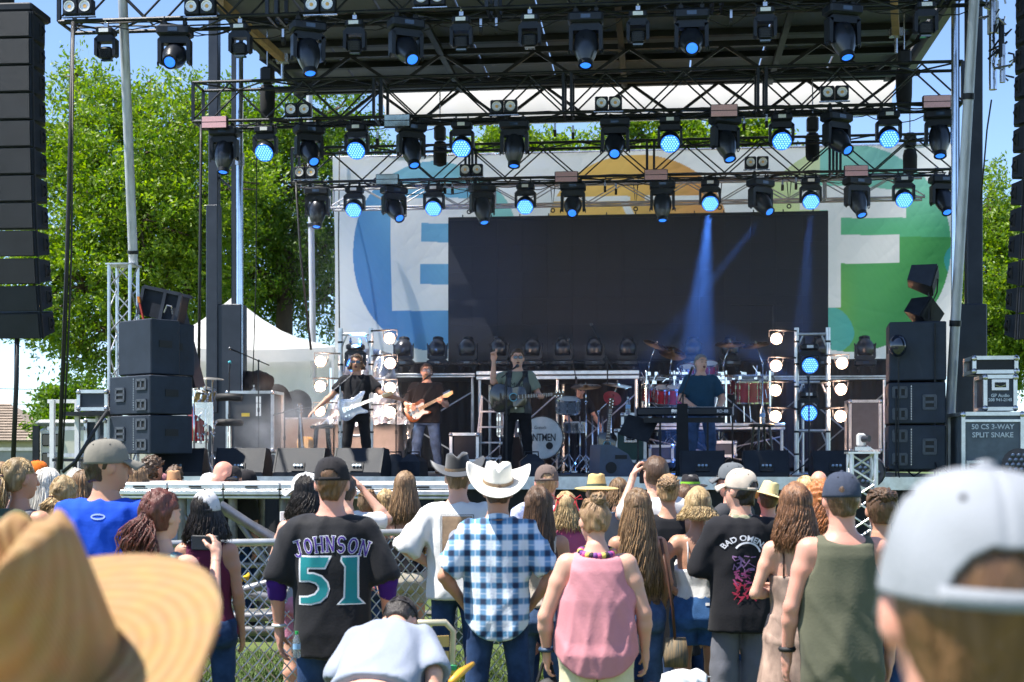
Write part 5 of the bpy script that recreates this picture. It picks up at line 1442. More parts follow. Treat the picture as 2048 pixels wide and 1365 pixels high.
# ---- stands
def tripod(mb, p, r=.28, h=.18, n=3, a0=.4, rr=.009):
	p = Vector(p)
	for k in range(n):
		a = a0 + k * 2 * PI / n; mb.tube([p + Vector((0, 0, h)), p + Vector((math.cos(a) * r, math.sin(a) * r, .01))], rr, 5)
def mic_stand(u, D, label, h, boom=None, mic=True, base='tripod', m=BLK, mic_m=None):
	p = PZ(u, DECK, D); t = thing('microphone_stand', label, 'microphone stand', p)
	if base == 'tripod':
		for k in range(3):
			a = .4 + k * 2 * PI / 3; MB().tube([(0, 0, .2), (.28 * math.cos(a), .28 * math.sin(a), .01)], .009, 5).build('leg', m, t, world=False)
	else: MB().lathe([(.13, 0), (.13, .015), (.05, .03), (.02, .035)], 20).build('base', m, t, world=False, smooth=40)
	MB().cyl((0, 0, .02), (0, 0, h), .011, n=8).build('pole', m, t, world=False); MB().cyl((0, 0, h * .55), (0, 0, h * .55 + .06), .018, n=8).build('clutch', BLK, t, world=False)
	tip = Vector((0, 0, h))
	if boom:
		a = Vector((0, 0, h)); b = a + Vector(boom); c = a - Vector(boom).normalized() * .18
		MB().cyl(c, b, .009, n=8).build('boom', m, t, world=False); tip = b; MB().ball(a, .022, 8, 6).build('joint', BLK, t, world=False)
	if mic:
		d = (Vector(boom).normalized() if boom else Vector((0, .35, .9))); d = Vector((d.x, d.y, d.z)).normalized()
		mb = MB().cyl(tip - d * .02, tip + d * .13, .012, .018, 10); mb.build('microphone', BLKP, t, world=False, smooth=40)
		MB().ball(tip + d * .15, .027, 12, 8).build('microphone_head', mic_m or mat('mic_mesh', (.12, .12, .13), .4, .7, var=.3), t, world=False, smooth=True)
	return t
mic_stand(680, 20.7, 'silver microphone stand in front of the guitarist with the silver guitar', 1.33, (.22, .25, .22), m=STEEL)
mic_stand(792, 22.3, 'black boom microphone stand of the singing guitarist in jeans', 1.15, (.44, .2, .36))
mic_stand(1013, 19.8, 'black straight microphone stand in front of the centre singer', 1.42, (.10, .25, .09), base='round')
mic_stand(1366, 20.9, 'boom microphone stand at the keyboard player', 1.2, (.12, .2, .26))
mic_stand(517, 21.5, 'tall boom microphone stand beside the left percussion, its microphone hanging down', 1.75, (-.28, -.1, .12))
mic_stand(458, 20.9, 'slim stand with a bright blue-green microphone near the left mast', 1.55, None, mic_m=mat('teal_mic', (.05, .35, .40), .4))
mic_stand(569, 21.3, 'short black stand with a bent neck left of the leaning guitar', .95, (.22, 0, .06), False)
mic_stand(598, 21.4, 'short black guitar stand pole next to the leaning acoustic guitar', 1.0, (.2, -.05, .02), False)
mic_stand(1215, 23.6, 'boom stand with a microphone hanging over the silver drum kit', 1.9, (-.2, 0, .42))
mic_stand(1152, 24.0, 'thin black boom stand over the drummer', 1.6, (-.1, 0, .5))
mic_stand(1465, 21.2, 'black stand standing between keyboard and bar stool', 1.1, None, False)
mic_stand(1545, 26.0, 'tall overhead stand with a long horizontal bar behind the red drum kit', 3.0, (-.75, 0, .01), False)
MIC2 = mic_stand(1618, 20.2, 'black microphone stand in front of the right light tower', 1.25, None)
mic_stand(1792, 18.0, 'black microphone stand before the right speaker stack', 1.0, None)
mic_stand(1870, 18.0, 'thin tall black stand at the right corner of the right speaker stack', 1.9, None, False)
# ---- stools and bottles
def stool(u, D, label, h=.74):
	t = thing('bar_stool', label, 'stool', PZ(u, DECK, D), .3, group='black stools on the stage'); m = mat('black_lacquer', (.014, .014, .017), .25, 0, var=.3)
	MB().lathe([(.17, h - .035), (.19, h - .02), (.19, h), (.16, h + .012)], 24).build('seat', m, t, world=False, smooth=40)
	for k in range(4):
		a = PI / 4 + k * PI / 2; MB().cyl((.12 * math.cos(a), .12 * math.sin(a), h - .03), (.20 * math.cos(a), .20 * math.sin(a), 0), .021, .018, 8).build('leg', m, t, world=False, smooth=40)
	for z in (.22, .36):
		for k in range(4):
			a, b = PI / 4 + k * PI / 2, PI / 4 + (k + 1) * PI / 2; R = .2 - .08 * z / h
			MB().cyl((R * math.cos(a), R * math.sin(a), z), (R * math.cos(b), R * math.sin(b), z), .01, n=6).build('rung', m, t, world=False)
	return t
stool(644, 21.6, 'black wooden stool behind the floor monitors at the left')
stool(1523, 21.2, 'black stool at the right with a clear water bottle on its seat')
CLEAR = mat('clear_plastic', (.75, .85, .9), .08, 0, var=0, trans=.85)
def bottle(p, label, s=1.0, capm=WHITE):
	t = thing('water_bottle', label, 'bottle', p);
	MB().lathe([(.028 * s, 0), (.032 * s, .01 * s), (.031 * s, .06 * s), (.029 * s, .08 * s), (.032 * s, .10 * s), (.031 * s, .15 * s), (.013 * s, .195 * s), (.012 * s, .205 * s)], 14).build('body', CLEAR, t, world=False, smooth=40)
	MB().lathe([(.0325 * s, .075 * s), (.0325 * s, .12 * s)], 14, cap=False).build('wrapper', mat('bottle_wrapper', (.25, .45, .7), .4, var=.3, scale=40), t, world=False)
	MB().cyl((0, 0, .2 * s), (0, 0, .225 * s), .014 * s, n=12).build('cap', capm, t, world=False)
	return t
bottle(PZ(1525, DECK + .755, 21.2), 'clear water bottle on the black stool at the right', 1.25)
bottle(PZ(507, DECK + 1.14, 22.3), 'clear water bottle on the dark amplifier cabinet at the left', 1.25)
bottle(PZ(975, DECK, 21.3), 'clear water bottle on the deck near the step ladder', 1.2)
bottle(PZ(1256, DECK + .93, 22.2), 'clear water bottle on the dark case behind the music stand', 1.2)

# ---- electric piano
def keyboard():
	a, b = PS(1273, 822, 20.6), PS(1463, 826, 20.6); L = (b - a).length; c = (a + b) / 2; z = c.z
	t = thing('stage_piano', 'long black stage piano with white lettering in front of the keyboard player', 'keyboard', (c.x, c.y, z), YA)
	MB().box((0, 0, 0), (L, .32, .12), bev=.02).build('body', BLKP, t, world=False, smooth=30)
	for s in (-1, 1): MB().box((s * (L / 2 + .012), 0, 0), (.03, .33, .13), bev=.012).build('end_cheek', mat('pink_grey_cheek', (.30, .27, .28), .4), t, world=False)
	kb = MB().box((0, .09, .064), (L * .86, .13, .012)).build('white_keys', WHITE, t, world=False)
	k2 = MB()
	for i in range(36): k2.box((-L * .42 + i * L * .84 / 35, .115, .074), (.011, .08, .012))
	k2.build('black_keys', BLKR, kb, world=False)
	lm = mat('white_print', (.72, .72, .74), .5, 0, var=0)
	for s, x, sz in (('Roland', .06 - .12, .085), ('RD-88', L * .40, .06)):
		v, f = text_polys(s, sz, .001)
		MB().add([(x + q[0], -.163, q[1]) for q in v], f).build('lettering', lm, t, world=False)
	MB().box((-L * .10, -.162, .01), (.09, .004, .035)).build('badge', STEEL, t, world=False)
	st = thing('keyboard_stand', 'black keyboard stand with two legs under the stage piano', 'stand', (c.x, c.y, DECK), YA)
	MB().bar((-L * .42, 0, z - DECK - .12), (L * .42, 0, z - DECK - .12), .09, .07).build('top_bar', BLK, st, world=False)
	for s in (-1, 1): MB().bar((s * L * .25, 0, 0), (s * L * .25, 0, z - DECK - .1), .03, .03).build('leg', BLK, st, world=False)
	t2 = thing('black_post', 'thick black cloth-covered post in front of the piano', 'post', PZ(1365, DECK, 20.0), YA)
	MB().loft([[(-.075 - .01 * k, -.06, z_), (.07 + .012 * k, -.06, z_), (.07 + .012 * k, .06, z_), (-.075 - .01 * k, .06, z_)] for k, z_ in ((2.5, 0), (1, .5), (0, 1.0))]).build('cover', MATS['black_cloth'], t2, world=False)
keyboard()
# music stand
t = thing('music_stand', 'black folding music stand tilted towards the piano', 'music stand', PZ(1276, DECK, 20.8), YA)
M_ = Matrix.Translation((.0, 0, .68)) @ Euler((-.5, .25, -.5)).to_matrix().to_4x4()
MB().box((0, 0, 0), (.5, .02, .34), M_).build('desk', BLK, t, world=False); MB().cyl((0, 0, .1), (0, 0, .64), .012, n=8).build('pole', BLK, t, world=False)
for k in range(3):
	a = k * 2 * PI / 3; MB().tube([(0, 0, .25), (.22 * math.cos(a), .22 * math.sin(a), 0)], .008, 5).build('leg', BLK, t, world=False)

# ---- guitars (built upright, body centre at the origin, neck along +z, face to -y)
def outline(kind):
	if kind == 'acoustic':
		r = [(0, -.25), (.11, -.245), (.18, -.19), (.20, -.10), (.165, -.01), (.125, .06), (.14, .13), (.145, .18), (.11, .235), (.04, .25)]
	elif kind == 'offset':
		r = [(.02, -.22), (.11, -.23), (.17, -.17), (.165, -.08), (.125, 0), (.13, .08), (.165, .17), (.13, .20), (.08, .13), (.035, .11)]
		l = [(-.035, .13), (-.10, .20), (-.155, .26), (-.175, .20), (-.13, .09), (-.115, .02), (-.145, -.06), (-.17, -.14), (-.13, -.20), (-.05, -.215)]
		return r + l
	else:
		r = [(0, -.215), (.10, -.21), (.155, -.15), (.155, -.06), (.115, .02), (.12, .08), (.15, .14), (.13, .185), (.09, .15), (.06, .10), (.035, .095)]
		l = [(-.035, .13), (-.09, .175), (-.13, .15), (-.125, .08), (-.115, .02), (-.15, -.06), (-.155, -.15), (-.10, -.21)]
		return r + l
	return r + [(-x, z) for x, z in r[::-1] if x > 0]
def smooth_outline(p, n=3):
	for _ in range(n):
		q = []
		for i in range(len(p)):
			a, b = p[i], p[(i + 1) % len(p)]; q += [(a[0] * .75 + b[0] * .25, a[1] * .75 + b[1] * .25), (a[0] * .25 + b[0] * .75, a[1] * .25 + b[1] * .75)]
		p = q
	return p
def guitar(kind, label, M, body_m, guard_m=None, neck_m=None, hole_m=None, side_m=None, extra=None):
	t = thing('guitar', label, 'guitar'); t.matrix_world = M; t.location, t.rotation_euler = M.to_translation(), M.to_euler(); t.scale = M.to_scale()
	p = smooth_outline(outline(kind), 2); th = .10 if kind == 'acoustic' else .042
	a = [(x, -th / 2, z) for x, z in p]; b = [(x, th / 2, z) for x, z in p]; a2 = [(x * .96, -th / 2 - .004, z * .96 ) for x, z in p]
	cen = [(0, 0)]
	mb = MB().loft([b, a, a2], True, True); o = mb.build('body', body_m, t, world=False, smooth=35)
	nm = neck_m or WOOD; top = .24 if kind == 'acoustic' else .10; hl = .36
	MB().loft([[(-.028, -th / 2 - .014, top - .12), (.028, -th / 2 - .014, top - .12), (.028, -th / 2 + .01, top - .12), (-.028, -th / 2 + .01, top - .12)], [(-.022, -th / 2 - .014, top + hl), (.022, -th / 2 - .014, top + hl), (.022, -th / 2 + .01, top + hl), (-.022, -th / 2 + .01, top + hl)]]).build('neck', nm, t, world=False)
	fr = MB()
	for k in range(13): fr.box((0, -th / 2 - .0155, top - .1 + (hl + .08) * (k / 12) ** .85), (.05, .004, .004))
	fr.build('frets', STEEL, t, world=False)
	hd = [(-.024, 0), (.024, 0), (.034, .05), (.032, .16), (-.034, .165), (-.036, .05)] if kind != 'strat' else [(-.022, 0), (.022, 0), (.045, .06), (.03, .17), (-.02, .18), (-.03, .05)]
	MB().plate([(x, z + top + hl) for x, z in hd], .018, Matrix.Translation((0, -th / 2, 0))).build('headstock', nm, t, world=False)
	tn = MB()
	for k in range(6):
		s = -1 if (kind == 'acoustic' and k % 2) or kind != 'acoustic' else 1; z = top + hl + .03 + .022 * k
		tn.cyl((s * .03, -th / 2, z), (s * .055, -th / 2, z), .008, n=6); tn.cyl((s * .022, -th / 2 - .01, z), (s * .022, -th / 2 - .022, z), .007, n=6)
	tn.build('tuners', CHROME, t, world=False)
	st = MB()
	for k in range(6): st.tube([((k - 2.5) * .009, -th / 2 - .012, -.12), ((k - 2.5) * .0065, -th / 2 - .019, top + hl)], .0011, 4)
	st.build('strings', STEEL, t, world=False)
	if kind == 'acoustic':
		MB().torus((0, -th / 2 - .006, .07), .052, .008, 22, 5, ax=(0, 1, 0)).build('rosette', hole_m or WOOD, t, world=False, smooth=True)
		MB().cyl((0, -th / 2 - .003, .07), (0, -th / 2 - .0065, .07), .048, n=22).build('sound_hole', BLKR, t, world=False)
		MB().box((0, -th / 2 - .01, -.10), (.13, .012, .025)).build('bridge', mat('dark_wood', (.05, .028, .015), .5), t, world=False)
	else:
		gp = [(x * .72 + .02, z * .7 + .02) for x, z in p]
		MB().plate(gp, .004, Matrix.Translation((0, -th / 2 - .007, 0))).build('pickguard', guard_m or WHITE, t, world=False)
		for z in (-.085, .0): MB().box((0, -th / 2 - .014, z), (.075, .012, .03), bev=.004).build('pickup', CHROME, t, world=False)
		MB().box((0, -th / 2 - .014, -.135), (.08, .014, .045)).build('bridge', CHROME, t, world=False)
		for k in range(2): MB().cyl((.10, -th / 2 - .006, -.09 - .05 * k), (.10, -th / 2 - .026, -.09 - .05 * k), .012, n=10).build('knob', CHROME, t, world=False)
	return t
SILV = mat('silver_sparkle', (.60, .62, .72), .25, .25, var=.15, scale=60, coat=.5)
BURST = mat('sunburst', (.42, .12, .02), .2, 0, var=.5, scale=2.2, var2=(.03, .012, .008), coat=.8)
DARKG = mat('dark_wood_gloss', (.030, .026, .028), .15, 0, var=.4, scale=4, coat=.8)
HONEY = mat('honey_wood', (.50, .24, .06), .25, 0, var=.25, scale=6, coat=.6)
MAPLE = mat('maple', (.62, .40, .18), .35, 0, var=.15)
ROSEW = mat('rosewood', (.10, .055, .03), .45, 0, var=.3)
def gm(c, face_yaw, lean, fb=0.0):
	"""face towards -y turned by face_yaw; neck leaned by `lean` from upright towards +x of the viewer"""
	return Matrix.Translation(Vector(c)) @ Matrix.Rotation(face_yaw, 4, 'Z') @ Matrix.Rotation(fb, 4, 'X') @ Matrix.Rotation(lean, 4, 'Y')

# ---- drums
def drum(t, name, c, ax, r, L, shell, head_m, hoop=CHROME, lugs=8, badge=None):
	M = Matrix.Translation(Vector(c)) @ axis_m((0, 0, 0), ax)
	o = MB().lathe([(r, -L / 2), (r, L / 2)], 28, M, cap=False).build(name, shell, t, world=False, smooth=40)
	for s in (-1, 1):
		MB().lathe([(r * .99, s * L / 2), (.001, s * (L / 2 + .002))], 28, M).build('drum_head', head_m, o, world=False)
		MB().lathe([(r + .004, s * (L / 2 - .012)), (r + .014, s * (L / 2 - .012)), (r + .014, s * (L / 2 + .014)), (r + .003, s * (L / 2 + .014))], 28, M, cap=False).build('hoop', hoop, o, world=False, smooth=40)
	lg = MB()
	for k in range(lugs):
		a = 2 * PI * k / lugs; q = Vector((math.cos(a) * (r + .012), math.sin(a) * (r + .012), 0))
		for s in (-1, 1): lg.box((q.x, q.y, s * L * .25), (.022, .022, .06), M)
		lg.tube([(q.x, q.y, -L / 2), (q.x, q.y, L / 2)], .005, 4, M)
	lg.build('lugs', CHROME, o, world=False)
	return o
def cymbal(p, r, tilt, label, m, stand_to=None):
	t = thing('cymbal', label, 'cymbal', p); t.rotation_euler = tilt
	MB().lathe([(r, -.012), (r * .98, -.010), (r * .22, .0), (r * .16, .018), (.012, .028)], 32).build('plate', m, t, world=False, smooth=True)
	MB().cyl((0, 0, .02), (0, 0, .07), .012, n=8).build('wing_nut', CHROME, t, world=False)
	if stand_to is not None:
		s = thing('cymbal_stand', 'chrome stand of the ' + label.split(',')[-1].replace('dark ', '').strip() + (' red-kit cymbal' if ',' in label else ''), 'stand', stand_to); q = Vector(p) - Vector(stand_to); z = q.z
		for k in range(3):
			a = .5 + k * 2 * PI / 3; MB().tube([(0, 0, .3), (.26 * math.cos(a), .26 * math.sin(a), .01)], .012, 6).build('leg', CHROME, s, world=False, smooth=True)
		MB().cyl((0, 0, .1), (0, 0, z * .82), .013, n=8).build('pole', CHROME, s, world=False, smooth=True); MB().tube([(0, 0, z * .82), (q.x, q.y, z)], .010, 6).build('arm', CHROME, s, world=False, smooth=True)
		MB().ball((0, 0, z * .82), .026, 8, 6).build('joint', CHROME, s, world=False)
BRONZE = mat('bronze_cymbal', (.24, .12, .045), .28, .9, var=.25, scale=3)
HEADW = mat('drum_head_white', (.66, .68, .66), .5, 0, var=.12, scale=6)
SPARK = mat('silver_sparkle_wrap', (.22, .25, .30), .3, .5, var=.6, scale=90)
REDSH = mat('red_lacquer_shell', (.30, .015, .03), .2, 0, var=.25, coat=.7)
def front_kit():
	D = 23.2; o = PZ(1090, DECK, D); t = thing('silver_drum_kit', 'silver sparkle drum kit with a lettered bass drum behind the centre singer', 'drum kit', o, YA)
	k = D / F; r = 80 * k
	def L(u, v, d=0): p = PS(u, v, D + d); return wmat(t).inverted() @ p
	bd = L(1083, 876); bass = drum(t, 'bass_drum', bd + Vector((0, .22, 0)), (0, 1, 0), .345, .42, SPARK, HEADW, mat('dark_hoop', (.05, .04, .04), .3), 8)
	lm = mat('black_print', (.012, .012, .014), .6, 0, var=0)
	fy = bd.y - .004
	v, f = text_polys('FRONTMEN', .150, .002, .92); MB().add([(bd.x - .06 + q[0] * .78, fy, bd.z + .0 + q[1] * 1.15) for q in v], f).build('lettering', lm, bass, world=False)
	v, f = text_polys('Gretsch', .075, .0); MB().add([(bd.x - .02 + q[0] * .8, fy, bd.z + .165 + q[1]) for q in v], f).build('script', lm, bass, world=False)
	v, f = text_polys('THE', .035, .0); MB().add([(bd.x - .2 + q[0] * .8, fy, bd.z + .1 + q[1]) for q in v], f).build('script', lm, bass, world=False)
	MB().cyl((bd.x + .13, fy + .001, bd.z - .13), (bd.x + .13, fy - .004, bd.z - .13), .058, n=22).build('port_hole', BLKR, bass, world=False)
	tm = L(1136, 812, .1); drum(t, 'rack_tom', tm, Vector((.05, -.25, .95)), .185, .21, SPARK, HEADW, CHROME, 8)
	sn = L(1150, 855, .35); drum(t, 'snare_drum', sn, Vector((0, -.1, 1)), .18, .14, mat('snare_chrome', (.7, .7, .72), .12, 1), HEADW, CHROME, 8)
	ft = L(1020, 850, .5); drum(t, 'floor_tom', ft, Vector((0, 0, 1)), .2, .38, SPARK, HEADW, CHROME, 8)
	st = MB()
	for u in (1118, 1138, 1160, 1185, 1205):
		q = L(u, 0, .2 + (u % 3) * .1); st.cyl((q.x, q.y, 0), (q.x, q.y, .95 if u != 1118 else .7), .014, n=8); tripod(st, (q.x, q.y, 0), .24, .32, 3, u, .01)
	st.build('hardware', CHROME, t, world=False, smooth=True)
	pd = MB(); q = L(1150, 0, .1)
	for s in (0, .25, .45): pd.box((q.x + s, q.y, .03), (.09, .24, .03)); pd.torus((q.x + s, q.y + .1, .12), .07, .012, 14, 5, ax=(1, 0, 0))
	pd.build('pedals', STEEL, t, world=False)
	cymbal(PS(1172, 773, 23.4), .25, (.25, -.05, 0), 'dark bronze cymbal over the silver drum kit', BRONZE, PZ(1172, DECK, 23.3))
	cymbal(PS(1235, 770, 23.6), .24, (.2, .12, 0), 'bronze cymbal at the right of the silver drum kit', BRONZE, PZ(1222, DECK, 23.6))
	cymbal(PS(1225, 796, 23.0), .15, (.9, .3, 0), 'red round pad tilted at the right of the silver drum kit', mat('red_pad', (.42, .03, .03), .4), PZ(1197, DECK, 23.0))
	cymbal(PS(1000, 818, 24), .2, (.1, 0, 0), 'pair of hi-hat cymbals left of the bass drum', BRONZE, PZ(1000, DECK, 24))
front_kit()
def red_kit():
	D = 25.0; t = thing('red_drum_kit', 'red lacquered drum kit with many toms on the riser behind the keyboard player', 'drum kit', PZ(1400, 1.9, D), YA)
	def L(u, v, d=0): return wmat(t).inverted() @ PS(u, v, D + d)
	for u, v, r, l, ax, d in ((1327, 790, .155, .26, (.05, -.35, .9), 0), (1352, 790, .17, .28, (.02, -.35, .9), -.05), (1376, 745, .15, .2, (0, -.4, .9), .3), (1418, 738, .15, .2, (0, -.4, .9), .3), (1496, 785, .20, .36, (0, -.1, 1), 0), (1520, 785, .19, .36, (0, -.1, 1), .25), (1300, 788, .14, .24, (.1, -.3, .9), .2), (1460, 770, .16, .24, (0, -.3, .9), .35)):
		drum(t, 'tom_drum', L(u, v, d), ax, r, l, REDSH, HEADW, CHROME, 8)
	drum(t, 'bass_drum', L(1400, 800, .4), (0, 1, 0), .28, .4, REDSH, HEADW, CHROME, 8)
	rk = MB()
	pts = [L(u, v, d) for u, v, d in ((1292, 752, .2), (1330, 752, 0), (1400, 752, -.1), (1470, 752, 0), (1545, 752, .2))]; rk.tube(pts, .026, 8)
	for u in (1292, 1348, 1452, 1540): q = L(u, 0, 0); b = L(u, 860, 0); rk.cyl((q.x, q.y, b.z), (q.x, q.y, L(u, 742).z), .022, n=8)
	rk.build('rack_tube', CHROME, t, world=False, smooth=40)
	cl = MB(); r = random.Random(8)
	for k in range(46):
		q = L(r.uniform(1292, 1545), r.choice((748, 756, 765)), r.uniform(-.1, .2)); cl.box(q, (.05, .05, .06)); e = q + Vector((r.uniform(-.12, .12), r.uniform(-.1, .1), r.uniform(-.28, .22))); cl.cyl(q, e, .010, n=5)
	for k in range(30):
		q = L(r.uniform(1300, 1540), r.uniform(775, 850), r.uniform(-.1, .3)); cl.cyl(q, q + Vector((r.uniform(-.05, .05), 0, -r.uniform(.1, .35))), .009, n=5)
	tag(cl.build('clamps', CHROME, t, world=False), kind='stuff')
	for i, (u, v, rr, tl, b) in enumerate(((1312, 690, .23, (.35, .35, 0), 1298), (1345, 706, .25, (.55, .2, 0), 1340), (1460, 688, .26, (.3, -.05, 0), 1447), (1512, 690, .25, (.25, -.2, 0), 1525))):
		cymbal(PS(u, v, D - .1 + .1 * i), rr, tl, ('bronze crash cymbal high above the red drum kit, ' + ('outermost on the left', 'lower one on the left', 'inner one on the right', 'outermost on the right')[i]), BRONZE, PZ(b, 1.9, D))
red_kit()
# ---- risers and the deck rail with standing lamps
def riser(label, u0, u1, vt, D, dep, th=.11, legs=True, m=None):
	a, b = PS(u0, vt, D), PS(u1, vt, D); L = (b - a).xy.length; z = (a.z + b.z) / 2
	t = thing('stage_riser', label, 'riser', (a.x, a.y, DECK), YA)
	MB().box((L / 2, dep / 2, z - DECK - th / 2 - .004), (L, dep - .02, th - .01)).build('platform', mat('riser_top', (.05, .052, .06), .6, var=.3), t, world=False)
	for zz, hh in ((z - DECK - th * .25, th * .42), (z - DECK - th * .78, th * .38)): MB().box((L / 2, -.005, zz), (L, .03, hh), bev=.008).build('front_rail', m or ALU, t, world=False)
	if legs:
		n = max(2, int(L / 1.25) + 1)
		for i in range(n):
			for y in (.05, dep - .05): MB().cyl((.05 + (L - .1) * i / (n - 1), y, 0), (.05 + (L - .1) * i / (n - 1), y, z - DECK - th), .028, n=8).build('leg', ALU, t, world=False)
		for i in range(n - 1):
			x0, x1 = .05 + (L - .1) * i / (n - 1), .05 + (L - .1) * (i + 1) / (n - 1); h = z - DECK - th
			MB().cyl((x0, .05, h * .1), (x1, .05, h * .85), .014, n=6).build('brace', ALU, t, world=False); MB().cyl((x0, .08, h * .85), (x1, .08, h * .1), .014, n=6).build('brace', ALU, t, world=False)
	return t
riser('long tall aluminium-edged riser behind the band carrying the standing lamps', 953, 1278, 741, 24.4, 1.6, .16)
riser('riser edge with thin silver rail behind the keyboard player and drums', 1280, 1775, 752, 25.9, 1.2, .08)
riser('riser behind the guitarist in jeans with a silver front rail', 700, 950, 747, 25.0, 1.4, .08)
riser('low riser under the red drum kit', 1270, 1570, 846, 24.2, 2.2, .12)
MB_ = MB()
for i in range(74): MB_.box((i * .05, 0, 0), (.032, .05, .03))
a = PS(868, 728, 24.2); o = MB_.build('lamp_strip', BLKP, None); place(o, a, (0, 0, YA)); tag(o, 'long dark row of little lamp cells lying on the tall riser edge', 'light bar')
GS = 'moving lamps standing along the rear riser'
us = [807, 875, 935, 998, 1065, 1126, 1189, 1255, 1386, 1460, 1640, 1730]
for i, u in enumerate(us):
	vz = 733; p = PS(u, vz, 25.6 + .3)
	nm = 'black moving lamp standing upright on the rear riser, ' + (ORD[i] + ' from the left' if i < 6 else (('last' if i == 11 else ORD[11 - i] + ' from last') + ' at the right'))
	o = copy_tree(PROTO['spot']); tag(o, nm, group=GS); o.location = p; o.rotation_euler = (0, PI, YA); o.scale = (.86, .86, .80)
	for ch in o.children:
		if ch.name.startswith('head'):
			ch.rotation_euler = (.35, 0, 0); ch.scale = (1.25, 1.25, .85)
			for q in ch.children:
				if q.name.startswith('lens') and 'ring' not in q.name: q.data = q.data.copy(); q.data.materials[0] = LENSG
# ---- light towers with warm lamps
WARM = mat('lit_warm_lamp', (1, .75, .5), .3, 0, var=0, emit=(1.0, .66, .40), es=3.5)
def par(p, label, flipx=1):
	t = thing('warm_lamp', label, 'stage lamp', p, YA, group='lit warm lamps on the light towers')
	MB().lathe([(.03, .16), (.075, .13), (.085, .0), (.092, 0)], 18, Matrix.Rotation(PI / 2, 4, 'X') @ Matrix.Scale(-1, 4, (0, 0, 1))).build('can', BLKP, t, world=False, smooth=40)
	M = Matrix.Rotation(PI / 2, 4, 'X')
	MB().ball((0, -.005, 0), (.082, .02, .082), 16, 6).build('lit_lens', WARM, t, world=False, smooth=True)
	l = bpy.data.lights.new('lamp_glow', 'SPOT'); lo = bpy.data.objects.new('lamp_glow', l); C.objects.link(lo); lo.parent = t; lo.location = (0, -.12, 0); l.energy = 110; l.spot_size = 1.9; l.spot_blend = .8; lo.rotation_euler = (PI / 2, 0, 0); l.color = (1, .62, .42); l.shadow_soft_size = .06
	mb = MB().tube([(-.1, .05, 0), (-.11, .05, .13), (.11, .05, .13), (.1, .05, 0)], .009, 5); mb.build('yoke', BLK, t, world=False)
	MB().tube([(0, .05, .13), (flipx * .30, .06, .12)], .014, 6).build('arm', BLK, t, world=False)
	return t
def tower(label, ul, ur, vt, D, xs, rungs):
	a, b = PS(ul, vt, D), PS(ur, vt, D); w = (b - a).xy.length; t = thing('light_tower', label, 'light tower', PZ(ul, DECK, D), YA); h = a.z - DECK
	for x in (0, w):
		MB().cyl((x, 0, 0), (x, 0, h), .035, n=12).build('upright', ALU, t, world=False, smooth=40)
		MB().box((x, 0, .01), (.2, .2, .02)).build('foot_plate', ALU, t, world=False)
	for v in rungs:
		z = PS(ul, v, D).z - DECK
		MB().cyl((0, 0, z), (w, 0, z), .024, n=10).build('rung', ALU, t, world=False, smooth=40)
		for s, x0, x1 in ((0, 0, .22 * w), (1, w, w * .78)): MB().cyl((x0, 0, z - .24), (x1, 0, z), .014, n=6).build('corner_brace', ALU, t, world=False)
	cl = MB()
	for v in range(int(vt) + 30, 930, 45):
		for x in (0, w): z = PS(ul, v, D).z - DECK; cl.cyl((x, 0, z), (x, 0, z + .03), .042, n=10)
	cl.build('clamp_bands', BLK, t, world=False)
	return t
tower('silver ladder-like light tower at the left behind the first guitarist', 681, 742, 657, 21.6, 0, (669, 772, 872))
tower('silver ladder-like light tower at the right with blue and warm lamps', 1593, 1656, 656, 21.6, 0, (669, 765, 862))
ws = [(641, 723, 1), (640, 773, 1), (639, 822, 1), (779, 677, -1), (780, 727, -1), (780, 776, -1), (780, 825, -1), (1553, 678, 1), (1552, 732, 1), (1551, 781, 1), (1551, 833, 1), (1684, 727, -1), (1682, 779, -1), (1681, 833, -1)]
pn = {641: 'outer side of the left tower', 779: 'inner side of the left tower', 1553: 'inner side of the right tower', 1684: 'outer side of the right tower'}
cnt = {}
for u, v, s in ws:
	k = min(pn, key=lambda q: abs(q - u)); cnt[k] = cnt.get(k, 0) + 1
	par(PS(u, v, 21.5), f'glowing warm lamp on the {pn[k]}, {ORD[cnt[k] - 1]} from the top', s)
for u, v, lb in ((711, 688, 'blue lit wash lamp hanging inside the left light tower'), (1619, 688, 'blue lit wash lamp hanging in the upper bay of the right light tower'), (1617, 783, 'blue lit wash lamp hanging in the middle bay of the right light tower')):
	o = put('wash', PS(u, v, 21.6), lb, 'lit blue lamps in the light towers', tilt=-1.35); o.scale = (.86, .86, .86)
# crumpled silver foil cover behind the left tower
def foil():
	t = thing('foil_cover', 'crumpled silver foil sheet draped over equipment behind the left light tower', 'foil cover', PZ(740, DECK, 23.4), YA)
	m = mat('silver_foil', (.62, .64, .68), .28, .9, var=.2, scale=8, bump=1.0, bscale=14)
	n, k = 50, 26; rings = []
	for j in range(k + 1):
		f = j / k; row = []
		for i in range(n + 1):
			g = i / n; x = (g - .5) * (1.15 + .55 * f) - .0; prof = min(1, min(g, 1 - g) * 5) ** .5
			z = .3 + (1.75 * prof + .05 * math.sin(g * 14)) * (1 - f) + .5 * f
			y = -.55 * f + .05 * math.sin(i * 1.1 + j * .7) + .10 * math.sin(i * .5)
			y += noise.noise((x * 5, z * 5, 1)) * .12; row.append((x, y, z + noise.noise((x * 4, f * 6, 7)) * .06))
		rings.append(row)
	MB().loft(rings, False, False, close=False).build('sheet', m, t, world=False, smooth=True)
foil()
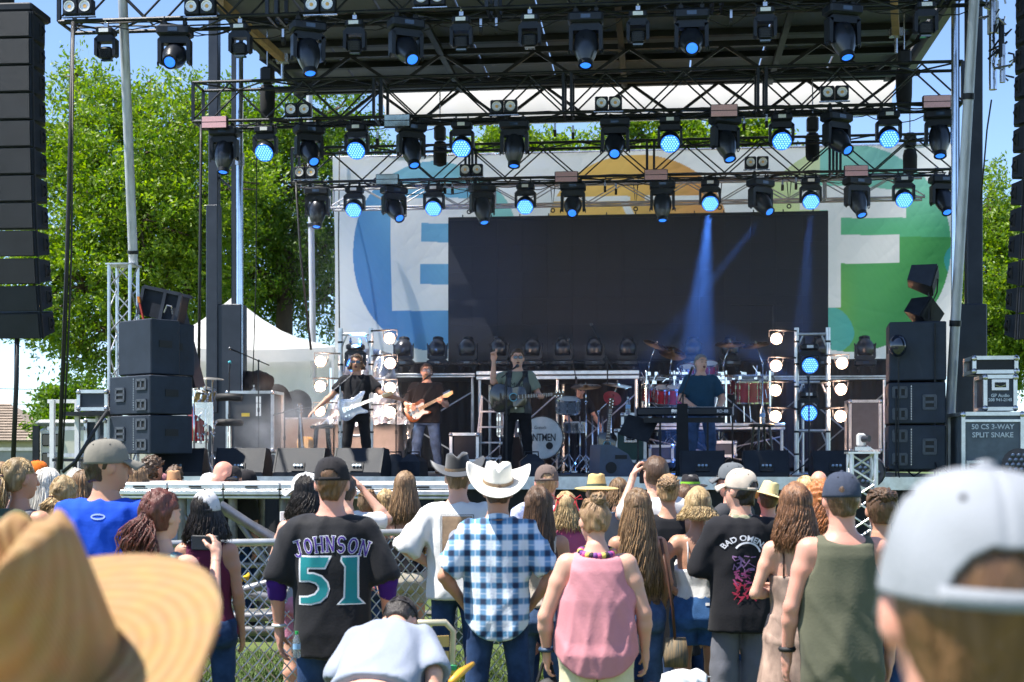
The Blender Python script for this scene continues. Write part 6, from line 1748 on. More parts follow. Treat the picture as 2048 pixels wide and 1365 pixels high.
# ---- cases, amplifiers
def flight_case(label, u0, u1, v0, v1, D, dep, panel_m, yaw=0.0, handles=1, text=None, lid=True, cat='flight case'):
	a = PS(u0, v1, D); b = PS(u1, v0, D); w = (b - a).xy.length; h = b.z - a.z; c = PS((u0 + u1) / 2, v1, D)
	t = thing('flight_case', label, cat, (c.x, c.y, a.z), YA + yaw)
	MB().box((0, dep / 2, h / 2), (w - .02, dep - .02, h - .02)).build('panel', panel_m, t, world=False)
	fr = MB(); e = .045
	for x in (-w / 2, w / 2):
		for y in (0, dep): fr.box((x, y, h / 2), (e, e, h))
	for z in (e / 2, h - e / 2):
		for y in (0, dep): fr.box((0, y, z), (w - e, e, e))
		for x in (-w / 2, w / 2): fr.box((x, dep / 2, z), (e * .98, dep - e, e * .98))
	if lid: fr.box((0, -.002, h * .86), (w, .03, .03))
	fr.build('edging', ALU, t, world=False)
	cn = MB()
	for x in (-w / 2, w / 2):
		for z in (.03, h - .03): cn.ball((x, -.005, z), .04, 8, 6)
	cn.build('ball_corners', STEEL, t, world=False, smooth=True)
	for i in range(handles):
		x = 0 if handles == 1 else (-.3 + .6 * i) * w; z = h * (.72 if handles == 1 else .14)
		MB().box((x, -.014, z), (.2, .012, .13)).build('handle_dish', STEEL, t, world=False); MB().box((x, -.022, z), (.13, .012, .06)).build('handle_recess', BLKR, t, world=False); MB().tube([(x - .06, -.03, z), (x, -.038, z - .02), (x + .06, -.03, z)], .009, 6).build('handle', STEEL, t, world=False)
	if text:
		lm = mat('stencil_print', (.50, .54, .58), .7, 0, var=.3, scale=20)
		for s, x, z, sz in text:
			v, f = text_polys(s, sz, .0015); MB().add([(x * w + q[0], -.0135 if True else 0, z * h + q[1]) for q in v], f).build('lettering', lm, t, world=False)
	return t
BLUEP = mat('case_blue_black', (.035, .045, .065), .55, 0, var=.25, scale=6, bump=.1)
flight_case('large blue-grey road case stencilled SPLIT SNAKE at the right edge', 1926, 2044, 824, 950, 17.6, .8, mat('case_grey_blue', (.085, .105, .13), .6, var=.25, bump=.15), handles=2, text=[('50 CS 3-WAY', 0, .76, .085), ('SPLIT SNAKE', 0, .63, .085)])
flight_case('black flight case with white print and silver edges on the grey road case', 1970, 2030, 750, 822, 17.7, .5, BLUEP, handles=1, text=[('GP Audio', 0, .42, .055), ('208 941-2145', 0, .30, .05)], lid=False)
flight_case('black moulded rack case lying on the flight case at the right edge', 1948, 2032, 712, 748, 17.8, .5, BLKP, handles=0, lid=False)
flight_case('silver-edged dark flight case on the black table left of the speaker stack', 158, 213, 780, 822, 18.4, .4, BLUEP, handles=0, lid=False)
flight_case('green-sided amplifier case with silver edging behind the music stand', 1232, 1290, 858, 926, 22.6, .5, mat('case_green', (.02, .07, .05), .5), handles=1, lid=False)
flight_case('black road trunk with an oval badge behind the piano', 1245, 1300, 826, 858, 22.4, .5, BLUEP, handles=0, lid=False)
flight_case('tall dark equipment cabinet with a yellow sticker at the left of the stage', 455, 545, 782, 905, 22.2, .6, mat('cabinet_grey', (.05, .052, .058), .5, var=.2), handles=0, lid=False)
t = thing('yellow_sticker', 'yellow sticker on the tall dark cabinet at the left', 'sticker', PS(491, 830, 22.1), YA); MB().box((0, 0, 0), (.13, .008, .055)).build('sheet', mat('yellow_paper', (.6, .42, .04), .6), t, world=False)
t = thing('paper_sheet', 'white paper sheets taped to the tall dark cabinet', 'paper', PS(517, 820, 22.1), YA)
for z, h_ in ((0, .2), (.16, .1)): MB().box((0, 0, z), (.08, .006, h_)).build('sheet', WHITE, t, world=False)
flight_case('black amplifier cabinet with a blue glint standing between guitarist and step ladder', 902, 955, 866, 925, 22.6, .35, BLKC, handles=0, lid=False)
flight_case('dark low road case under the red drum riser', 1300, 1345, 890, 925, 23.3, .5, BLUEP, handles=0, lid=False)
flight_case('dark case with a silver corner below the keyboard player', 1428, 1470, 882, 915, 23.4, .5, BLUEP, handles=0, lid=False)
flight_case('dark rack behind the right light tower', 1700, 1760, 800, 905, 23.5, .5, BLUEP, handles=0, lid=False)
for u0, u1, lb in ((556, 665, 'large grey box panel behind the leaning acoustic guitar'), (668, 796, 'wide taupe side panel behind the first guitarist')):
	a, b = PS(u0, 836, 23.0), PS(u1, 836, 23.0); w = (b - a).xy.length; t = thing('grey_panel_box', lb, 'box', PZ((u0 + u1) / 2, DECK, 23.0), YA)
	MB().box((0, .3, (a.z - DECK) / 2), (w, .6, a.z - DECK), bev=.02).build('body', mat('taupe_panel', (.23, .215, .21), .7, var=.12), t, world=False); MB().box((0, -.005, a.z - DECK - .01), (w, .02, .03)).build('top_trim', ALU, t, world=False)
# step ladder
t = thing('step_ladder', 'aluminium step ladder standing between the amplifier and the drums', 'ladder', PZ(985, DECK, 22.9), YA)
for s in (-1, 1):
	for y in (-.3, .3): MB().bar((s * .26, y, 0), (s * .17, y * .1, 1.25), .05, .03).build('rail', GALV, t, world=False)
for k in range(4): f = .2 + .2 * k; MB().box((0, -.3 * (1 - f) - .03 * f, 1.25 * f), (.52 - .2 * f, .09, .025)).build('step', GALV, t, world=False)
# left percussion corner
def percussion():
	D = 19.9; t = thing('percussion_rig', 'percussion rig with small wooden drums on chrome stands beside the left speaker stack', 'percussion', PZ(408, DECK, D), YA)
	def L(u, v, d=0): return wmat(t).inverted() @ PS(u, v, D + d)
	gold = mat('natural_drum', (.55, .34, .10), .35, var=.3)
	drum(t, 'bongo', L(400, 795), (.3, -.2, 1), .085, .16, gold, HEADW, CHROME, 6); drum(t, 'bongo', L(415, 790, .1), (.3, -.2, 1), .10, .16, gold, HEADW, CHROME, 6)
	drum(t, 'conga', L(395, 850, .2), (0, 0, 1), .14, .5, REDSH, HEADW, CHROME, 6)
	MB().lathe([(.2, 0), (.19, .008), (.03, .02)], 24, Matrix.Translation(L(420, 758)) @ Euler((.1, .1, 0)).to_matrix().to_4x4()).build('cymbal', mat('pale_cymbal', (.55, .5, .42), .3, .8), t, world=False, smooth=True)
	hw = MB(); r = random.Random(2)
	for u in (388, 412, 425): q = L(u, 0); hw.cyl((q.x, q.y, 0), (q.x, q.y, L(u, 760).z), .014, n=8); tripod(hw, (q.x, q.y, 0), .2, .3, 3, u, .01)
	for k in range(34): q = L(r.uniform(385, 430), r.uniform(765, 880), r.uniform(-.1, .2)); e = q + Vector((r.uniform(-.06, .06), r.uniform(-.05, .05), r.uniform(-.14, .14))); hw.cyl(q, e, .010, n=5); hw.ball(e, .018, 6, 4)
	hw.build('hardware', CHROME, t, world=False, smooth=True)
	ch = MB()
	for k in range(16): q = L(392 + k * 2.2, 805, -.1); ch.cyl(q, q - Vector((0, 0, .18 + .012 * k)), .006, n=5)
	ch.build('bar_chimes', CHROME, t, world=False)
	s = thing('drum_throne', 'black padded seat with backrest behind the percussion', 'stool', PZ(452, DECK, 20.4), YA)
	MB().lathe([(.02, 0), (.19, .0), (.21, .04), (.2, .08), (.15, .10)], 22, Matrix.Translation((.05, 0, .72))).build('seat', BLKR, s, world=False, smooth=True); MB().tube([(-.18, .1, 1.14), (0, .14, 1.15), (.2, .1, 1.14)], .06, 10).build('backrest', BLKR, s, world=False, smooth=True)
	MB().cyl((.05, 0, .1), (.05, 0, .72), .03, n=10).build('pole', CHROME, s, world=False)
	for k in range(3): a = k * 2.1; MB().tube([(.05, 0, .25), (.05 + .28 * math.cos(a), .28 * math.sin(a), .01)], .014, 6).build('leg', CHROME, s, world=False)
	f = thing('stage_fan', 'wire caged fan on the deck beside the percussion seat', 'fan', PZ(475, DECK, 19.6), YA + .5)
	cg = MB()
	for k in range(6): cg.torus((0, -.06 + .02 * abs(k - 3), .22), .04 + .028 * k, .004, 24, 4, ax=(0, 1, .2))
	for k in range(18): a = k * PI / 9; cg.tube([(0, -.08, .22), (.19 * math.cos(a), -.03, .22 + .19 * math.sin(a))], .0035, 4)
	cg.build('cage', STEEL, f, world=False); MB().cyl((0, .06, .22), (0, -.02, .22), .07, n=14).build('motor', BLKR, f, world=False); MB().box((0, .03, .02), (.3, .16, .03)).build('foot', BLKR, f, world=False)
	bl = MB()
	for k in range(4): a = k * PI / 2 + .3; bl.add([(.03 * math.cos(a), -.02, .22 + .03 * math.sin(a)), (.16 * math.cos(a - .3), -.035, .22 + .16 * math.sin(a - .3)), (.16 * math.cos(a + .35), -.01, .22 + .16 * math.sin(a + .35))], [(0, 1, 2)])
	bl.build('blades', BLKP, f, world=False)
percussion()
# black bags and boxes piled at the left wing
for u, v0, v1, D, w, lb in ((540, 770, 905, 23.6, .75, 'hooded dark cover over tall equipment behind the cabinet at the left'), (590, 782, 860, 25.5, .55, 'dark loudspeaker on an aluminium frame by the tent leg'), (505, 745, 790, 22.9, .6, 'heap of black bags on top of the tall cabinet')):
	a, b = PS(u, v1, D), PS(u, v0, D); h = b.z - a.z; t = thing('covered_equipment', lb, 'covered equipment', a, YA)
	g = SDF((-w, -.4, -.05), (w, .4, h + .1), .03); g.ell((0, 0, h * .45), (w * .55, .3, h * .56), .05); g.ell((w * .2, 0, h * .7), (w * .3, .25, h * .3), .1); g.below(0); g.folds(.02, int(u), .5, .6); v, f = g.mesh(); np_mesh('cover', v, f, MATS['bag_cloth'], t)
# table and frame at far left wing
t = thing('side_table', 'black topped table on a steel leg holding the small flight case', 'table', PZ(178, DECK, 18.4), YA)
zt = PS(178, 824, 18.4).z - DECK
MB().box((0, .1, zt - .03), (.62, .6, .05)).build('top', BLK, t, world=False); MB().cyl((.08, .1, 0), (.08, .1, zt - .05), .03, n=10).build('leg', GALV, t, world=False)
t = thing('wing_railing', 'pale square-tube railing at the left end of the stage', 'railing', PZ(105, DECK - .1, 18.6), YA)
zr = PS(105, 800, 18.6).z - DECK + .1; wr = (PS(155, 0, 18.6) - PS(105, 0, 18.6)).xy.length
for x in (0, wr): MB().box((x, 0, zr / 2), (.06, .06, zr)).build('upright', WHITE, t, world=False)
for z in (zr - .02, zr * .66, zr * .34): MB().bar((-.08, .04, z), (wr + .08, .04, z), .05, .05).build('rail', GALV if z < zr - .1 else WHITE, t, world=False)
flight_case('dark upright rack beside the left wing railing', 172, 212, 838, 905, 18.9, .5, BLUEP, handles=0, lid=False)
t = thing('lower_shelf', 'small black shelf with cables low at the left wing', 'shelf', PZ(150, DECK, 18.3), YA); MB().box((0, 0, .22), (.5, .3, .04)).build('top', BLK, t, world=False); MB().cyl((0, 0, 0), (0, 0, .2), .03, n=8).build('leg', BLK, t, world=False)
# small truss post with a camera on top, in front of the stage right
pt = post('truss_post', 'short silver lattice post in front of the stage right with a small camera on top', P(1724, 1120, 14.6), P(1724, 906, 14.6), .24, 7)
cp = P(1724, 902, 14.6)
t = thing('robot_camera', 'small silver remote camera on the short lattice post', 'camera', cp, YA)
MB().box((0, 0, .02), (.16, .14, .04)).build('base', STEEL, t, world=False); MB().box((-.01, 0, .11), (.09, .1, .14), bev=.02).build('body', mat('camera_shell', (.5, .5, .5), .4), t, world=False); MB().cyl((.0, -.05, .12), (.06, -.1, .12), .035, n=12).build('lens', BLKP, t, world=False)
cable('thin white cable hanging down the short lattice post', [cp + Vector(q) for q in ((.05, 0, .05), (.13, .02, 0), (.15, 0, -.25), (.13, -.02, -.8))], .008, m=WHITE)
# black tour lamp clusters near the right
for u, v, D, lb in ((1740, 945, 16.5, 'black multi-lens lamp on the ground behind the short lattice post'), (2040, 930, 15.5, 'black multi-lens lamp at the right edge in front of the road case')):
	t = thing('multi_lens_lamp', lb, 'stage light', P(u, v, D), -.5)
	MB().lathe([(.1, .12), (.16, .1), (.18, 0), (.18, -.08)], 20, Matrix.Rotation(PI / 2, 4, 'X') @ Matrix.Scale(-1, 4, (0, 0, 1))).build('housing', BLKP, t, world=False, smooth=40)
	c = MB()
	for i in range(-2, 3):
		for j in range(-2, 3):
			x = .06 * (i + j * .5); y = .052 * j
			if math.hypot(x, y) < .15: c.ball((x, -.08, y), (.024, .012, .024), 8, 4)
	c.build('lenses', LENSG, t, world=False, smooth=True)
	MB().bar((0, 0, -.18), (0, 0, -v * 0 - (P(u, v, D).z) * 1.0), .05, .05).build('stand', BLK, t, world=False)
# black verticals and wires
for lb, pts, r in (('long black cable hanging from the front truss end down past the left speaker column', [P(146, 46, 18.3), P(145, 92, 17.8), P(140, 300, 17.5), P(134, 520, 17.5), P(118, 940, 17.5)], .026),
				   ('second black cable running beside the long one at the left', [P(147, 60, 17.6), P(143, 500, 17.5), P(138, 650, 17.5), P(124, 940, 17.5)], .012),
				   ('black cable below the left hanging speaker column', [P(34, 672, 16.6), P(33, 760, 16.6), P(26, 930, 16.6)], .028),
				   ('black cable hanging from the left end of the middle truss', [PS(402, 240, 21.4), PS(402, 285, 21), PS(400, 520, 21), PS(397, 790, 21)], .022),
				   ('thin black cable hanging at the left end of the lowest truss', [PS(592, 360, 24.6), PS(593, 390, 24.3), PS(602, 520, 24.3), PS(622, 700, 24.3)], .02),
				   ('thin cable down the left edge of the banner', [PS(679, 300, 28), PS(677, 480, 28), PS(679, 670, 27.8)], .014),
				   ('thin black wire beside the chrome tube at the left', [PS(513, 240, 21.4), PS(513, 350, 22), PS(512, 560, 22), PS(505, 780, 22)], .008),
				   ('black cable sloping from the left wing shelf up to the speaker stack', [P(125, 945, 17.3), P(150, 925, 17.3), P(172, 890, 17.3), P(195, 850, 17.4), P(216, 822, 17.6)], .024),
				   ('guy rope with pulley at the right of the roof', [PS(1983, 200, 18), PS(1974, 260, 18), PS(1962, 400, 18)], .01)):
	cable(lb, pts, r)
for k, (v0, v1) in enumerate(((806, 812), (838, 838), (776, 779))):
	cable('power line crossing the sky at far left, ' + ('middle one', 'lowest one', 'topmost one')[k], [P(-100, v0, 70), P(60, v0 + 3, 70), P(260, v1, 70)], .02)
# hydraulic parts at the right end of the roof
for i, (u, v) in enumerate(((1985, 30), (2003, 80), (2005, 130))):
	t = thing('roof_bracket', 'tangled steel roof bracket at the top right, ' + ('topmost', 'middle', 'lowest')[i], 'bracket', PS(u, v, 18.2), YA); r = random.Random(i)
	mb = MB()
	for k in range(9): q = Vector((r.uniform(-.1, .1), r.uniform(-.1, .1), r.uniform(-.2, .2))); mb.tube([q, q + Vector((r.uniform(-.1, .1), 0, r.uniform(-.12, .12))), q + Vector((r.uniform(-.15, .15), 0, r.uniform(-.12, .12)))], .014, 5)
	mb.cyl((0, 0, -.22), (0, 0, .25), .035, n=10); mb.build('fittings', STEEL if i != 1 else BLK, t, world=False)
t = thing('roof_jack', 'silver hydraulic cylinder hanging at the right end of the roof', 'cylinder', PS(1986, 180, 18.4)); MB().cyl((0, 0, 0), (0, 0, .7), .05, n=14).build('barrel', CHROME, t, world=False, smooth=40); MB().cyl((0, 0, .7), (0, 0, 1.1), .07, n=14).build('sleeve', GALV, t, world=False, smooth=40)
# ---- dark backing at the rear of the deck so that the daylight shows only where it does in the photo
def rear_backing():
	a, b = PZ(790, DECK, 26.3), PZ(1890, DECK, 26.3); L = (b - a).xy.length; t = thing('added_rear_drape', 'black drape added along the back of the stage below the screen to block daylight', 'drape', a, YA); h = PS(1000, 726, 26.3).z - DECK
	r0, r1 = [], []
	for i in range(301): x = L * i / 300; w = .04 * math.sin(i * 1.1) + .02 * math.sin(i * 2.7); r0.append((x, w * .5, h)); r1.append((x, w, .01))
	MB().loft([r0, r1], False, False, close=False).build('cloth', MATS['black_cloth'], t, world=False, smooth=True)
	MB().cyl((0, 0, h), (L, 0, h), .025, n=8).build('rail', BLK, t, world=False)
rear_backing()

# ---- drifting stage smoke and the blue beams of lit lamps
def smoke():
	t = MB(); a = PZ(560, 0, 20.3); b = PZ(1860, 0, 20.3); L = (b - a).xy.length
	t.box((L / 2, 3.1, 3.9), (L, 6.0, 4.5)); m = bpy.data.materials.new('smoke'); m.use_nodes = True; nt = m.node_tree; nt.nodes.remove(nt.nodes['Principled BSDF'])
	v = nd(nt, 'VolumePrincipled'); v.inputs['Color'].default_value = (.85, .9, 1, 1); v.inputs['Density'].default_value = .008; v.inputs['Anisotropy'].default_value = .2
	nt.links.new(v.outputs[0], nt.nodes['Material Output'].inputs['Volume'])
	o = t.build('stage_smoke', m, None); place(o, (a.x, a.y, 0), (0, 0, YA)); tag(o, 'thin bluish smoke drifting over the rear of the stage', 'smoke', kind='stuff')
smoke()
def wisp():
	m = bpy.data.materials.new('smoke_wisp'); m.use_nodes = True; nt = m.node_tree; nt.nodes.remove(nt.nodes['Principled BSDF']); v = nd(nt, 'VolumePrincipled'); v.inputs['Color'].default_value = (.9, .93, 1, 1)
	tc = nd(nt, 'TexCoord'); ln = nd(nt, 'VectorMath', operation='LENGTH'); nt.links.new(tc.outputs['Object'], ln.inputs[0]); r = nd(nt, 'MapRange', interpolation_type='SMOOTHSTEP'); r.inputs[1].default_value = 1; r.inputs[2].default_value = .15; nt.links.new(ln.outputs['Value'], r.inputs[0])
	n = nd(nt, 'TexNoise', Scale=2.2, Detail=3.0); nt.links.new(tc.outputs['Object'], n.inputs[0]); q = nd(nt, 'MapRange'); q.inputs[1].default_value = .42; q.inputs[2].default_value = .7; q.inputs[4].default_value = 1.3; nt.links.new(n.outputs[0], q.inputs[0])
	x = nd(nt, 'Math', operation='MULTIPLY'); nt.links.new(r.outputs[0], x.inputs[0]); nt.links.new(q.outputs[0], x.inputs[1]); nt.links.new(x.outputs[0], v.inputs['Density']); nt.links.new(v.outputs[0], nt.nodes['Material Output'].inputs['Volume'])
	o = MB().ball((0, 0, 0), 1, 20, 12).build('smoke_wisp', m, None); place(o, PS(565, 850, 19.75), (0, 0, 0), (1.0, .48, .75)); tag(o, 'pale smoke rising from the fan at the left of the stage', 'smoke', kind='stuff')
wisp()
def beam(u, v, D, u2, v2, D2, w, deg, c=(.08, .28, 1)):
	l = bpy.data.lights.new('beam', 'SPOT'); o = bpy.data.objects.new('beam', l); C.objects.link(o); p = PS(u, v, D); q = PS(u2, v2, D2)
	l.energy = w; l.spot_size = math.radians(deg); l.spot_blend = .5; l.color = c; l.shadow_soft_size = .06; o.location = p; o.rotation_euler = (q - p).to_track_quat('-Z', 'Y').to_euler()
beam(1418, 425, 24.2, 1392, 720, 23.6, 15000, 16); beam(1521, 440, 24.2, 1360, 640, 23.8, 8000, 6); beam(1621, 425, 24.2, 1600, 720, 24, 4500, 11); beam(1617, 783, 21.4, 1480, 690, 20.6, 2500, 12); beam(711, 688, 21.4, 740, 640, 22.5, 400, 50)
# ================================================================== the band
SHADES = mat('dark_lens', (.012, .016, .03), .06, 0, var=0, spec=.9)
BLUESH = mat('blue_mirror_lens', (.02, .12, .35), .05, .6, var=0)
DENIM = cloth('denim', (.055, .10, .20), scale=9, var=.35, bump=.35, bscale=160)
DENIMD = cloth('denim_dark', (.022, .05, .125), scale=9, var=.4, bump=.35, bscale=160)
DENIMS = cloth('denim_skirt', (.04, .11, .26), scale=9, var=.35, bump=.35, bscale=160)
BLKJ = cloth('black_trousers', (.012, .012, .014), var=.2)
BLKT_ = cloth('black_tee', (.014, .014, .017), var=.2, sheen=.05)
WHT = cloth('white_cotton', (.70, .69, .67), var=.05)
def vec(*a): return Vector(a)
BAND = 'band members on stage'
r1 = person('person in black shirt and dark jeans with arms spread, silver guitar slung in front, singing', 713, 21.2, top_v=712, yaw=PI + .1, z0=DECK, sk='tan', group=BAND, key='guitarist',
			arms=(((.37, .02, 1.17), (.58, .10, .98)), ((-.36, .10, 1.20), (-.60, .16, 1.13))), hands=({'curl': .25, 'n': (0, 0, -1)}, {'curl': .2, 'n': (0, 0, -1)}), head=(-.1, .05, 0),
			hair=dict(kind='long', c='brown', len=.10, n=90, rad=.012, spread=.01, e=.012, arc=2.4), top=dict(kind='tee', m=BLKT_, hem=.86, boxy=.6), bot=dict(kind='jeans', m=BLKJ, name='trousers'), face=True, mouth=.012, hp=dict(glasses=SHADES), stance=.06, seed=11, far=False)
r2 = person('person in loose black tee and blue jeans playing a sunburst guitar and singing', 853, 23.2, top_v=731, yaw=PI - .1, z0=DECK, sk='fair', group=BAND, key='jeans_guitarist', bulk=1.12, belly=.05,
			arms=(((.33, -.02, 1.14), (.22, .24, 1.08)), ((-.33, .05, 1.12), (-.30, .28, 1.14))), hands=({'curl': .7, 'n': (-1, 0, 0)}, {'curl': 1.1, 'n': (0, -1, .4)}), head=(.12, .10, 0),
			hair=dict(kind='short', c='brown', e=.014), top=dict(kind='tee', m=BLKT_, hem=.82, boxy=1.6, e=.02, sleeve=.8), bot=dict(kind='jeans', m=DENIM), face=True, mouth=.018, hp=dict(glasses=CLEAR, beard='light'), stance=.07, seed=12)
GREENT = cloth('sage_tee', (.20, .22, .17), var=.1)
VEST = mat('leather_vest', (.016, .017, .022), .38, 0, var=.3, scale=9, bump=.4, bscale=40)
r3 = person('person in sage tee, black vest and sunglasses pointing one finger up, with acoustic guitar', 1035, 20.4, top_v=702, yaw=PI - .05, z0=DECK, sk='fair', group=BAND, key='centre_singer',
			arms=(((.34, .06, 1.32), (.33, .12, 1.60)), ((-.29, .0, 1.15), (-.32, .27, 1.10))), hands=({'point': True, 'curl': 1.3, 'd': (0.02, .05, 1), 'n': (0, 1, 0)}, {'curl': 1.0, 'n': (0, -1, .5)}), head=(.1, .02, 0),
			hair=dict(kind='short', c='brown', e=.016, rough=.0012), top=dict(kind='tee', m=GREENT, hem=.88, sleeve=.66), bot=dict(kind='jeans', m=BLKJ, name='trousers'), face=True, mouth=.006, hp=dict(glasses=SHADES), stance=.05, seed=13)
def vest(rec, m):
	g = SDF((-.26, -.24, .82), (.26, .24, 1.52), .0125); g.torso(MALE, .026, z0=.86, z1=1.47); g.cone((-.15, -.02, 1.42), (.15, -.02, 1.42), .06, .06, .05); g.folds(.006, 3)
	X, Y, Z = np.meshgrid(*g.ax, indexing='ij'); g.f = np.maximum(g.f, np.minimum(Y + .01, .085 - np.abs(X) + (Z - 1.2) * -.05).astype(np.float32))
	for s in (1, -1): g.ell((s * .21, -.01, 1.38), (.055, .2, .13), .01, 'sub')
	g.ell((0, 0, 1.5), (.085, .1, .07), .01, 'sub'); v, f = g.mesh(); np_mesh('vest', v, f, m, rec['t'])
vest(r3, VEST)
decal(r3, 'shirt_print', text_polys('Mind', .10), mat('dark_print', (.03, .035, .03), .8, var=0), .004, lambda x, y: (x - .0, y + 1.27), from_y=1.0)
MB().box((0, .128, .955), (.07, .012, .045), bev=.006).build('belt_buckle', STEEL, r3['t'], world=False)
NAVYT = cloth('navy_tee', (.016, .055, .095), var=.12)
r4 = person('person with short grey hair in navy tee and jeans playing the stage piano, singing', 1402, 21.6, top_v=713, yaw=PI + .08, z0=DECK, sk='fair', group=BAND, key='pianist', bulk=1.06,
			arms=(((.31, .04, 1.13), (.17, .27, 1.01)), ((-.32, .04, 1.13), (-.22, .27, .99))), hands=({'curl': .5, 'n': (0, .2, -1)}, {'curl': .5, 'n': (0, .2, -1)}), head=(.25, .12, -.05),
			hair=dict(kind='short', c='grey', e=.014), top=dict(kind='tee', m=NAVYT, hem=.86, boxy=.8, sleeve=.72), bot=dict(kind='jeans', m=DENIM), face=True, mouth=.012, stance=.06, seed=14)
r5 = person('person in black shirt bent over the silver drums, face hidden behind the tom', 1152, 24.3, H=1.55, yaw=PI + .4, z0=DECK + .0, sk='fair', group=BAND, key='drummer', arms=(((.27, .1, 1.12), (.22, .38, 1.02)), ((-.33, .08, 1.14), (-.34, .34, 1.02))), hands=(1.2, 1.2), head=(-.4, -.5, 0), lean=(-.28, 0, 0),
			hair=dict(kind='short', c='dark', e=.014), top=dict(kind='tee', m=BLKT_), bot=dict(kind='jeans', m=BLKJ, name='trousers'), seed=15)
def B2W(rec, x, y, z): return wmat(rec['t']) @ Vector((x, y, z))
guitar('offset', 'silver sparkle electric guitar slung across the guitarist with spread arms', gm(B2W(r1, .05, .20, 1.0), .05, 1.22), SILV, WHITE, MAPLE)
guitar('strat', 'sunburst electric guitar with white pickguard held by the guitarist in jeans', gm(B2W(r2, .10, .24, 1.03), -.1, 1.10), BURST, WHITE, MAPLE)
guitar('acoustic', 'dark acoustic guitar with blue ringed sound hole slung on the centre singer', gm(B2W(r3, .12, .235, 1.09), .02, 1.50) @ Matrix.Scale(1.05, 4), DARKG, None, ROSEW, mat('blue_rosette', (.15, .40, .50), .3))
guitar('acoustic', 'honey brown acoustic guitar leaning on a stand beside the black stool', gm(PZ(612, DECK + .33, 21.4), -.75, .0) @ Matrix.Rotation(-.12, 4, 'Y') , HONEY, None, ROSEW)
guitar('acoustic', 'dark acoustic guitar standing upright on a stand right of the drum kit', gm(PZ(1212, DECK + .38, 21.2), .1, .10), DARKG, None, ROSEW, mat('blue_rosette', (.15, .40, .50), .3))
for rec, lb in ((r1, 'dark guitar strap across the shoulder of the guitarist with spread arms'), (r2, 'dark guitar strap across the guitarist in jeans'), (r3, 'dark guitar strap across the centre singer')):
	t = thing('guitar_strap', lb, 'strap', B2W(rec, 0, 0, 1.2)); pts = []
	o = rec['top']; me = o.data; bv = BVHTree.FromPolygons([x.co for x in me.vertices], [p.vertices for p in me.polygons])
	for k in range(9):
		f = k / 8; x = -.12 + .24 * f; z = 1.43 - .36 * f; h = bv.ray_cast(Vector((x, 1, z)), Vector((0, -1, 0))); y = h[0].y if h[0] else .1; pts.append(B2W(rec, x, max(y, .0) + .03, z))
	mb = MB();
	mb.loft([[p + Vector((0, 0, .03)), p + Vector((.0, -.004, .0)), p + Vector((0, 0, -.03)), p + Vector((0, .004, 0))] for p in pts]); mb.build('webbing', BLKR, t)

# ================================================================== the crowd
def C_(n, c, **k): return cloth(n, c, **k)
def tee(n, c, **k): return dict(kind='tee', m=C_(n, c), **k)
JE = lambda **k: dict(kind='jeans', m=DENIM, **k)
JD = lambda **k: dict(kind='jeans', m=DENIMD, **k)
NH = (None, None)
# --- jersey
JER = cloth('black_jersey', (.012, .012, .015), var=.2, sheen=.12, rough=.7)
pj = person('person in black baseball jersey with JOHNSON 51 in teal, black cap worn over ginger hair', 664, 7.6, top_v=926, fem=False, sk='pink', bulk=.98, arms=(((.30, -.02, 1.13), (.30, .06, .88)), ((-.295, -.02, 1.13), (-.29, .04, .86))), hands=(.5, .5), hair=dict(kind='short', c='ginger', low=1.56),
			hat=dict(type='cap', m=cloth('black_cap', (.02, .018, .02)), snap=True, tilt=-.02), top=dict(kind='tee', m=JER, boxy=1.9, e=.018, sleeve=.88, loose=.034, hem=.72, sleeve2=(1.28, cloth('purple_sleeve', (.05, .012, .16))), neck=(.08, .08, .055), curvehem=.02), bot=JD(), stance=.03, seed=21, key='jersey', shoulder=1.02)
TEAL = mat('teal_print', (.0, .20, .22), .7, 0, var=.05, scale=40); WPR = mat('white_letter', (.72, .72, .76), .7, var=0); PUR = mat('purple_print', (.07, .02, .26), .7, var=0)
def digits(rec, s):
	five = [(0.0, 1), (.95, 1), (.80, .78), (.22, .78), (.22, .64), (.45, .64), (.70, .58), (.88, .45), (.92, .32), (.85, .17), (.65, .05), (.35, 0), (.0, .0), (.0, .12), (.25, .13), (.5, .19), (.63, .30), (.63, .38), (.52, .46), (.3, .50), (.0, .49)]
	one = [(.12, 1), (.62, 1), (.62, .12), (.80, 0), (.0, 0), (.20, .12), (.24, .80), (.10, .93)]
	for p, x0, w in ((five, -.165, .165), (one, .045, .150)):
		sc = [(x0 + q[0] * w, q[1] * .245) for q in p]; cxx = sum(q[0] for q in sc) / len(sc); cyy = sum(q[1] for q in sc) / len(sc)
		# outline: push each edge outwards
		out = []
		n = len(sc)
		for i in range(n):
			a, b, c = Vector(sc[i - 1]), Vector(sc[i]), Vector(sc[(i + 1) % n]); e1 = (b - a).normalized(); e2 = (c - b).normalized(); n1 = Vector((-e1.y, e1.x)); n2 = Vector((-e2.y, e2.x)); m = (n1 + n2); m = m / max(.45, m.dot(n1)) if m.length > 1e-3 else n1
			out.append(tuple(b + m * .009))
		decal(rec, 'number_outline', poly(out), WPR, .0025, lambda x, y: (x + .012, y + 1.02)); decal(rec, 'number', poly(sc), TEAL, .005, lambda x, y: (x + .012, y + 1.02))
digits(pj, 1)
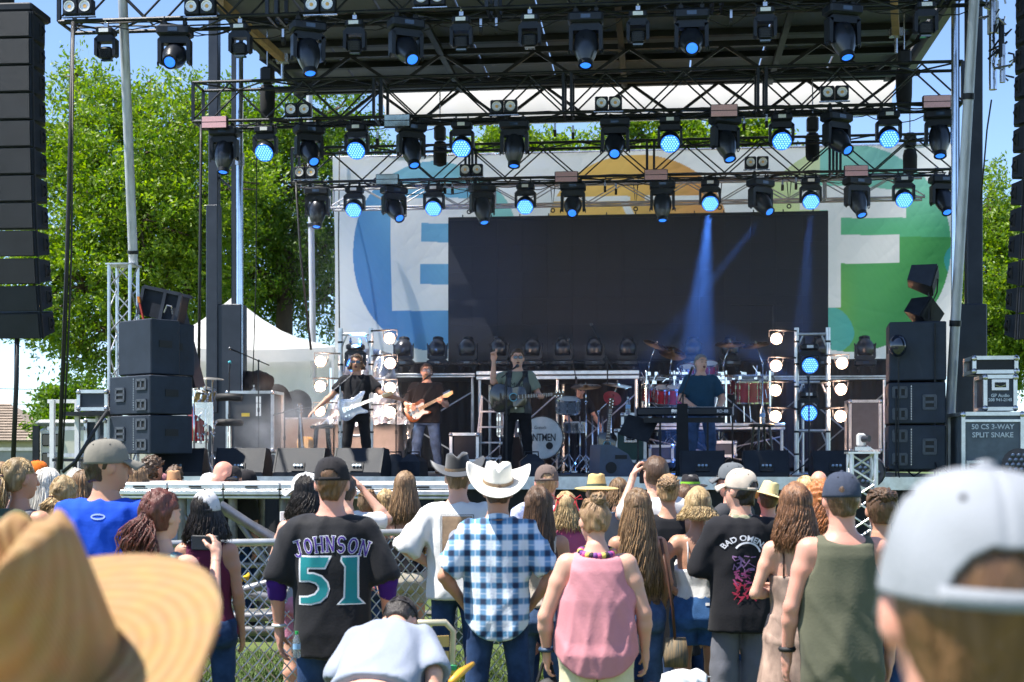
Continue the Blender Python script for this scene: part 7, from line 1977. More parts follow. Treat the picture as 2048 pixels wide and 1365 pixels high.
def letters(rec, word, mo, mi, size, R, z, wf, th=.2, dx=0.0, sp=.86, serif=True):
	G = {'J': ([((.62, 1.3), (.62, .35), 1), ((.25, 1.3), (.9, 1.3), .6)], [(.36, .30, .27, .28, 0, -PI, 1)]), 'O': ([], [(.5, .66, .36, .58, 0, 2 * PI, 1)]),
		 'H': ([((.18, 0), (.18, 1.3), 1), ((.82, 0), (.82, 1.3), 1), ((.18, .66), (.82, .66), .7), ((0, 0), (.36, 0), .55), ((.64, 0), (1, 0), .55), ((0, 1.3), (.36, 1.3), .55), ((.64, 1.3), (1, 1.3), .55)], []),
		 'N': ([((.18, 0), (.18, 1.3), .9), ((.18, 1.3), (.82, 0), 1), ((.82, 0), (.82, 1.3), .9), ((0, 0), (.36, 0), .55), ((-.02, 1.3), (.3, 1.3), .55), ((.64, 1.3), (1, 1.3), .55)], []),
		 'S': ([], [(.5, .95, .30, .33, .35, 1.5 * PI, 1), (.5, .33, .32, .33, .5 * PI, -PI * .85, 1)])}
	n = len(word)
	for ext, m, ds in ((.042 / 1.0, mo, .003), (-.015, mi, .0055)):
		for i, ch in enumerate(word):
			sg, ar = G[ch]; x0 = (i - n / 2) * sp; V_, F_ = strokes(sg, th, ext)
			for (cx, cy, rx, ry, a0, a1, k) in ar:
				v, f = ring_poly(cx, cy, rx, ry, a0, a1, th * k + 2 * ext, 14); b = len(V_); V_ += v; F_ += [tuple(q + b for q in w) for w in f]
			def wp2(x, y, x0=x0):
				xx = (x + x0) * size * wf; yy = y * size; a = xx / R; return (math.sin(a) * (R + yy) + dx, z + math.cos(a) * (R + yy) - R)
			decal(rec, 'letter_outline' if m is mo else 'letter', (V_, F_), m, ds, wp2, .02)
letters(pj, 'JOHNSON', WPR, PUR, .062, .55, 1.295, .80, sp=1.12, dx=.012)
bt = bottle(B2W(pj, -.16, -.20, .74), 'small water bottle with green cap sticking out of the jersey wearer\'s back pocket', .62, mat('green_cap', (.03, .40, .10), .4))
t = thing('wristband', 'white paper wristband on the left wrist of the person in the black jersey', 'wristband', B2W(pj, -.291, .035, .885)); MB().torus((0, 0, 0), .034, .007, 18, 5, Matrix.Scale(1.2, 4, (0, 0, 1))).build('band', WHITE, t, world=False, smooth=True)
# --- plaid
def plaid_mat():
	m = bpy.data.materials.new('plaid_shirt'); m.use_nodes = True; nt = m.node_tree; b = nt.nodes['Principled BSDF']; MATS['plaid_shirt'] = m; L = nt.links
	tc = nd(nt, 'TexCoord'); nz = nd(nt, 'TexNoise', Scale=4.0); ad = nd(nt, 'VectorMath', operation='MULTIPLY_ADD'); ad.inputs[1].default_value = (.014,) * 3
	L.new(tc.outputs['Object'], nz.inputs[0]); L.new(nz.outputs['Color'], ad.inputs[0]); L.new(tc.outputs['Object'], ad.inputs[2])
	sp = nd(nt, 'SeparateXYZ'); L.new(ad.outputs[0], sp.inputs[0])
	def band(sock, per, ph, lo, hi, v0, v1):
		a = nd(nt, 'Math', operation='MULTIPLY'); a.inputs[1].default_value = 2 * PI / per; L.new(sock, a.inputs[0]); c = nd(nt, 'Math', operation='ADD'); c.inputs[1].default_value = ph; L.new(a.outputs[0], c.inputs[0])
		s = nd(nt, 'Math', operation='SINE'); L.new(c.outputs[0], s.inputs[0]); r = nd(nt, 'MapRange', interpolation_type='SMOOTHSTEP'); r.inputs[1].default_value = lo; r.inputs[2].default_value = hi; r.inputs[3].default_value = v0; r.inputs[4].default_value = v1; L.new(s.outputs[0], r.inputs[0]); return r.outputs[0]
	p = .098
	bx = band(sp.outputs[0], p, 0.5, -.1, .8, 0, 1); bz = band(sp.outputs[2], p, 1.0, -.1, .8, 0, 1); tx = band(sp.outputs[0], p, .5 + PI, .90, .99, 0, .35); tz = band(sp.outputs[2], p, 1.0 + PI, .90, .99, 0, .35)
	def mix(f, a, c):
		x = nd(nt, 'Mix', data_type='RGBA'); L.new(f, x.inputs['Factor'])
		for nm, q in (('A', a), ('B', c)):
			if isinstance(q, tuple): x.inputs[nm].default_value = (*q, 1)
			else: L.new(q, x.inputs[nm])
		return x.outputs['Result']
	c1 = mix(bx, (.72, .80, .88), (.14, .30, .50)); c2 = mix(bx, (.10, .27, .46), (.010, .028, .075)); c = mix(bz, c1, c2); c = mix(tx, c, (.8, .84, .9)); c = mix(tz, c, (.8, .84, .9))
	L.new(c, b.inputs['Base Color']); b.inputs['Roughness'].default_value = .8; b.inputs['Sheen Weight'].default_value = .1
	n2 = nd(nt, 'TexNoise', Scale=60.0); bp = nd(nt, 'Bump', Strength=.2, Distance=.01); L.new(n2.outputs[0], bp.inputs['Height']); L.new(bp.outputs[0], b.inputs['Normal']); return m
STRAWW = mat('white_straw', (.74, .71, .63), .6, 0, var=.06, scale=30, bump=.3, bscale=260)
pp = person('person in blue plaid short-sleeved shirt, jeans and white straw cowboy hat, hands in front pockets', 996, 8.4, top_v=946, sk='tan', bulk=.95, arms=(((.33, -.06, 1.13), (.215, .10, .95)), ((-.33, -.06, 1.13), (-.215, .10, .95))), hands=(.6, .6), hair=dict(kind='short', c='brown'),
			hat=dict(type='cowboy', m=STRAWW, band_m=mat('hat_band_tan', (.25, .17, .10), .7), tilt=(.34, .04, .0), brim=.112, curl=.095, z=1.700, crown_h=.125, crease=.045, size=1.06), top=dict(kind='tee', m=plaid_mat(), boxy=1.2, e=.022, sleeve=.78, loose=.04, hem=.74, curvehem=.10, collar=True, fold=.009, vert=.6), bot=JD(), stance=.05, seed=22, key='plaid')
# --- black hat, white tee
pb = person('person in white tee with brown square back print and black cowboy hat, hands on hips', 916, 10.0, top_v=926, sk='fair', bulk=1.02, arms=(((.35, -.06, 1.14), (.19, .05, 1.02)), ((-.36, -.08, 1.16), (-.19, .05, 1.03))), hands=(.8, .8), hair=dict(kind='short', c='light'),
			hat=dict(type='cowboy', m=mat('black_felt', (.013, .013, .014), .8, 0, var=.2, sheen=.4), band_m=mat('hat_band_tan', (.25, .17, .10)), tilt=(.16, -.08, .1), brim=.108, curl=.07, z=1.705, size=1.05), top=dict(kind='tee', m=WHT, boxy=2.0, e=.02, sleeve=.95, loose=.05, hem=.80, fold=.008), bot=JD(), seed=23, key='carpenter')
BRW = mat('brown_print', (.30, .20, .12), .8, 0, var=.25, scale=25)
decal(pb, 'back_print', poly([(-.105, 1.10), (.105, 1.10), (.105, 1.39), (-.105, 1.39)]), BRW, .004)
decal(pb, 'print_disc', ring_poly(0.0, 1.24, .0375, .0375, .55, 2 * PI - .3, .045, 22), WPR, .006)
decal(pb, 'print_frame', strokes([((-.115, 1.09), (.115, 1.09), 1), ((-.115, 1.40), (.115, 1.40), 1), ((-.115, 1.09), (-.115, 1.40), 1), ((.115, 1.09), (.115, 1.40), 1)], .004), mat('dark_print', (.03, .035, .03)), .005)
for s, z in (('CARHARTT', 1.065), ('EST. 1889', 1.04)): decal(pb, 'lettering', text_polys(s, .027, .0006), mat('dark_print', (.03, .035, .03)), .004, lambda x, y, z=z: (x, y + z))
# --- pink top
PINKT = cloth('pink_jersey', (.60, .25, .28), var=.06)
pk = person('person in loose pink sleeveless top and pale yellow shorts, brown hair in a bun', 1193, 7.5, top_v=1006, fem=True, sk='fair', bulk=1.20, belly=.03, arms=(((.285, -.02, 1.10), (.30, .05, .85)), ((-.31, -.02, 1.08), (-.30, .06, .84))), hands=(.7, .7), head=(.35, -.2, 0),
			hair=dict(kind='bun', c='light', at=(.0, -.085, 1.765), low=1.58), top=dict(kind='tank', m=PINKT, hem=.72, e=.022, curvehem=.12, boxy=.8, scoop=.0, hole=.055, fold=.007), bot=dict(kind='shorts', m=cloth('pale_yellow', (.72, .66, .44)), cut=.46, name='shorts', flare=.02), seed=24, key='pink', shoulder=1.0)
def lei(rec, z=1.47, r=.088):
	t = thing('flower_lei', 'pink, purple and black flower garland round the neck of the person in the pink top', 'garland', B2W(rec, 0, 0, z)); cs = [mat('lei_pink', (.6, .08, .25), .7), mat('lei_purple', (.16, .04, .22), .7), mat('lei_black', (.02, .015, .02), .7), mat('lei_yellow', (.65, .5, .1), .7)]
	for k in range(26):
		a = 2 * PI * k / 26; MB().ball(B2W(rec, r * 1.12 * math.cos(a), -.015 + r * math.sin(a), z + .02 * -math.sin(a) * -1), (.02, .02, .018), 7, 4).build('blossom', cs[(k * 7) % 4], t, smooth=True)
lei(pk)
t = thing('wristband', 'dark blue watch band on the left wrist of the person in the pink top', 'watch', B2W(pk, -.30, .055, .87)); MB().torus((0, 0, 0), .036, .010, 18, 5, Matrix.Scale(1.3, 4, (0, 0, 1))).build('band', mat('navy_band', (.02, .05, .10), .5), t, world=False, smooth=True)
t = thing('hand_bag', 'small black bag hanging from the left hand of the person in the pink top', 'bag', B2W(pk, -.30, .09, .60)); g = SDF((-.13, -.09, -.22), (.13, .09, .22), .012); g.ell((0, 0, -.05), (.10, .05, .13), .03); g.folds(.012, 5); v, f = g.mesh(); np_mesh('pouch', v, f, BLKR, t); MB().tube([(-.05, 0, .05), (-.02, 0, .16), (.02, 0, .16), (.05, 0, .05)], .01, 6).build('handle', BLKR, t, world=False)
# --- bending man
pw = person('person in pale blue-white tee bending far forward near the lawn chair, dark cap', 748, 5.9, H=1.47, sk='fair', bulk=1.0, lean=(-1.12, 0, -.12), arms=(((.27, .02, 1.16), (.26, .2, .98)), ((-.24, .1, 1.2), (-.2, .3, 1.1))), hands=(.5, .5), head=(0, -.1, 0),
			hair=dict(kind='short', c='dark', e=.014), hat=dict(type='cap', m=cloth('black_cap', (.02, .018, .02)), yaw=0, tilt=.1, snap=True), top=dict(kind='tee', m=cloth('pale_tee', (.28, .31, .38), var=.05), boxy=1.8, e=.022, sleeve=.85, loose=.045, hem=.90, fold=.006), bot=dict(kind='jeans', m=cloth('grey_jeans', (.10, .11, .13))), seed=25, key='bending')
# --- woman photographing, dark red ponytail
TQ = cloth('turquoise_top', (.10, .38, .42))
pr = person('person with long dark red ponytail in turquoise top raising a phone, grey backpack straps', 322, 6.7, top_v=990, fem=True, sk='fair', bulk=1.12, yaw=-.35, arms=(((.28, .04, 1.12), (.18, .24, 1.42)), ((-.24, .05, 1.12), (-.12, .26, 1.30))), hands=({'curl': .7, 'n': (-1, .2, 0)}, .7), head=(-.2, .0, 0),
			hair=dict(kind='tail', c='auburn', len=.30, n=120, wave=.024, rad=.013, tie=(0, -.105, 1.665), tail=1.5, e=.012), top=dict(kind='tank', m=TQ, hem=.8, scoop=.02), bot=JE(), seed=26, key='phone')
t = thing('phone', 'phone held up by the person with the dark red ponytail', 'phone', B2W(pr, .07, .31, 1.50), -.35); MB().box((0, 0, 0), (.155, .012, .075), bev=.005).build('case', BLKP, t, world=False)
for s in (1, -1):
	t = thing('backpack_strap', 'grey backpack strap over the ' + ('right' if s > 0 else 'left') + ' shoulder of the person with the dark red ponytail', 'strap', B2W(pr, s * .1, 0, 1.4)); pts = [B2W(pr, s * .115, y, z) for y, z in ((-.155, 1.18), (-.155, 1.30), (-.12, 1.41), (-.03, 1.462), (.06, 1.43))]
	mb = MB(); mb.loft([[p + RX * .03, p + Vector((0, 0, .012)), p - RX * .03, p - Vector((0, 0, .012))] for p in pts]); mb.build('webbing', mat('grey_strap', (.13, .16, .2), .7), t, smooth=True)
# --- blue shirt
ps = person('person in royal blue tee and khaki-grey cap looking towards the right, standing tall', 212, 7.7, top_v=891, sk='tan', bulk=1.04, hair=dict(kind='short', c='brown', low=1.57), head=(-1.0, .0, 0), arms=(((.235, .03, 1.12), (.2, .2, .98)), ((-.235, .03, 1.12), (-.2, .2, .98))),
			hat=dict(type='cap', m=cloth('khaki_cap', (.20, .185, .155)), tilt=.02), top=tee('royal_tee', (.012, .07, .52), boxy=1.3, sleeve=.75), bot=JD(), seed=27, key='blue')
decal(ps, 'neck_print', ring_poly(0, 1.40, .035, .012, 0, 2 * PI, .008, 16), mat('pale_print', (.3, .4, .7), .7), .004)
# --- grey cap w/ dark hair, maroon
person('person in light grey cap worn backwards over long dark hair, maroon top', 414, 8.3, top_v=992, fem=True, sk='tan', hair=dict(kind='long', c='dark', len=.20, n=80), hat=dict(type='cap', m=cloth('light_grey_cap', (.55, .55, .56)), snap=True, yaw=.25, m2=None, visor_m=cloth('charcoal', (.05, .05, .055))), top=dict(kind='tank', m=C_('maroon', (.12, .02, .05))), bot=JD(), head=(-.2, .1, 0), seed=28)
# --- near straw hat and near cap
STRAW = mat('tan_straw', (.52, .33, .12), .6, 0, var=.22, scale=60, bump=.5, bscale=190)
def near_hat():
	r = person('person close to the camera in a big tan straw hat, face unseen', 130, 1.85, top_v=1238, sk='tan', hair=dict(kind='short', c='brown'), top=tee('olive_tan', (.20, .18, .12)), bot=JD(), seed=29, head=(-.25, .05, -.1))
	Mh = r['Hm']; m = bpy.data.materials.new('woven_straw'); m.use_nodes = True; nt = m.node_tree; b = nt.nodes['Principled BSDF']; MATS['woven_straw'] = m
	tc = nd(nt, 'TexCoord'); mp = nd(nt, 'Mapping'); mp.inputs['Location'].default_value = (0, .02, 0); nt.links.new(tc.outputs['Object'], mp.inputs[0])
	wv = nd(nt, 'TexWave', wave_type='RINGS', rings_direction='Z', Scale=14.0, Distortion=.6); nt.links.new(mp.outputs[0], wv.inputs[0])
	n = nd(nt, 'TexNoise', Scale=30.0, Detail=5.0); nt.links.new(mp.outputs[0], n.inputs[0])
	mx = nd(nt, 'Mix', data_type='RGBA'); nt.links.new(wv.outputs['Fac'], mx.inputs['Factor']); mx.inputs['A'].default_value = (.50, .29, .105, 1); mx.inputs['B'].default_value = (.58, .36, .15, 1)
	w2 = nd(nt, 'TexWave', wave_type='BANDS', bands_direction='DIAGONAL', Scale=55.0, Distortion=1.0); nt.links.new(mp.outputs[0], w2.inputs[0]); ad = nd(nt, 'Math', operation='ADD'); nt.links.new(wv.outputs['Fac'], ad.inputs[0]); nt.links.new(w2.outputs['Fac'], ad.inputs[1])
	m2 = nd(nt, 'Mix', data_type='RGBA', blend_type='MULTIPLY'); m2.inputs['Factor'].default_value = .35; nt.links.new(mx.outputs['Result'], m2.inputs['A']); nt.links.new(n.outputs['Color'], m2.inputs['B'])
	nt.links.new(m2.outputs['Result'], b.inputs['Base Color']); b.inputs['Roughness'].default_value = .6
	tr = nd(nt, 'BsdfTranslucent'); tr.inputs[0].default_value = (.7, .38, .10, 1); ms = nd(nt, 'MixShader'); ms.inputs[0].default_value = .18
	nt.links.new(b.outputs[0], ms.inputs[1]); nt.links.new(tr.outputs[0], ms.inputs[2]); nt.links.new(ms.outputs[0], nt.nodes['Material Output'].inputs['Surface'])
	bp = nd(nt, 'Bump', Strength=.6, Distance=.004); nt.links.new(ad.outputs[0], bp.inputs['Height']); nt.links.new(bp.outputs[0], b.inputs['Normal'])
	cowboy_hat(r['t'], Mh, m, None, brim=.14, curl=.0, crown_h=.20, crease=.06, tilt=(.44, .03, .15), size=1.17, z=1.69, droop=.0)
near_hat()
def near_cap():
	wc = cloth('white_grey_cap', (.27, .285, .31), var=.06, scale=12, bump=.3, bscale=300)
	r = person('person close to the camera in a pale grey cap, short ginger hair and khaki shirt', 1932, 1.42, top_v=1006, sk='pink', hair=dict(kind='short', c='ginger', e=.004, low=1.565, rough=.0006), hat=dict(type='cap', m=wc, snap=True, tilt=-.02, size=1.06, visor_m=wc, res=(160, 44)), top=tee('khaki_tee', (.33, .30, .20), collar=False), bot=JD(), seed=30, head=(-.1, .03, .05))
near_cap()
# --- olive tank
po = person('person in olive green tank top and dark blue cap with arms hanging down', 1683, 6.8, top_v=957, sk='pink', bulk=.93, hair=dict(kind='short', c='brown', low=1.57), arms=(((.25, -.02, 1.12), (.255, .05, .87)), ((-.26, -.03, 1.12), (-.265, .05, .87))), hands=(.5, .5),
			hat=dict(type='cap', m=cloth('navy_cap', (.045, .055, .085)), tilt=-.02), top=dict(kind='tank', m=C_('olive', (.105, .105, .07)), boxy=2.0, e=.022, hem=.72, hole=.068, fold=.009, scoop=-.01), bot=dict(kind='shorts', m=C_('dark_shorts', (.03, .03, .035)), cut=.5), seed=31, key='olive')
t = thing('watch', 'black watch band on the left wrist of the person in the olive tank top', 'watch', B2W(po, -.265, .045, .90)); MB().torus((0, 0, 0), .034, .010, 18, 5, Matrix.Scale(1.3, 4, (0, 0, 1))).build('band', BLKR, t, world=False, smooth=True)
# --- brown dress
BDRESS = mat('brown_print_cloth', (.06, .033, .026), .85, 0, scale=7, var=.3, var2=(.52, .36, .28), bump=.2, bscale=60, stretch=(1, 1, .6))
person('person with wavy auburn-brown hair in a long brown patterned off-shoulder dress, arms folded', 1590, 7.7, top_v=976, fem=True, sk='fair', bulk=.90, arms=(((.20, .04, 1.14), (.0, .2, 1.14)), ((-.24, -.02, 1.14), (-.06, .17, 1.13))), hands=(.5, .5), hair=dict(kind='long', c='chestnut', len=.26, n=130, wave=.022, rad=.014, spread=.012, e=.011),
	   top=dict(kind='cami', m=BDRESS, upper=1.26, hem=.82, sm=C_('brown_strap', (.08, .045, .035))), bot=dict(kind='dress', m=BDRESS, cut=.12, flare=.09, name='dress_skirt', waist=1.0), seed=32)
# --- BAD OMENS
pd_ = person('person in black tee with arched white lettering and purple-red skeleton print, beige cap', 1481, 8.8, top_v=948, sk='fair', bulk=.93, hair=dict(kind='short', c='dark', low=1.56), head=(.75, .05, 0), arms=(((.25, .02, 1.13), (.10, .24, 1.10)), ((-.255, .03, 1.12), (-.12, .24, 1.10))), hands=(.6, .6),
			 hat=dict(type='cap', m=cloth('beige_cap', (.52, .44, .36)), tilt=.05, snap=True), top=dict(kind='tee', m=BLKT_, boxy=1.8, e=.022, sleeve=.9, loose=.045, hem=.74, fold=.007), bot=dict(kind='jeans', m=C_('grey_cargo', (.13, .135, .16)), flare=.025, name='cargo_trousers'), seed=33, key='omens')
v, f = text_polys('BAD OMENS', .056, .0012, 1.02)
def arcw(x, y): a = x / .17; return (math.sin(a) * (.17 + y), 1.20 + math.cos(a) * (.17 + y) * .9)
decal(pd_, 'lettering', (v, f), WPR, .005, arcw)
def bones(rec):
	cols = [mat('print_purple', (.30, .16, .34), .8, var=0), mat('print_plum', (.30, .05, .16), .8, var=0), mat('print_red', (.36, .015, .05), .8, var=0)]; r = random.Random(4)
	decal(rec, 'print_arc', ring_poly(.02, 1.25, .085, .075, .2, 2.6, .012, 18), WPR, .005)
	for k in range(3):
		sg = []
		for j in range(26):
			z = 1.24 - .085 * k - r.uniform(0, .10); x = r.gauss(-.005, .05 - .008 * k); sg.append(((x, z), (x + r.uniform(-.05, .05), z + r.uniform(-.05, .02)), r.uniform(.5, 1.4)))
		decal(rec, 'skeleton_print', strokes(sg, .008), cols[k], .004 + .0012 * k)
bones(pd_)
mb = MB(); n = 24
mb.loft([[pd_['Um'] @ Vector((q * math.sin(2 * PI * j / n), -.015 + q * math.cos(2 * PI * j / n) * 1.05 , z - .03 * abs(math.sin(PI * j / n)) + .006 * math.sin(j * 2.3))) for j in range(n)] for q, z in ((.105, 1.445), (.095, 1.475), (.078, 1.515), (.07, 1.53), (.066, 1.51))], False, False)
mb.build('neckerchief', mat('camo_cloth', (.12, .13, .07), .85, 0, scale=22, var2=(.32, .31, .22)), pd_['t'], world=False, smooth=True)
# --- white cami and denim shorts
person('person with blond bob in white camisole and denim shorts, left hand on hip', 1396, 9.1, top_v=984, fem=True, sk='tan', arms=('fold', ((-.36, -.10, 1.20), (-.17, -.02, 1.05))), hands=(None, .4), hair=dict(kind='long', c='blond', len=.10, n=110, rad=.013, spread=.03, e=.014, wave=.012), head=(-.25, 0, 0),
	   top=dict(kind='cami', m=WHT, upper=1.22, hem=.99), bot=dict(kind='shorts', m=DENIMS, cut=.66, name='denim_shorts', waist=1.02, flare=.02, e=.014), seed=34, key='cami')
decal(PEOPLE['cami'], 'patch', poly([(.035, .955), (.065, .955), (.065, .975), (.035, .975)]), WHITE, .006, which='bot')
# --- long wavy brown hair, leopard top
LEO = mat('leopard_cloth', (.025, .015, .01), .85, 0, scale=40, var2=(.22, .13, .06), bump=.15)
person('person with very long wavy brown hair down the back, leopard top and blue jeans', 1275, 9.0, top_v=986, fem=True, sk='tan', hair=dict(kind='long', c='light', len=.58, n=170, wave=.03, rad=.014, spread=.05, e=.014), top=dict(kind='tank', m=LEO, hem=.96), bot=JE(flare=.0, waist=1.0), head=(.3, 0, 0), seed=35, arms=(((.22, .0, 1.12), (.20, .14, .95)), 'fold'), key='leopard')
def sling(rec, label, pts, m, bag=None, w=.022):
	t = thing('shoulder_bag' if bag else 'bag_strap', label, 'bag' if bag else 'strap', B2W(rec, *pts[0])); P_ = [B2W(rec, *q) for q in pts]
	MB().tube(P_, w * .5, 6, flat=.4).build('strap', m, t, smooth=True)
	if bag:
		o = MB().loft([[(-.10, -.03, -.14), (.10, -.03, -.14), (.10, .03, -.14), (-.10, .03, -.14)], [(-.11, -.05, -.05), (.11, -.05, -.05), (.11, .05, -.05), (-.11, .05, -.05)], [(-.09, -.015, .09), (.09, -.015, .09), (.09, .015, .09), (-.09, .015, .09)]]).build('pouch', bag, t, world=False, smooth=True); o.scale = (.7, .7, .8); o.location = wmat(t).inverted() @ P_[-1]
LEATH = mat('brown_leather', (.09, .035, .018), .5, 0, var=.3)
sling(PEOPLE['leopard'], 'striped bag on a brown leather shoulder strap beside the long wavy-haired person in jeans', [(.16, -.06, 1.44), (.20, -.14, 1.2), (.235, -.16, .95), (.26, -.12, .66)], LEATH, mat('striped_bag', (.30, .20, .10), .8, 0, scale=6, var2=(.05, .07, .07), stretch=(12, 1, 1)))
# --- straight brown hair, beige tank
person('person with long straight brown hair, beige tank and jeans, phone in back pocket', 1077, 8.8, top_v=981, fem=True, sk='tan', hair=dict(kind='long', c='brown', len=.42, n=150, wave=.006, rad=.013, spread=.02, e=.013), top=dict(kind='tank', m=C_('beige_tank', (.55, .48, .40)), hem=.96), bot=JE(waist=1.0), arms=('fold', 'fold'), seed=36, key='beige')
sling(PEOPLE['beige'], 'thin dark brown strap across the back of the person in the beige tank', [(.10, -.05, 1.45), (.13, -.14, 1.25), (.14, -.13, 1.0), (.20, -.05, .86)], LEATH)
t = thing('phone', 'pale phone sticking out of the back pocket of the person in the beige tank', 'phone', B2W(PEOPLE['beige'], .07, -.165, .93)); MB().box((0, 0, 0), (.075, .012, .10), bev=.006).build('case', mat('pale_phone', (.5, .5, .55), .3), t, world=False); MB().box((-.018, -.008, .026), (.03, .006, .032)).build('lens_plate', BLKP, t, world=False)
# --- hawaiian shirt
HAW = mat('palm_print_cloth', (.03, .08, .32), .85, 0, scale=13, var2=(.78, .80, .84), bump=.15)
person('person in white shirt with blue palm print and brown cap', 1093, 10.8, top_v=938, sk='pink', bulk=1.1, hair=dict(kind='short', c='light'), hat=dict(type='cap', m=cloth('brown_cap', (.15, .11, .095)), snap=True, tilt=-.02), top=dict(kind='tee', m=HAW, boxy=1.6, e=.02, sleeve=.85, collar=True), bot=JD(), seed=37)
person('person with two blond pigtails tied with red ribbons', 1132, 10.6, top_v=990, fem=True, sk='fair', far=True, hair=dict(kind='long', c='blond', len=.22, n=110, e=.012), top=tee('pink_tee', (.5, .10, .2)), bot=JD(), seed=38, key='ribbons')
for s in (-1, 1):
	t = thing('hair_ribbon', 'red ribbon bow on the ' + ('right' if s > 0 else 'left') + ' pigtail of the blond person', 'ribbon', B2W(PEOPLE['ribbons'], s * .075, -.085, 1.73)); m = mat('red_ribbon', (.55, .02, .03), .6)
	for q in (-1, 1): MB().tube([(0, 0, 0), (.04 * q, -.01, .03), (.055 * q, -.01, .0), (0, 0, 0)], .008, 6, flat=.4).build('loop', m, t, world=False); MB().tube([(0, 0, 0), (.015 * q, -.015, -.05), (.03 * q, -.02, -.09)], .007, 6, flat=.4).build('tail', m, t, world=False)
person('person in wide yellow straw sun hat and grey shirt', 1193, 11.4, top_v=962, sk='fair', far=True, hair=dict(kind='short', c='light'), hat=dict(type='sun', m=mat('yellow_straw', (.60, .44, .18), .65, 0, var=.15, scale=40, bump=.4, bscale=200), band_m=mat('green_band', (.06, .10, .08)), brim=.125, tilt=(-.05, 0, 0), z=1.70), top=tee('grey_tee', (.22, .24, .27), boxy=1.5), bot=JD(), seed=39)
person('person with brown ponytail hidden behind the sun hat, only the hair showing', 1237, 12, top_v=962, fem=True, sk='tan', far=True, hair=dict(kind='long', c='light', len=.15, n=70), top=tee('denim_tee', (.12, .16, .22)), bot=JD(), seed=40)
# --- man photographing
pf = person('person with short brown hair in white tee holding up a phone with both hands', 1311, 11.0, top_v=922, sk='fair', far=True, hair=dict(kind='short', c='brown', e=.016), arms=(((.22, .18, 1.32), (.07, .28, 1.60)), ((-.26, .12, 1.34), (-.16, .24, 1.62))), hands=(.8, .8), head=(.4, 0, 0), top=tee('white_cotton', (.78, .77, .75), boxy=1.2), bot=JD(), seed=41, key='western')
decal(pf, 'lettering', text_polys('WESTERN', .05, .001), mat('dark_print', (.03, .035, .03)), .005, lambda x, y: (x + .0, y + 1.30))
t = thing('phone', 'black phone held up by the person in the white tee before the piano', 'phone', B2W(pf, -.06, .30, 1.66)); MB().box((0, 0, 0), (.075, .012, .15), bev=.006).build('case', BLKP, t, world=False)
person('person with blond-brown bun in black open-back tank dress', 1336, 10.6, top_v=956, fem=True, sk='tan', hair=dict(kind='bun', c='light', at=(0, -.12, 1.70), r=.05), top=dict(kind='tank', m=BLKT_, hem=.86, hole=.06), bot=dict(kind='dress', m=BLKJ, cut=.35, name='dress_skirt', waist=1.0), arms=(((.235, 0, 1.12), (.23, .1, .9)), 'fold'), seed=42)
person('person in white shirt standing beside the black tank dress, arm forward', 1368, 11.3, top_v=975, sk='tan', far=True, hair=dict(kind='short', c='brown'), top=tee('white_cotton', (.78, .77, .75)), bot=JD(), seed=43)
HV = mat('hi_vis_green', (.25, .60, .03), .7, var=.1)
pg = person('person facing the camera in black boonie hat, lime green bandana, sunglasses and grey beard', 1381, 12.0, top_v=955, yaw=PI + .1, sk='fair', far=True, face=True, hair=dict(kind='short', c='grey'), hp=dict(glasses=SHADES, beard='grey'), hat=dict(type='sun', m=cloth('black_cap', (.02, .018, .02)), band_m=HV, brim=.075, droop=.03, crown_h=.09), top=tee('dark_tee', (.03, .03, .035)), bot=JD(), seed=44)
MB().tube([(-.085, -.02, 1.66), (-.095, .02, 1.56), (-.06, .08, 1.50), (0, .10, 1.48), (.06, .08, 1.50), (.095, .02, 1.56), (.085, -.02, 1.66)], .022, 8, flat=.5).build('bandana', HV, pg['t'], world=False, smooth=True)
person('small person with brown hair and bare shoulders before the bearded person in the boonie hat', 1386, 11.6, top_v=978, fem=True, sk='fair', far=True, hair=dict(kind='long', c='brown', len=.14, n=70), top=dict(kind='cami', m=WHT), bot=JD(), seed=45)
ptc = person('person in grey and black mesh cap with sunglasses facing left, hand raised to the chin', 1463, 10.6, top_v=934, yaw=.9, sk='pink', hair=dict(kind='short', c='dark', low=1.57), hp=dict(glasses=SHADES), hat=dict(type='cap', m=cloth('grey_mesh', (.13, .14, .15)), tilt=.0), arms=('down', ((-.24, .16, 1.24), (-.10, .26, 1.46))), top=tee('charcoal_tee', (.05, .05, .055), boxy=1.0), bot=JD(), face=True, seed=46)
person('person in red tee and pale yellow straw hat seen behind the beige cap', 1536, 11.2, top_v=975, sk='pink', far=True, hair=dict(kind='short', c='brown'), hat=dict(type='sun', m=mat('pale_straw', (.68, .54, .26), .65, 0, var=.1, scale=40, bump=.3, bscale=200), band_m=None, brim=.105, tilt=(-.1, .30, 0)), top=tee('red_tee', (.50, .03, .025), boxy=1.0), bot=JD(), seed=47)
person('person with curly copper red hair beside the dark blue cap', 1640, 8.8, top_v=972, fem=True, sk='fair', hair=dict(kind='long', c='red', len=.24, n=130, wave=.03, rad=.015, spread=.05, e=.022, curl=.0016), top=tee('green_tee', (.15, .17, .08)), bot=JD(), seed=48)
person('person with a bald head and grey fringe near the stage front', 1637, 13.0, top_v=946, sk='pink', far=True, hair=dict(kind='bald', c='grey'), top=tee('grey_tee', (.22, .24, .27)), bot=JD(), seed=49)
person('person in yellow-white headscarf just left of the bald head near the stage front', 1610, 12.0, top_v=958, fem=True, sk='tan', far=True, hair=dict(kind='long', c='blond', len=.12, n=60), top=tee('yellow_tee', (.6, .5, .15)), bot=JD(), seed=50)
person('person with bare freckled shoulders half hidden by the pale grey cap', 1762, 7.8, top_v=985, fem=True, sk='tan', hair=dict(kind='bun', c='brown'), top=dict(kind='cami', m=BLKT_), bot=JD(), seed=51)
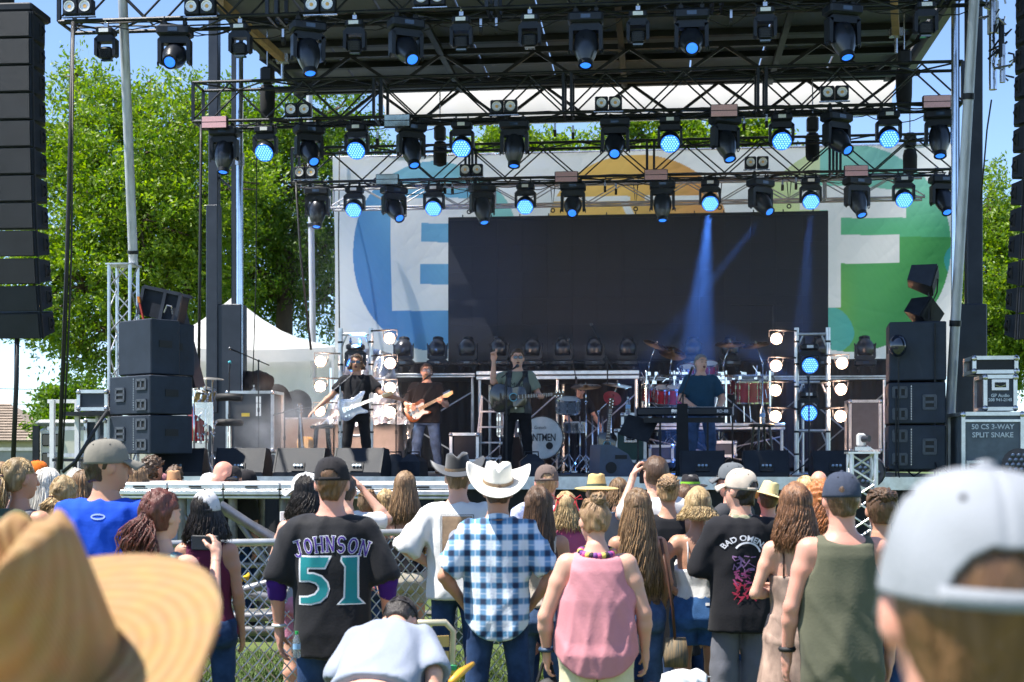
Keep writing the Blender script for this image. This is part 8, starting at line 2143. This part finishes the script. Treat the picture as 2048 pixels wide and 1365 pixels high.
FLO = mat('floral_cloth', (.35, .05, .10), .85, 0, scale=22, var2=(.62, .52, .42), bump=.15)
person('person in red and cream floral dress at the right edge behind the pale grey cap', 2068, 4.4, top_v=1030, fem=True, sk='tan', hair=dict(kind='long', c='brown'), top=dict(kind='tank', m=FLO), bot=dict(kind='dress', m=FLO, cut=.3, waist=1.0), seed=52)
# --- women at the fence
person('person with long light-brown hair in black strap top and cream shorts at the fence', 810, 11.3, top_v=950, fem=True, sk='fair', yaw=.1, hair=dict(kind='long', c='light', len=.30, n=140, wave=.006, rad=.012, e=.012), top=dict(kind='cami', m=BLKT_, upper=1.24, hem=.94), bot=dict(kind='shorts', m=C_('cream_shorts', (.55, .50, .40)), cut=.68, name='shorts'), arms=(((.20, .06, 1.14), (.12, .24, 1.08)), 'down'), seed=53)
person('person with wavy golden blond hair at the wire fence next to the black strap top', 772, 11.6, top_v=985, fem=True, sk='tan', hair=dict(kind='long', c='blond', len=.36, n=120, wave=.028, rad=.014, spread=.05), top=dict(kind='cami', m=BLKT_), bot=dict(kind='shorts', m=C_('cream_shorts', (.55, .50, .40)), cut=.68, name='shorts'), seed=54)
# --- hidden behind the jersey
person('person with curly black hair, white visor and raised phone, just left of the black jersey', 614, 9.6, top_v=955, fem=True, sk='fair', yaw=.0, hair=dict(kind='long', c='dark', len=.20, n=100, wave=.02, e=.014), arms=(((.33, .10, 1.42), (.16, .16, 1.70)), ((-.26, .10, 1.16), (-.17, .22, 1.40))), hands=(.15, .7), hat=dict(type='cap', m=WHT, yaw=1.2), top=dict(kind='tank', m=C_('grey_tank', (.30, .30, .33))), bot=dict(kind='shorts', m=C_('pink_shorts', (.55, .22, .34)), cut=.6), seed=55, key='visor')
t = thing('phone', 'white and blue phone raised just left of the black jersey', 'phone', B2W(PEOPLE['visor'], -.17, .30, 1.47)); MB().box((0, 0, 0), (.14, .014, .075), bev=.006).build('case', WHITE, t, world=False)
person('person in white tee, right hand raised to the brow, half hidden behind the jersey', 690, 10.6, top_v=955, sk='fair', hair=dict(kind='short', c='dark'), arms=('brow', 'down'), hands=(.3, .3), top=tee('white_cotton', (.78, .77, .75)), bot=JD(), seed=56)
# --- crowd on the left
person('person with blond ponytail in grey sleeveless top holding a can, at the left edge', 40, 9.0, top_v=925, fem=True, sk='tan', bulk=1.1, yaw=-.3, head=(-.45, 0, 0), hair=dict(kind='tail', c='blond', len=.26, n=90, wave=.006, tie=(0, -.11, 1.67)), top=dict(kind='tank', m=C_('grey_top', (.13, .135, .15)), hem=.85), bot=JD(), arms=(((.25, .06, 1.12), (.14, .26, 1.12)), 'down'), hands=(.8, .4), seed=57)
person('person in dark green tee cut by the left edge', -30, 8.4, top_v=925, sk='tan', hair=dict(kind='short', c='brown'), top=tee('forest_tee', (.05, .08, .05), boxy=1.2), bot=JD(), seed=58, bulk=1.1)
person('person with light brown hair at the left edge behind the blond ponytail', 2, 10.5, top_v=932, fem=True, sk='tan', far=True, hair=dict(kind='long', c='light', len=.2, n=70), top=tee('rose_tee', (.4, .15, .18)), bot=JD(), seed=59)
person('person in orange cap far back at the left', 76, 15.0, top_v=928, sk='tan', far=True, yaw=-1.2, hair=dict(kind='short', c='dark', low=1.58), hat=dict(type='cap', m=C_('orange_cap', (.75, .16, .02))), top=tee('dark_tee', (.03, .03, .035)), bot=JD(), seed=60)
person('person with long white-blond hair left of the khaki cap', 96, 9.8, top_v=945, fem=True, sk='fair', hair=dict(kind='long', c='white', len=.28, n=110, wave=.006, rad=.013), top=tee('pale_blue_tee', (.3, .42, .6)), bot=JD(), seed=61, head=(-.5, 0, 0))
person('person with gathered dark-blond curls in front of the grey-haired one', 128, 9.3, top_v=960, fem=True, sk='tan', hair=dict(kind='tail', c='blond', len=.14, n=70, wave=.02, tie=(-.05, -.1, 1.64)), top=tee('black_tee', (.014, .014, .017)), bot=JD(), seed=62)
person('person with silvery white hair next to the khaki cap', 153, 11.5, top_v=944, fem=True, sk='fair', far=True, hair=dict(kind='long', c='white', len=.12, n=70), top=tee('grey_tee', (.22, .24, .27)), bot=JD(), seed=63)
person('person with straight honey-brown hair close to the khaki cap', 168, 10.2, top_v=948, fem=True, sk='tan', far=True, hair=dict(kind='long', c='light', len=.22, n=70, wave=.004), top=tee('black_tee', (.014, .014, .017)), bot=JD(), seed=64)
ROW = [(255, 14.6, 945, 'cap', 'navy_blue_cap', (.03, .035, .05), 'person in dark navy cap right behind the khaki cap'), (258, 15.6, 930, 'sun', 'pale_straw', (.68, .54, .26), 'person in cream straw hat far behind the khaki cap'),
	   (420, 15.0, 952, 'cap', 'white_cap_cloth', (.72, .72, .72), 'person in white cap beyond the catwalk'), (495, 15.2, 946, 'cap', 'black_cap', (.02, .018, .02), 'person in black cap beyond the catwalk, beside the mirrored sunglasses'), (322, 15.4, 952, 'cap', 'pink_cap', (.45, .20, .22), 'person in pinkish cap beyond the catwalk'), (347, 15.2, 950, 'sun', 'tan_felt', (.48, .27, .14), 'person in tan felt hat beyond the catwalk')]
for i, (u, Y, tv, ht, mn, mc, lb) in enumerate(ROW):
	m = MATS.get(mn) or C_(mn, mc)
	person(lb, u, Y, top_v=tv, sk='tan', far=True, yaw=(-.5, .3, -.9, -1.2, -.8, .4)[i], hair=dict(kind='short', c='brown', low=1.58), hat=dict(type='cap', m=m) if ht == 'cap' else dict(type='sun', m=m, band_m=None, brim=.07 if i == 5 else .1), top=tee(('dark_tee', 'grey_tee')[i % 2], (.03, .03, .035) if i % 2 == 0 else (.22, .24, .27)), bot=JD(), seed=70 + i)
person('person with long ash-blond hair and sunglasses on the head beyond the catwalk', 278, 14.2, top_v=938, fem=True, sk='fair', far=True, hair=dict(kind='long', c='light', len=.22, n=90, wave=.015, rad=.014), top=tee('black_tee', (.014, .014, .017)), bot=JD(), seed=80)
person('person with a mop of curly brown hair beyond the catwalk', 306, 15.2, top_v=922, sk='tan', far=True, yaw=-.7, hair=dict(kind='short', c='brown', e=.035, curl=.0035), top=tee('dark_tee', (.03, .03, .035)), bot=JD(), seed=81)
person('person with short brown hair in front of the floor monitor beyond the catwalk', 350, 16.2, top_v=938, sk='tan', far=True, hair=dict(kind='short', c='brown', e=.02, curl=.002), top=tee('grey_tee', (.22, .24, .27)), bot=JD(), seed=82)
person('bald person in pale denim shirt bending forward beyond the catwalk', 380, 14.3, top_v=905, sk='pink', far=True, yaw=-.9, lean=(-.45, 0, 0), head=(0, -.35, 0), hair=dict(kind='bald', c='grey'), top=tee('pale_denim', (.34, .42, .52), collar=True), bot=JD(), seed=83, bulk=1.1)
person('person facing the camera in black cap, blue mirrored sunglasses and goatee beyond the catwalk', 466, 14.6, top_v=938, yaw=PI, sk='tan', face=True, hair=dict(kind='short', c='dark'), hp=dict(glasses=BLUESH, beard='dark'), hat=dict(type='cap', m=MATS['cloth_black_cap']), top=tee('dark_tee', (.03, .03, .035)), bot=JD(), seed=84)
person('person with a small brown bun low between the black cowboy hat and the jersey', 735, 11.5, top_v=985, fem=True, sk='tan', far=True, hair=dict(kind='bun', c='light'), top=tee('rose_tee', (.4, .15, .18)), bot=JD(), seed=85)

# ================================================================== catwalk, fence, things on the grass
def catwalk():
	D = 13.4; a, b = PS(225, 966, D), PS(905, 966, D); L = (b - a).xy.length; z = DECK + .0
	t = thing('catwalk', 'long aluminium-edged stage catwalk on legs in front of the crowd pit', 'catwalk', (a.x, a.y, 0), YA)
	MB().box((L / 2, .62, z - .02), (L, 1.22, .04)).build('deck', mat('worn_ply', (.45, .43, .42), .6, var=.25, scale=4), t, world=False)
	n = 6; src = None
	for i in range(n):
		w = L / n
		for zz, hh, q in ((z - .035, .055, 0), (z - .095, .05, -.012), (z - .14, .03, .004)):
			MB().box(((i + .5) * w, q, zz), (w - .01, .05, hh), bev=.008).build('edge_rail', ALU, t, world=False)
		MB().box(((i + .5) * w, -.028, z - .04), (.12, .006, .018)).build('latch', BLKR, t, world=False)
	dk = mat('dirty_galvanised', (.20, .19, .17), .5, .6, var=.35, scale=9)
	for i in range(7):
		for y in (.12, 1.1): MB().cyl((.15 + (L - .3) * i / 6, y, 0), (.15 + (L - .3) * i / 6, y, z - .15), .045, n=10).build('leg', dk, t, world=False, smooth=40)
	for i in range(6):
		x0, x1 = .15 + (L - .3) * i / 6, .15 + (L - .3) * (i + 1) / 6
		MB().cyl((x0, .12, 1.25), (x1, .12, .55), .03, n=8).build('brace', dk, t, world=False); MB().cyl((x0, .16, .35), (x1, .16, 1.0), .03, n=8).build('brace', dk, t, world=False)
		for zz in (.3, .75): MB().cyl((x0, .12, zz), (x1, .12, zz), .028, n=8).build('ledger', dk, t, world=False)
catwalk()
WIRE = mat('chain_wire', (.55, .55, .53), .4, .7, var=.15)
def chain_fence(label, pa, pb, h, sp=.105, seed=0):
	pa = Vector(pa); pb = Vector(pb); d = (pb - pa); L = d.length; ang = math.atan2(d.y, d.x); t = thing('chain_link_fence', label, 'fence', pa, ang)
	MB().cyl((0, 0, h), (L, 0, h), .026, n=10).build('top_rail', WIRE, t, world=False, smooth=40)
	for x in (0, L): MB().cyl((x, 0, 0), (x, 0, h), .03, n=10).build('post', WIRE, t, world=False, smooth=40)
	mb = MB(); n = int(L / sp) + int(h / (sp * 1.15)) + 2; r = .005
	for s in (1, -1):
		for i in range(-int(h / (sp * 1.15)) - 1, n):
			pts = []; m = int(h / (sp * .575))
			for k in range(m + 1):
				z = h * k / m; x = i * sp + (z / 1.15 if s > 0 else (h - z) / 1.15)
				if 0 <= x <= L: pts.append((x + .004 * math.sin(k * 3 + i), (.006 if k % 2 else -.006) * s, z))
			if len(pts) > 1: mb.tube(pts, r, 4)
	tag(mb.build('wire_mesh', WIRE, t, world=False), kind='stuff')
chain_fence('chain-link fence panel between the jersey and the white tee, woman leaning behind it', P(690, 0, 10.4).xy.to_3d(), P(1060, 0, 10.9).xy.to_3d(), 1.23, .075)
chain_fence('chain-link fence panel left of the black jersey in front of the catwalk legs', P(330, 0, 9.2).xy.to_3d(), P(686, 0, 9.6).xy.to_3d(), 1.22, .075)
def barrier():
	t = thing('crowd_barrier', 'grey steel pipe barricade lying stacked behind the left fence panel', 'barricade', P(500, 0, 11.2).xy.to_3d()); m = mat('barrier_pipe', (.25, .25, .26), .4, .6, var=.3)
	for k, (u0, v0, u1, v1) in enumerate(((440, 1010, 560, 1090), (448, 1020, 640, 1130), (420, 1200, 600, 1150), (430, 1235, 640, 1232), (430, 1262, 640, 1262), (450, 1180, 640, 1215))):
		MB().cyl(P(u0, v0, 11.0 + .1 * k), P(u1, v1, 11.1 + .1 * k), .04, n=10).build('pipe', m, t, smooth=40)
	y = thing('yellow_strap', 'yellow tie strap round the barricade pipes', 'strap', P(485, 1160, 10.8)); MB().tube([P(472, 1172, 10.8), P(484, 1158, 10.75), P(497, 1150, 10.8), P(492, 1165, 10.8)], .03, 6, flat=.4).build('webbing', mat('yellow_web', (.7, .45, .03), .6), y, smooth=True)
barrier()
for u, v, Y, rx, ry, c, lb in ((490, 1345, 9.9, .26, .18, (.55, .14, .08), 'red and grey blanket spread on the grass at the wire fence'), (1345, 1256, 11.6, .6, .4, (.55, .42, .16), 'yellowish straw mat on a low dark cot behind the long-haired person')):
	p = P(u, v, Y); z0 = .02 if u < 1000 else max(p.z, .35); t = thing('blanket' if u < 1000 else 'straw_mat', lb, 'blanket' if u < 1000 else 'mat', (p.x, p.y, z0)); n = 24; rg = []
	for i in range(n + 1): rg.append([Vector(((i / n - .5) * 2 * rx, (j / n - .5) * 2 * ry, .03 * noise.noise((i * .3, j * .3, u)) + .03)) for j in range(n + 1)])
	MB().loft(rg, False, False, close=False).build('sheet', cloth('blanket%d' % u, c, var=.35, scale=12), t, world=False, smooth=True)
	if u > 1000:
		MB().box((0, 0, -.06), (2 * rx + .1, 2 * ry, .05)).build('frame', BLK, t, world=False)
		for x in (-rx, rx):
			for y in (-ry, ry): MB().cyl((x, y, -z0), (x, y, -.06), .02, n=8).build('leg', BLK, t, world=False)
def lawn_chair():
	p = P(800, 1300, 7.2); t = thing('lawn_chair', 'folding lawn chair with cream tubing and rainbow striped webbing behind the bending person', 'chair', (p.x, p.y, -.01), .35); t.scale = (.9, .9, .93); cr = mat('cream_tube', (.62, .55, .38), .35, .3)
	for s in (-1, 1):
		MB().tube([(s * .26, .25, .05), (s * .27, -.08, .55), (s * .27, -.14, .98), (s * .22, -.15, 1.03), (0, -.15, 1.035)], .018, 8).build('side_tube', cr, t, world=False, smooth=True)
		MB().tube([(s * .25, -.2, .04), (s * .25, .18, .45), (s * .25, .22, .6)], .018, 8).build('leg', cr, t, world=False, smooth=True)
		cols = [(.6, .05, .03), (.7, .3, .03), (.6, .5, .05), (.05, .35, .12)]
		for k in range(8): MB().cyl((s * .27, -.10 - .005 * k, .62 + .022 * k), (s * .27, -.105 - .005 * k, .64 + .022 * k), .022, n=8).build('webbing_wrap', mat('web%d' % (k % 4), cols[k % 4], .8), t, world=False)
	for k in range(6): MB().box((0, -.12, .5 + .085 * k), (.5, .012, .06)).build('back_web', mat('tan_web', (.55, .36, .12), .8), t, world=False)
	for k in range(5): MB().box((0, -.05 + .08 * k, .42), (.5, .06, .012)).build('seat_web', mat('tan_web', (.55, .36, .12), .8), t, world=False)
lawn_chair()
t = thing('yellow_tool', 'yellow-orange plastic bat lying tilted on the grass near the lawn chair', 'bat', P(925, 1345, 5.4)); MB().tube([P(902, 1365, 5.3), P(922, 1345, 5.4), P(946, 1328, 5.5)], [.012, .016, .008], 10).build('shaft', mat('yellow_plastic', (.75, .38, .03), .35), t, smooth=True)
t = thing('tissue_bag', 'crumpled white plastic bag on the grass between the legs of the crowd', 'plastic bag', P(1368, 1362, 6.6)); g = SDF((-.16, -.12, -.08), (.16, .12, .12), .012); g.ell((0, 0, 0), (.12, .08, .06), .02); g.folds(.03, 4, 0, 2.5); v, f = g.mesh(); np_mesh('bag', v, f, WHITE, t)
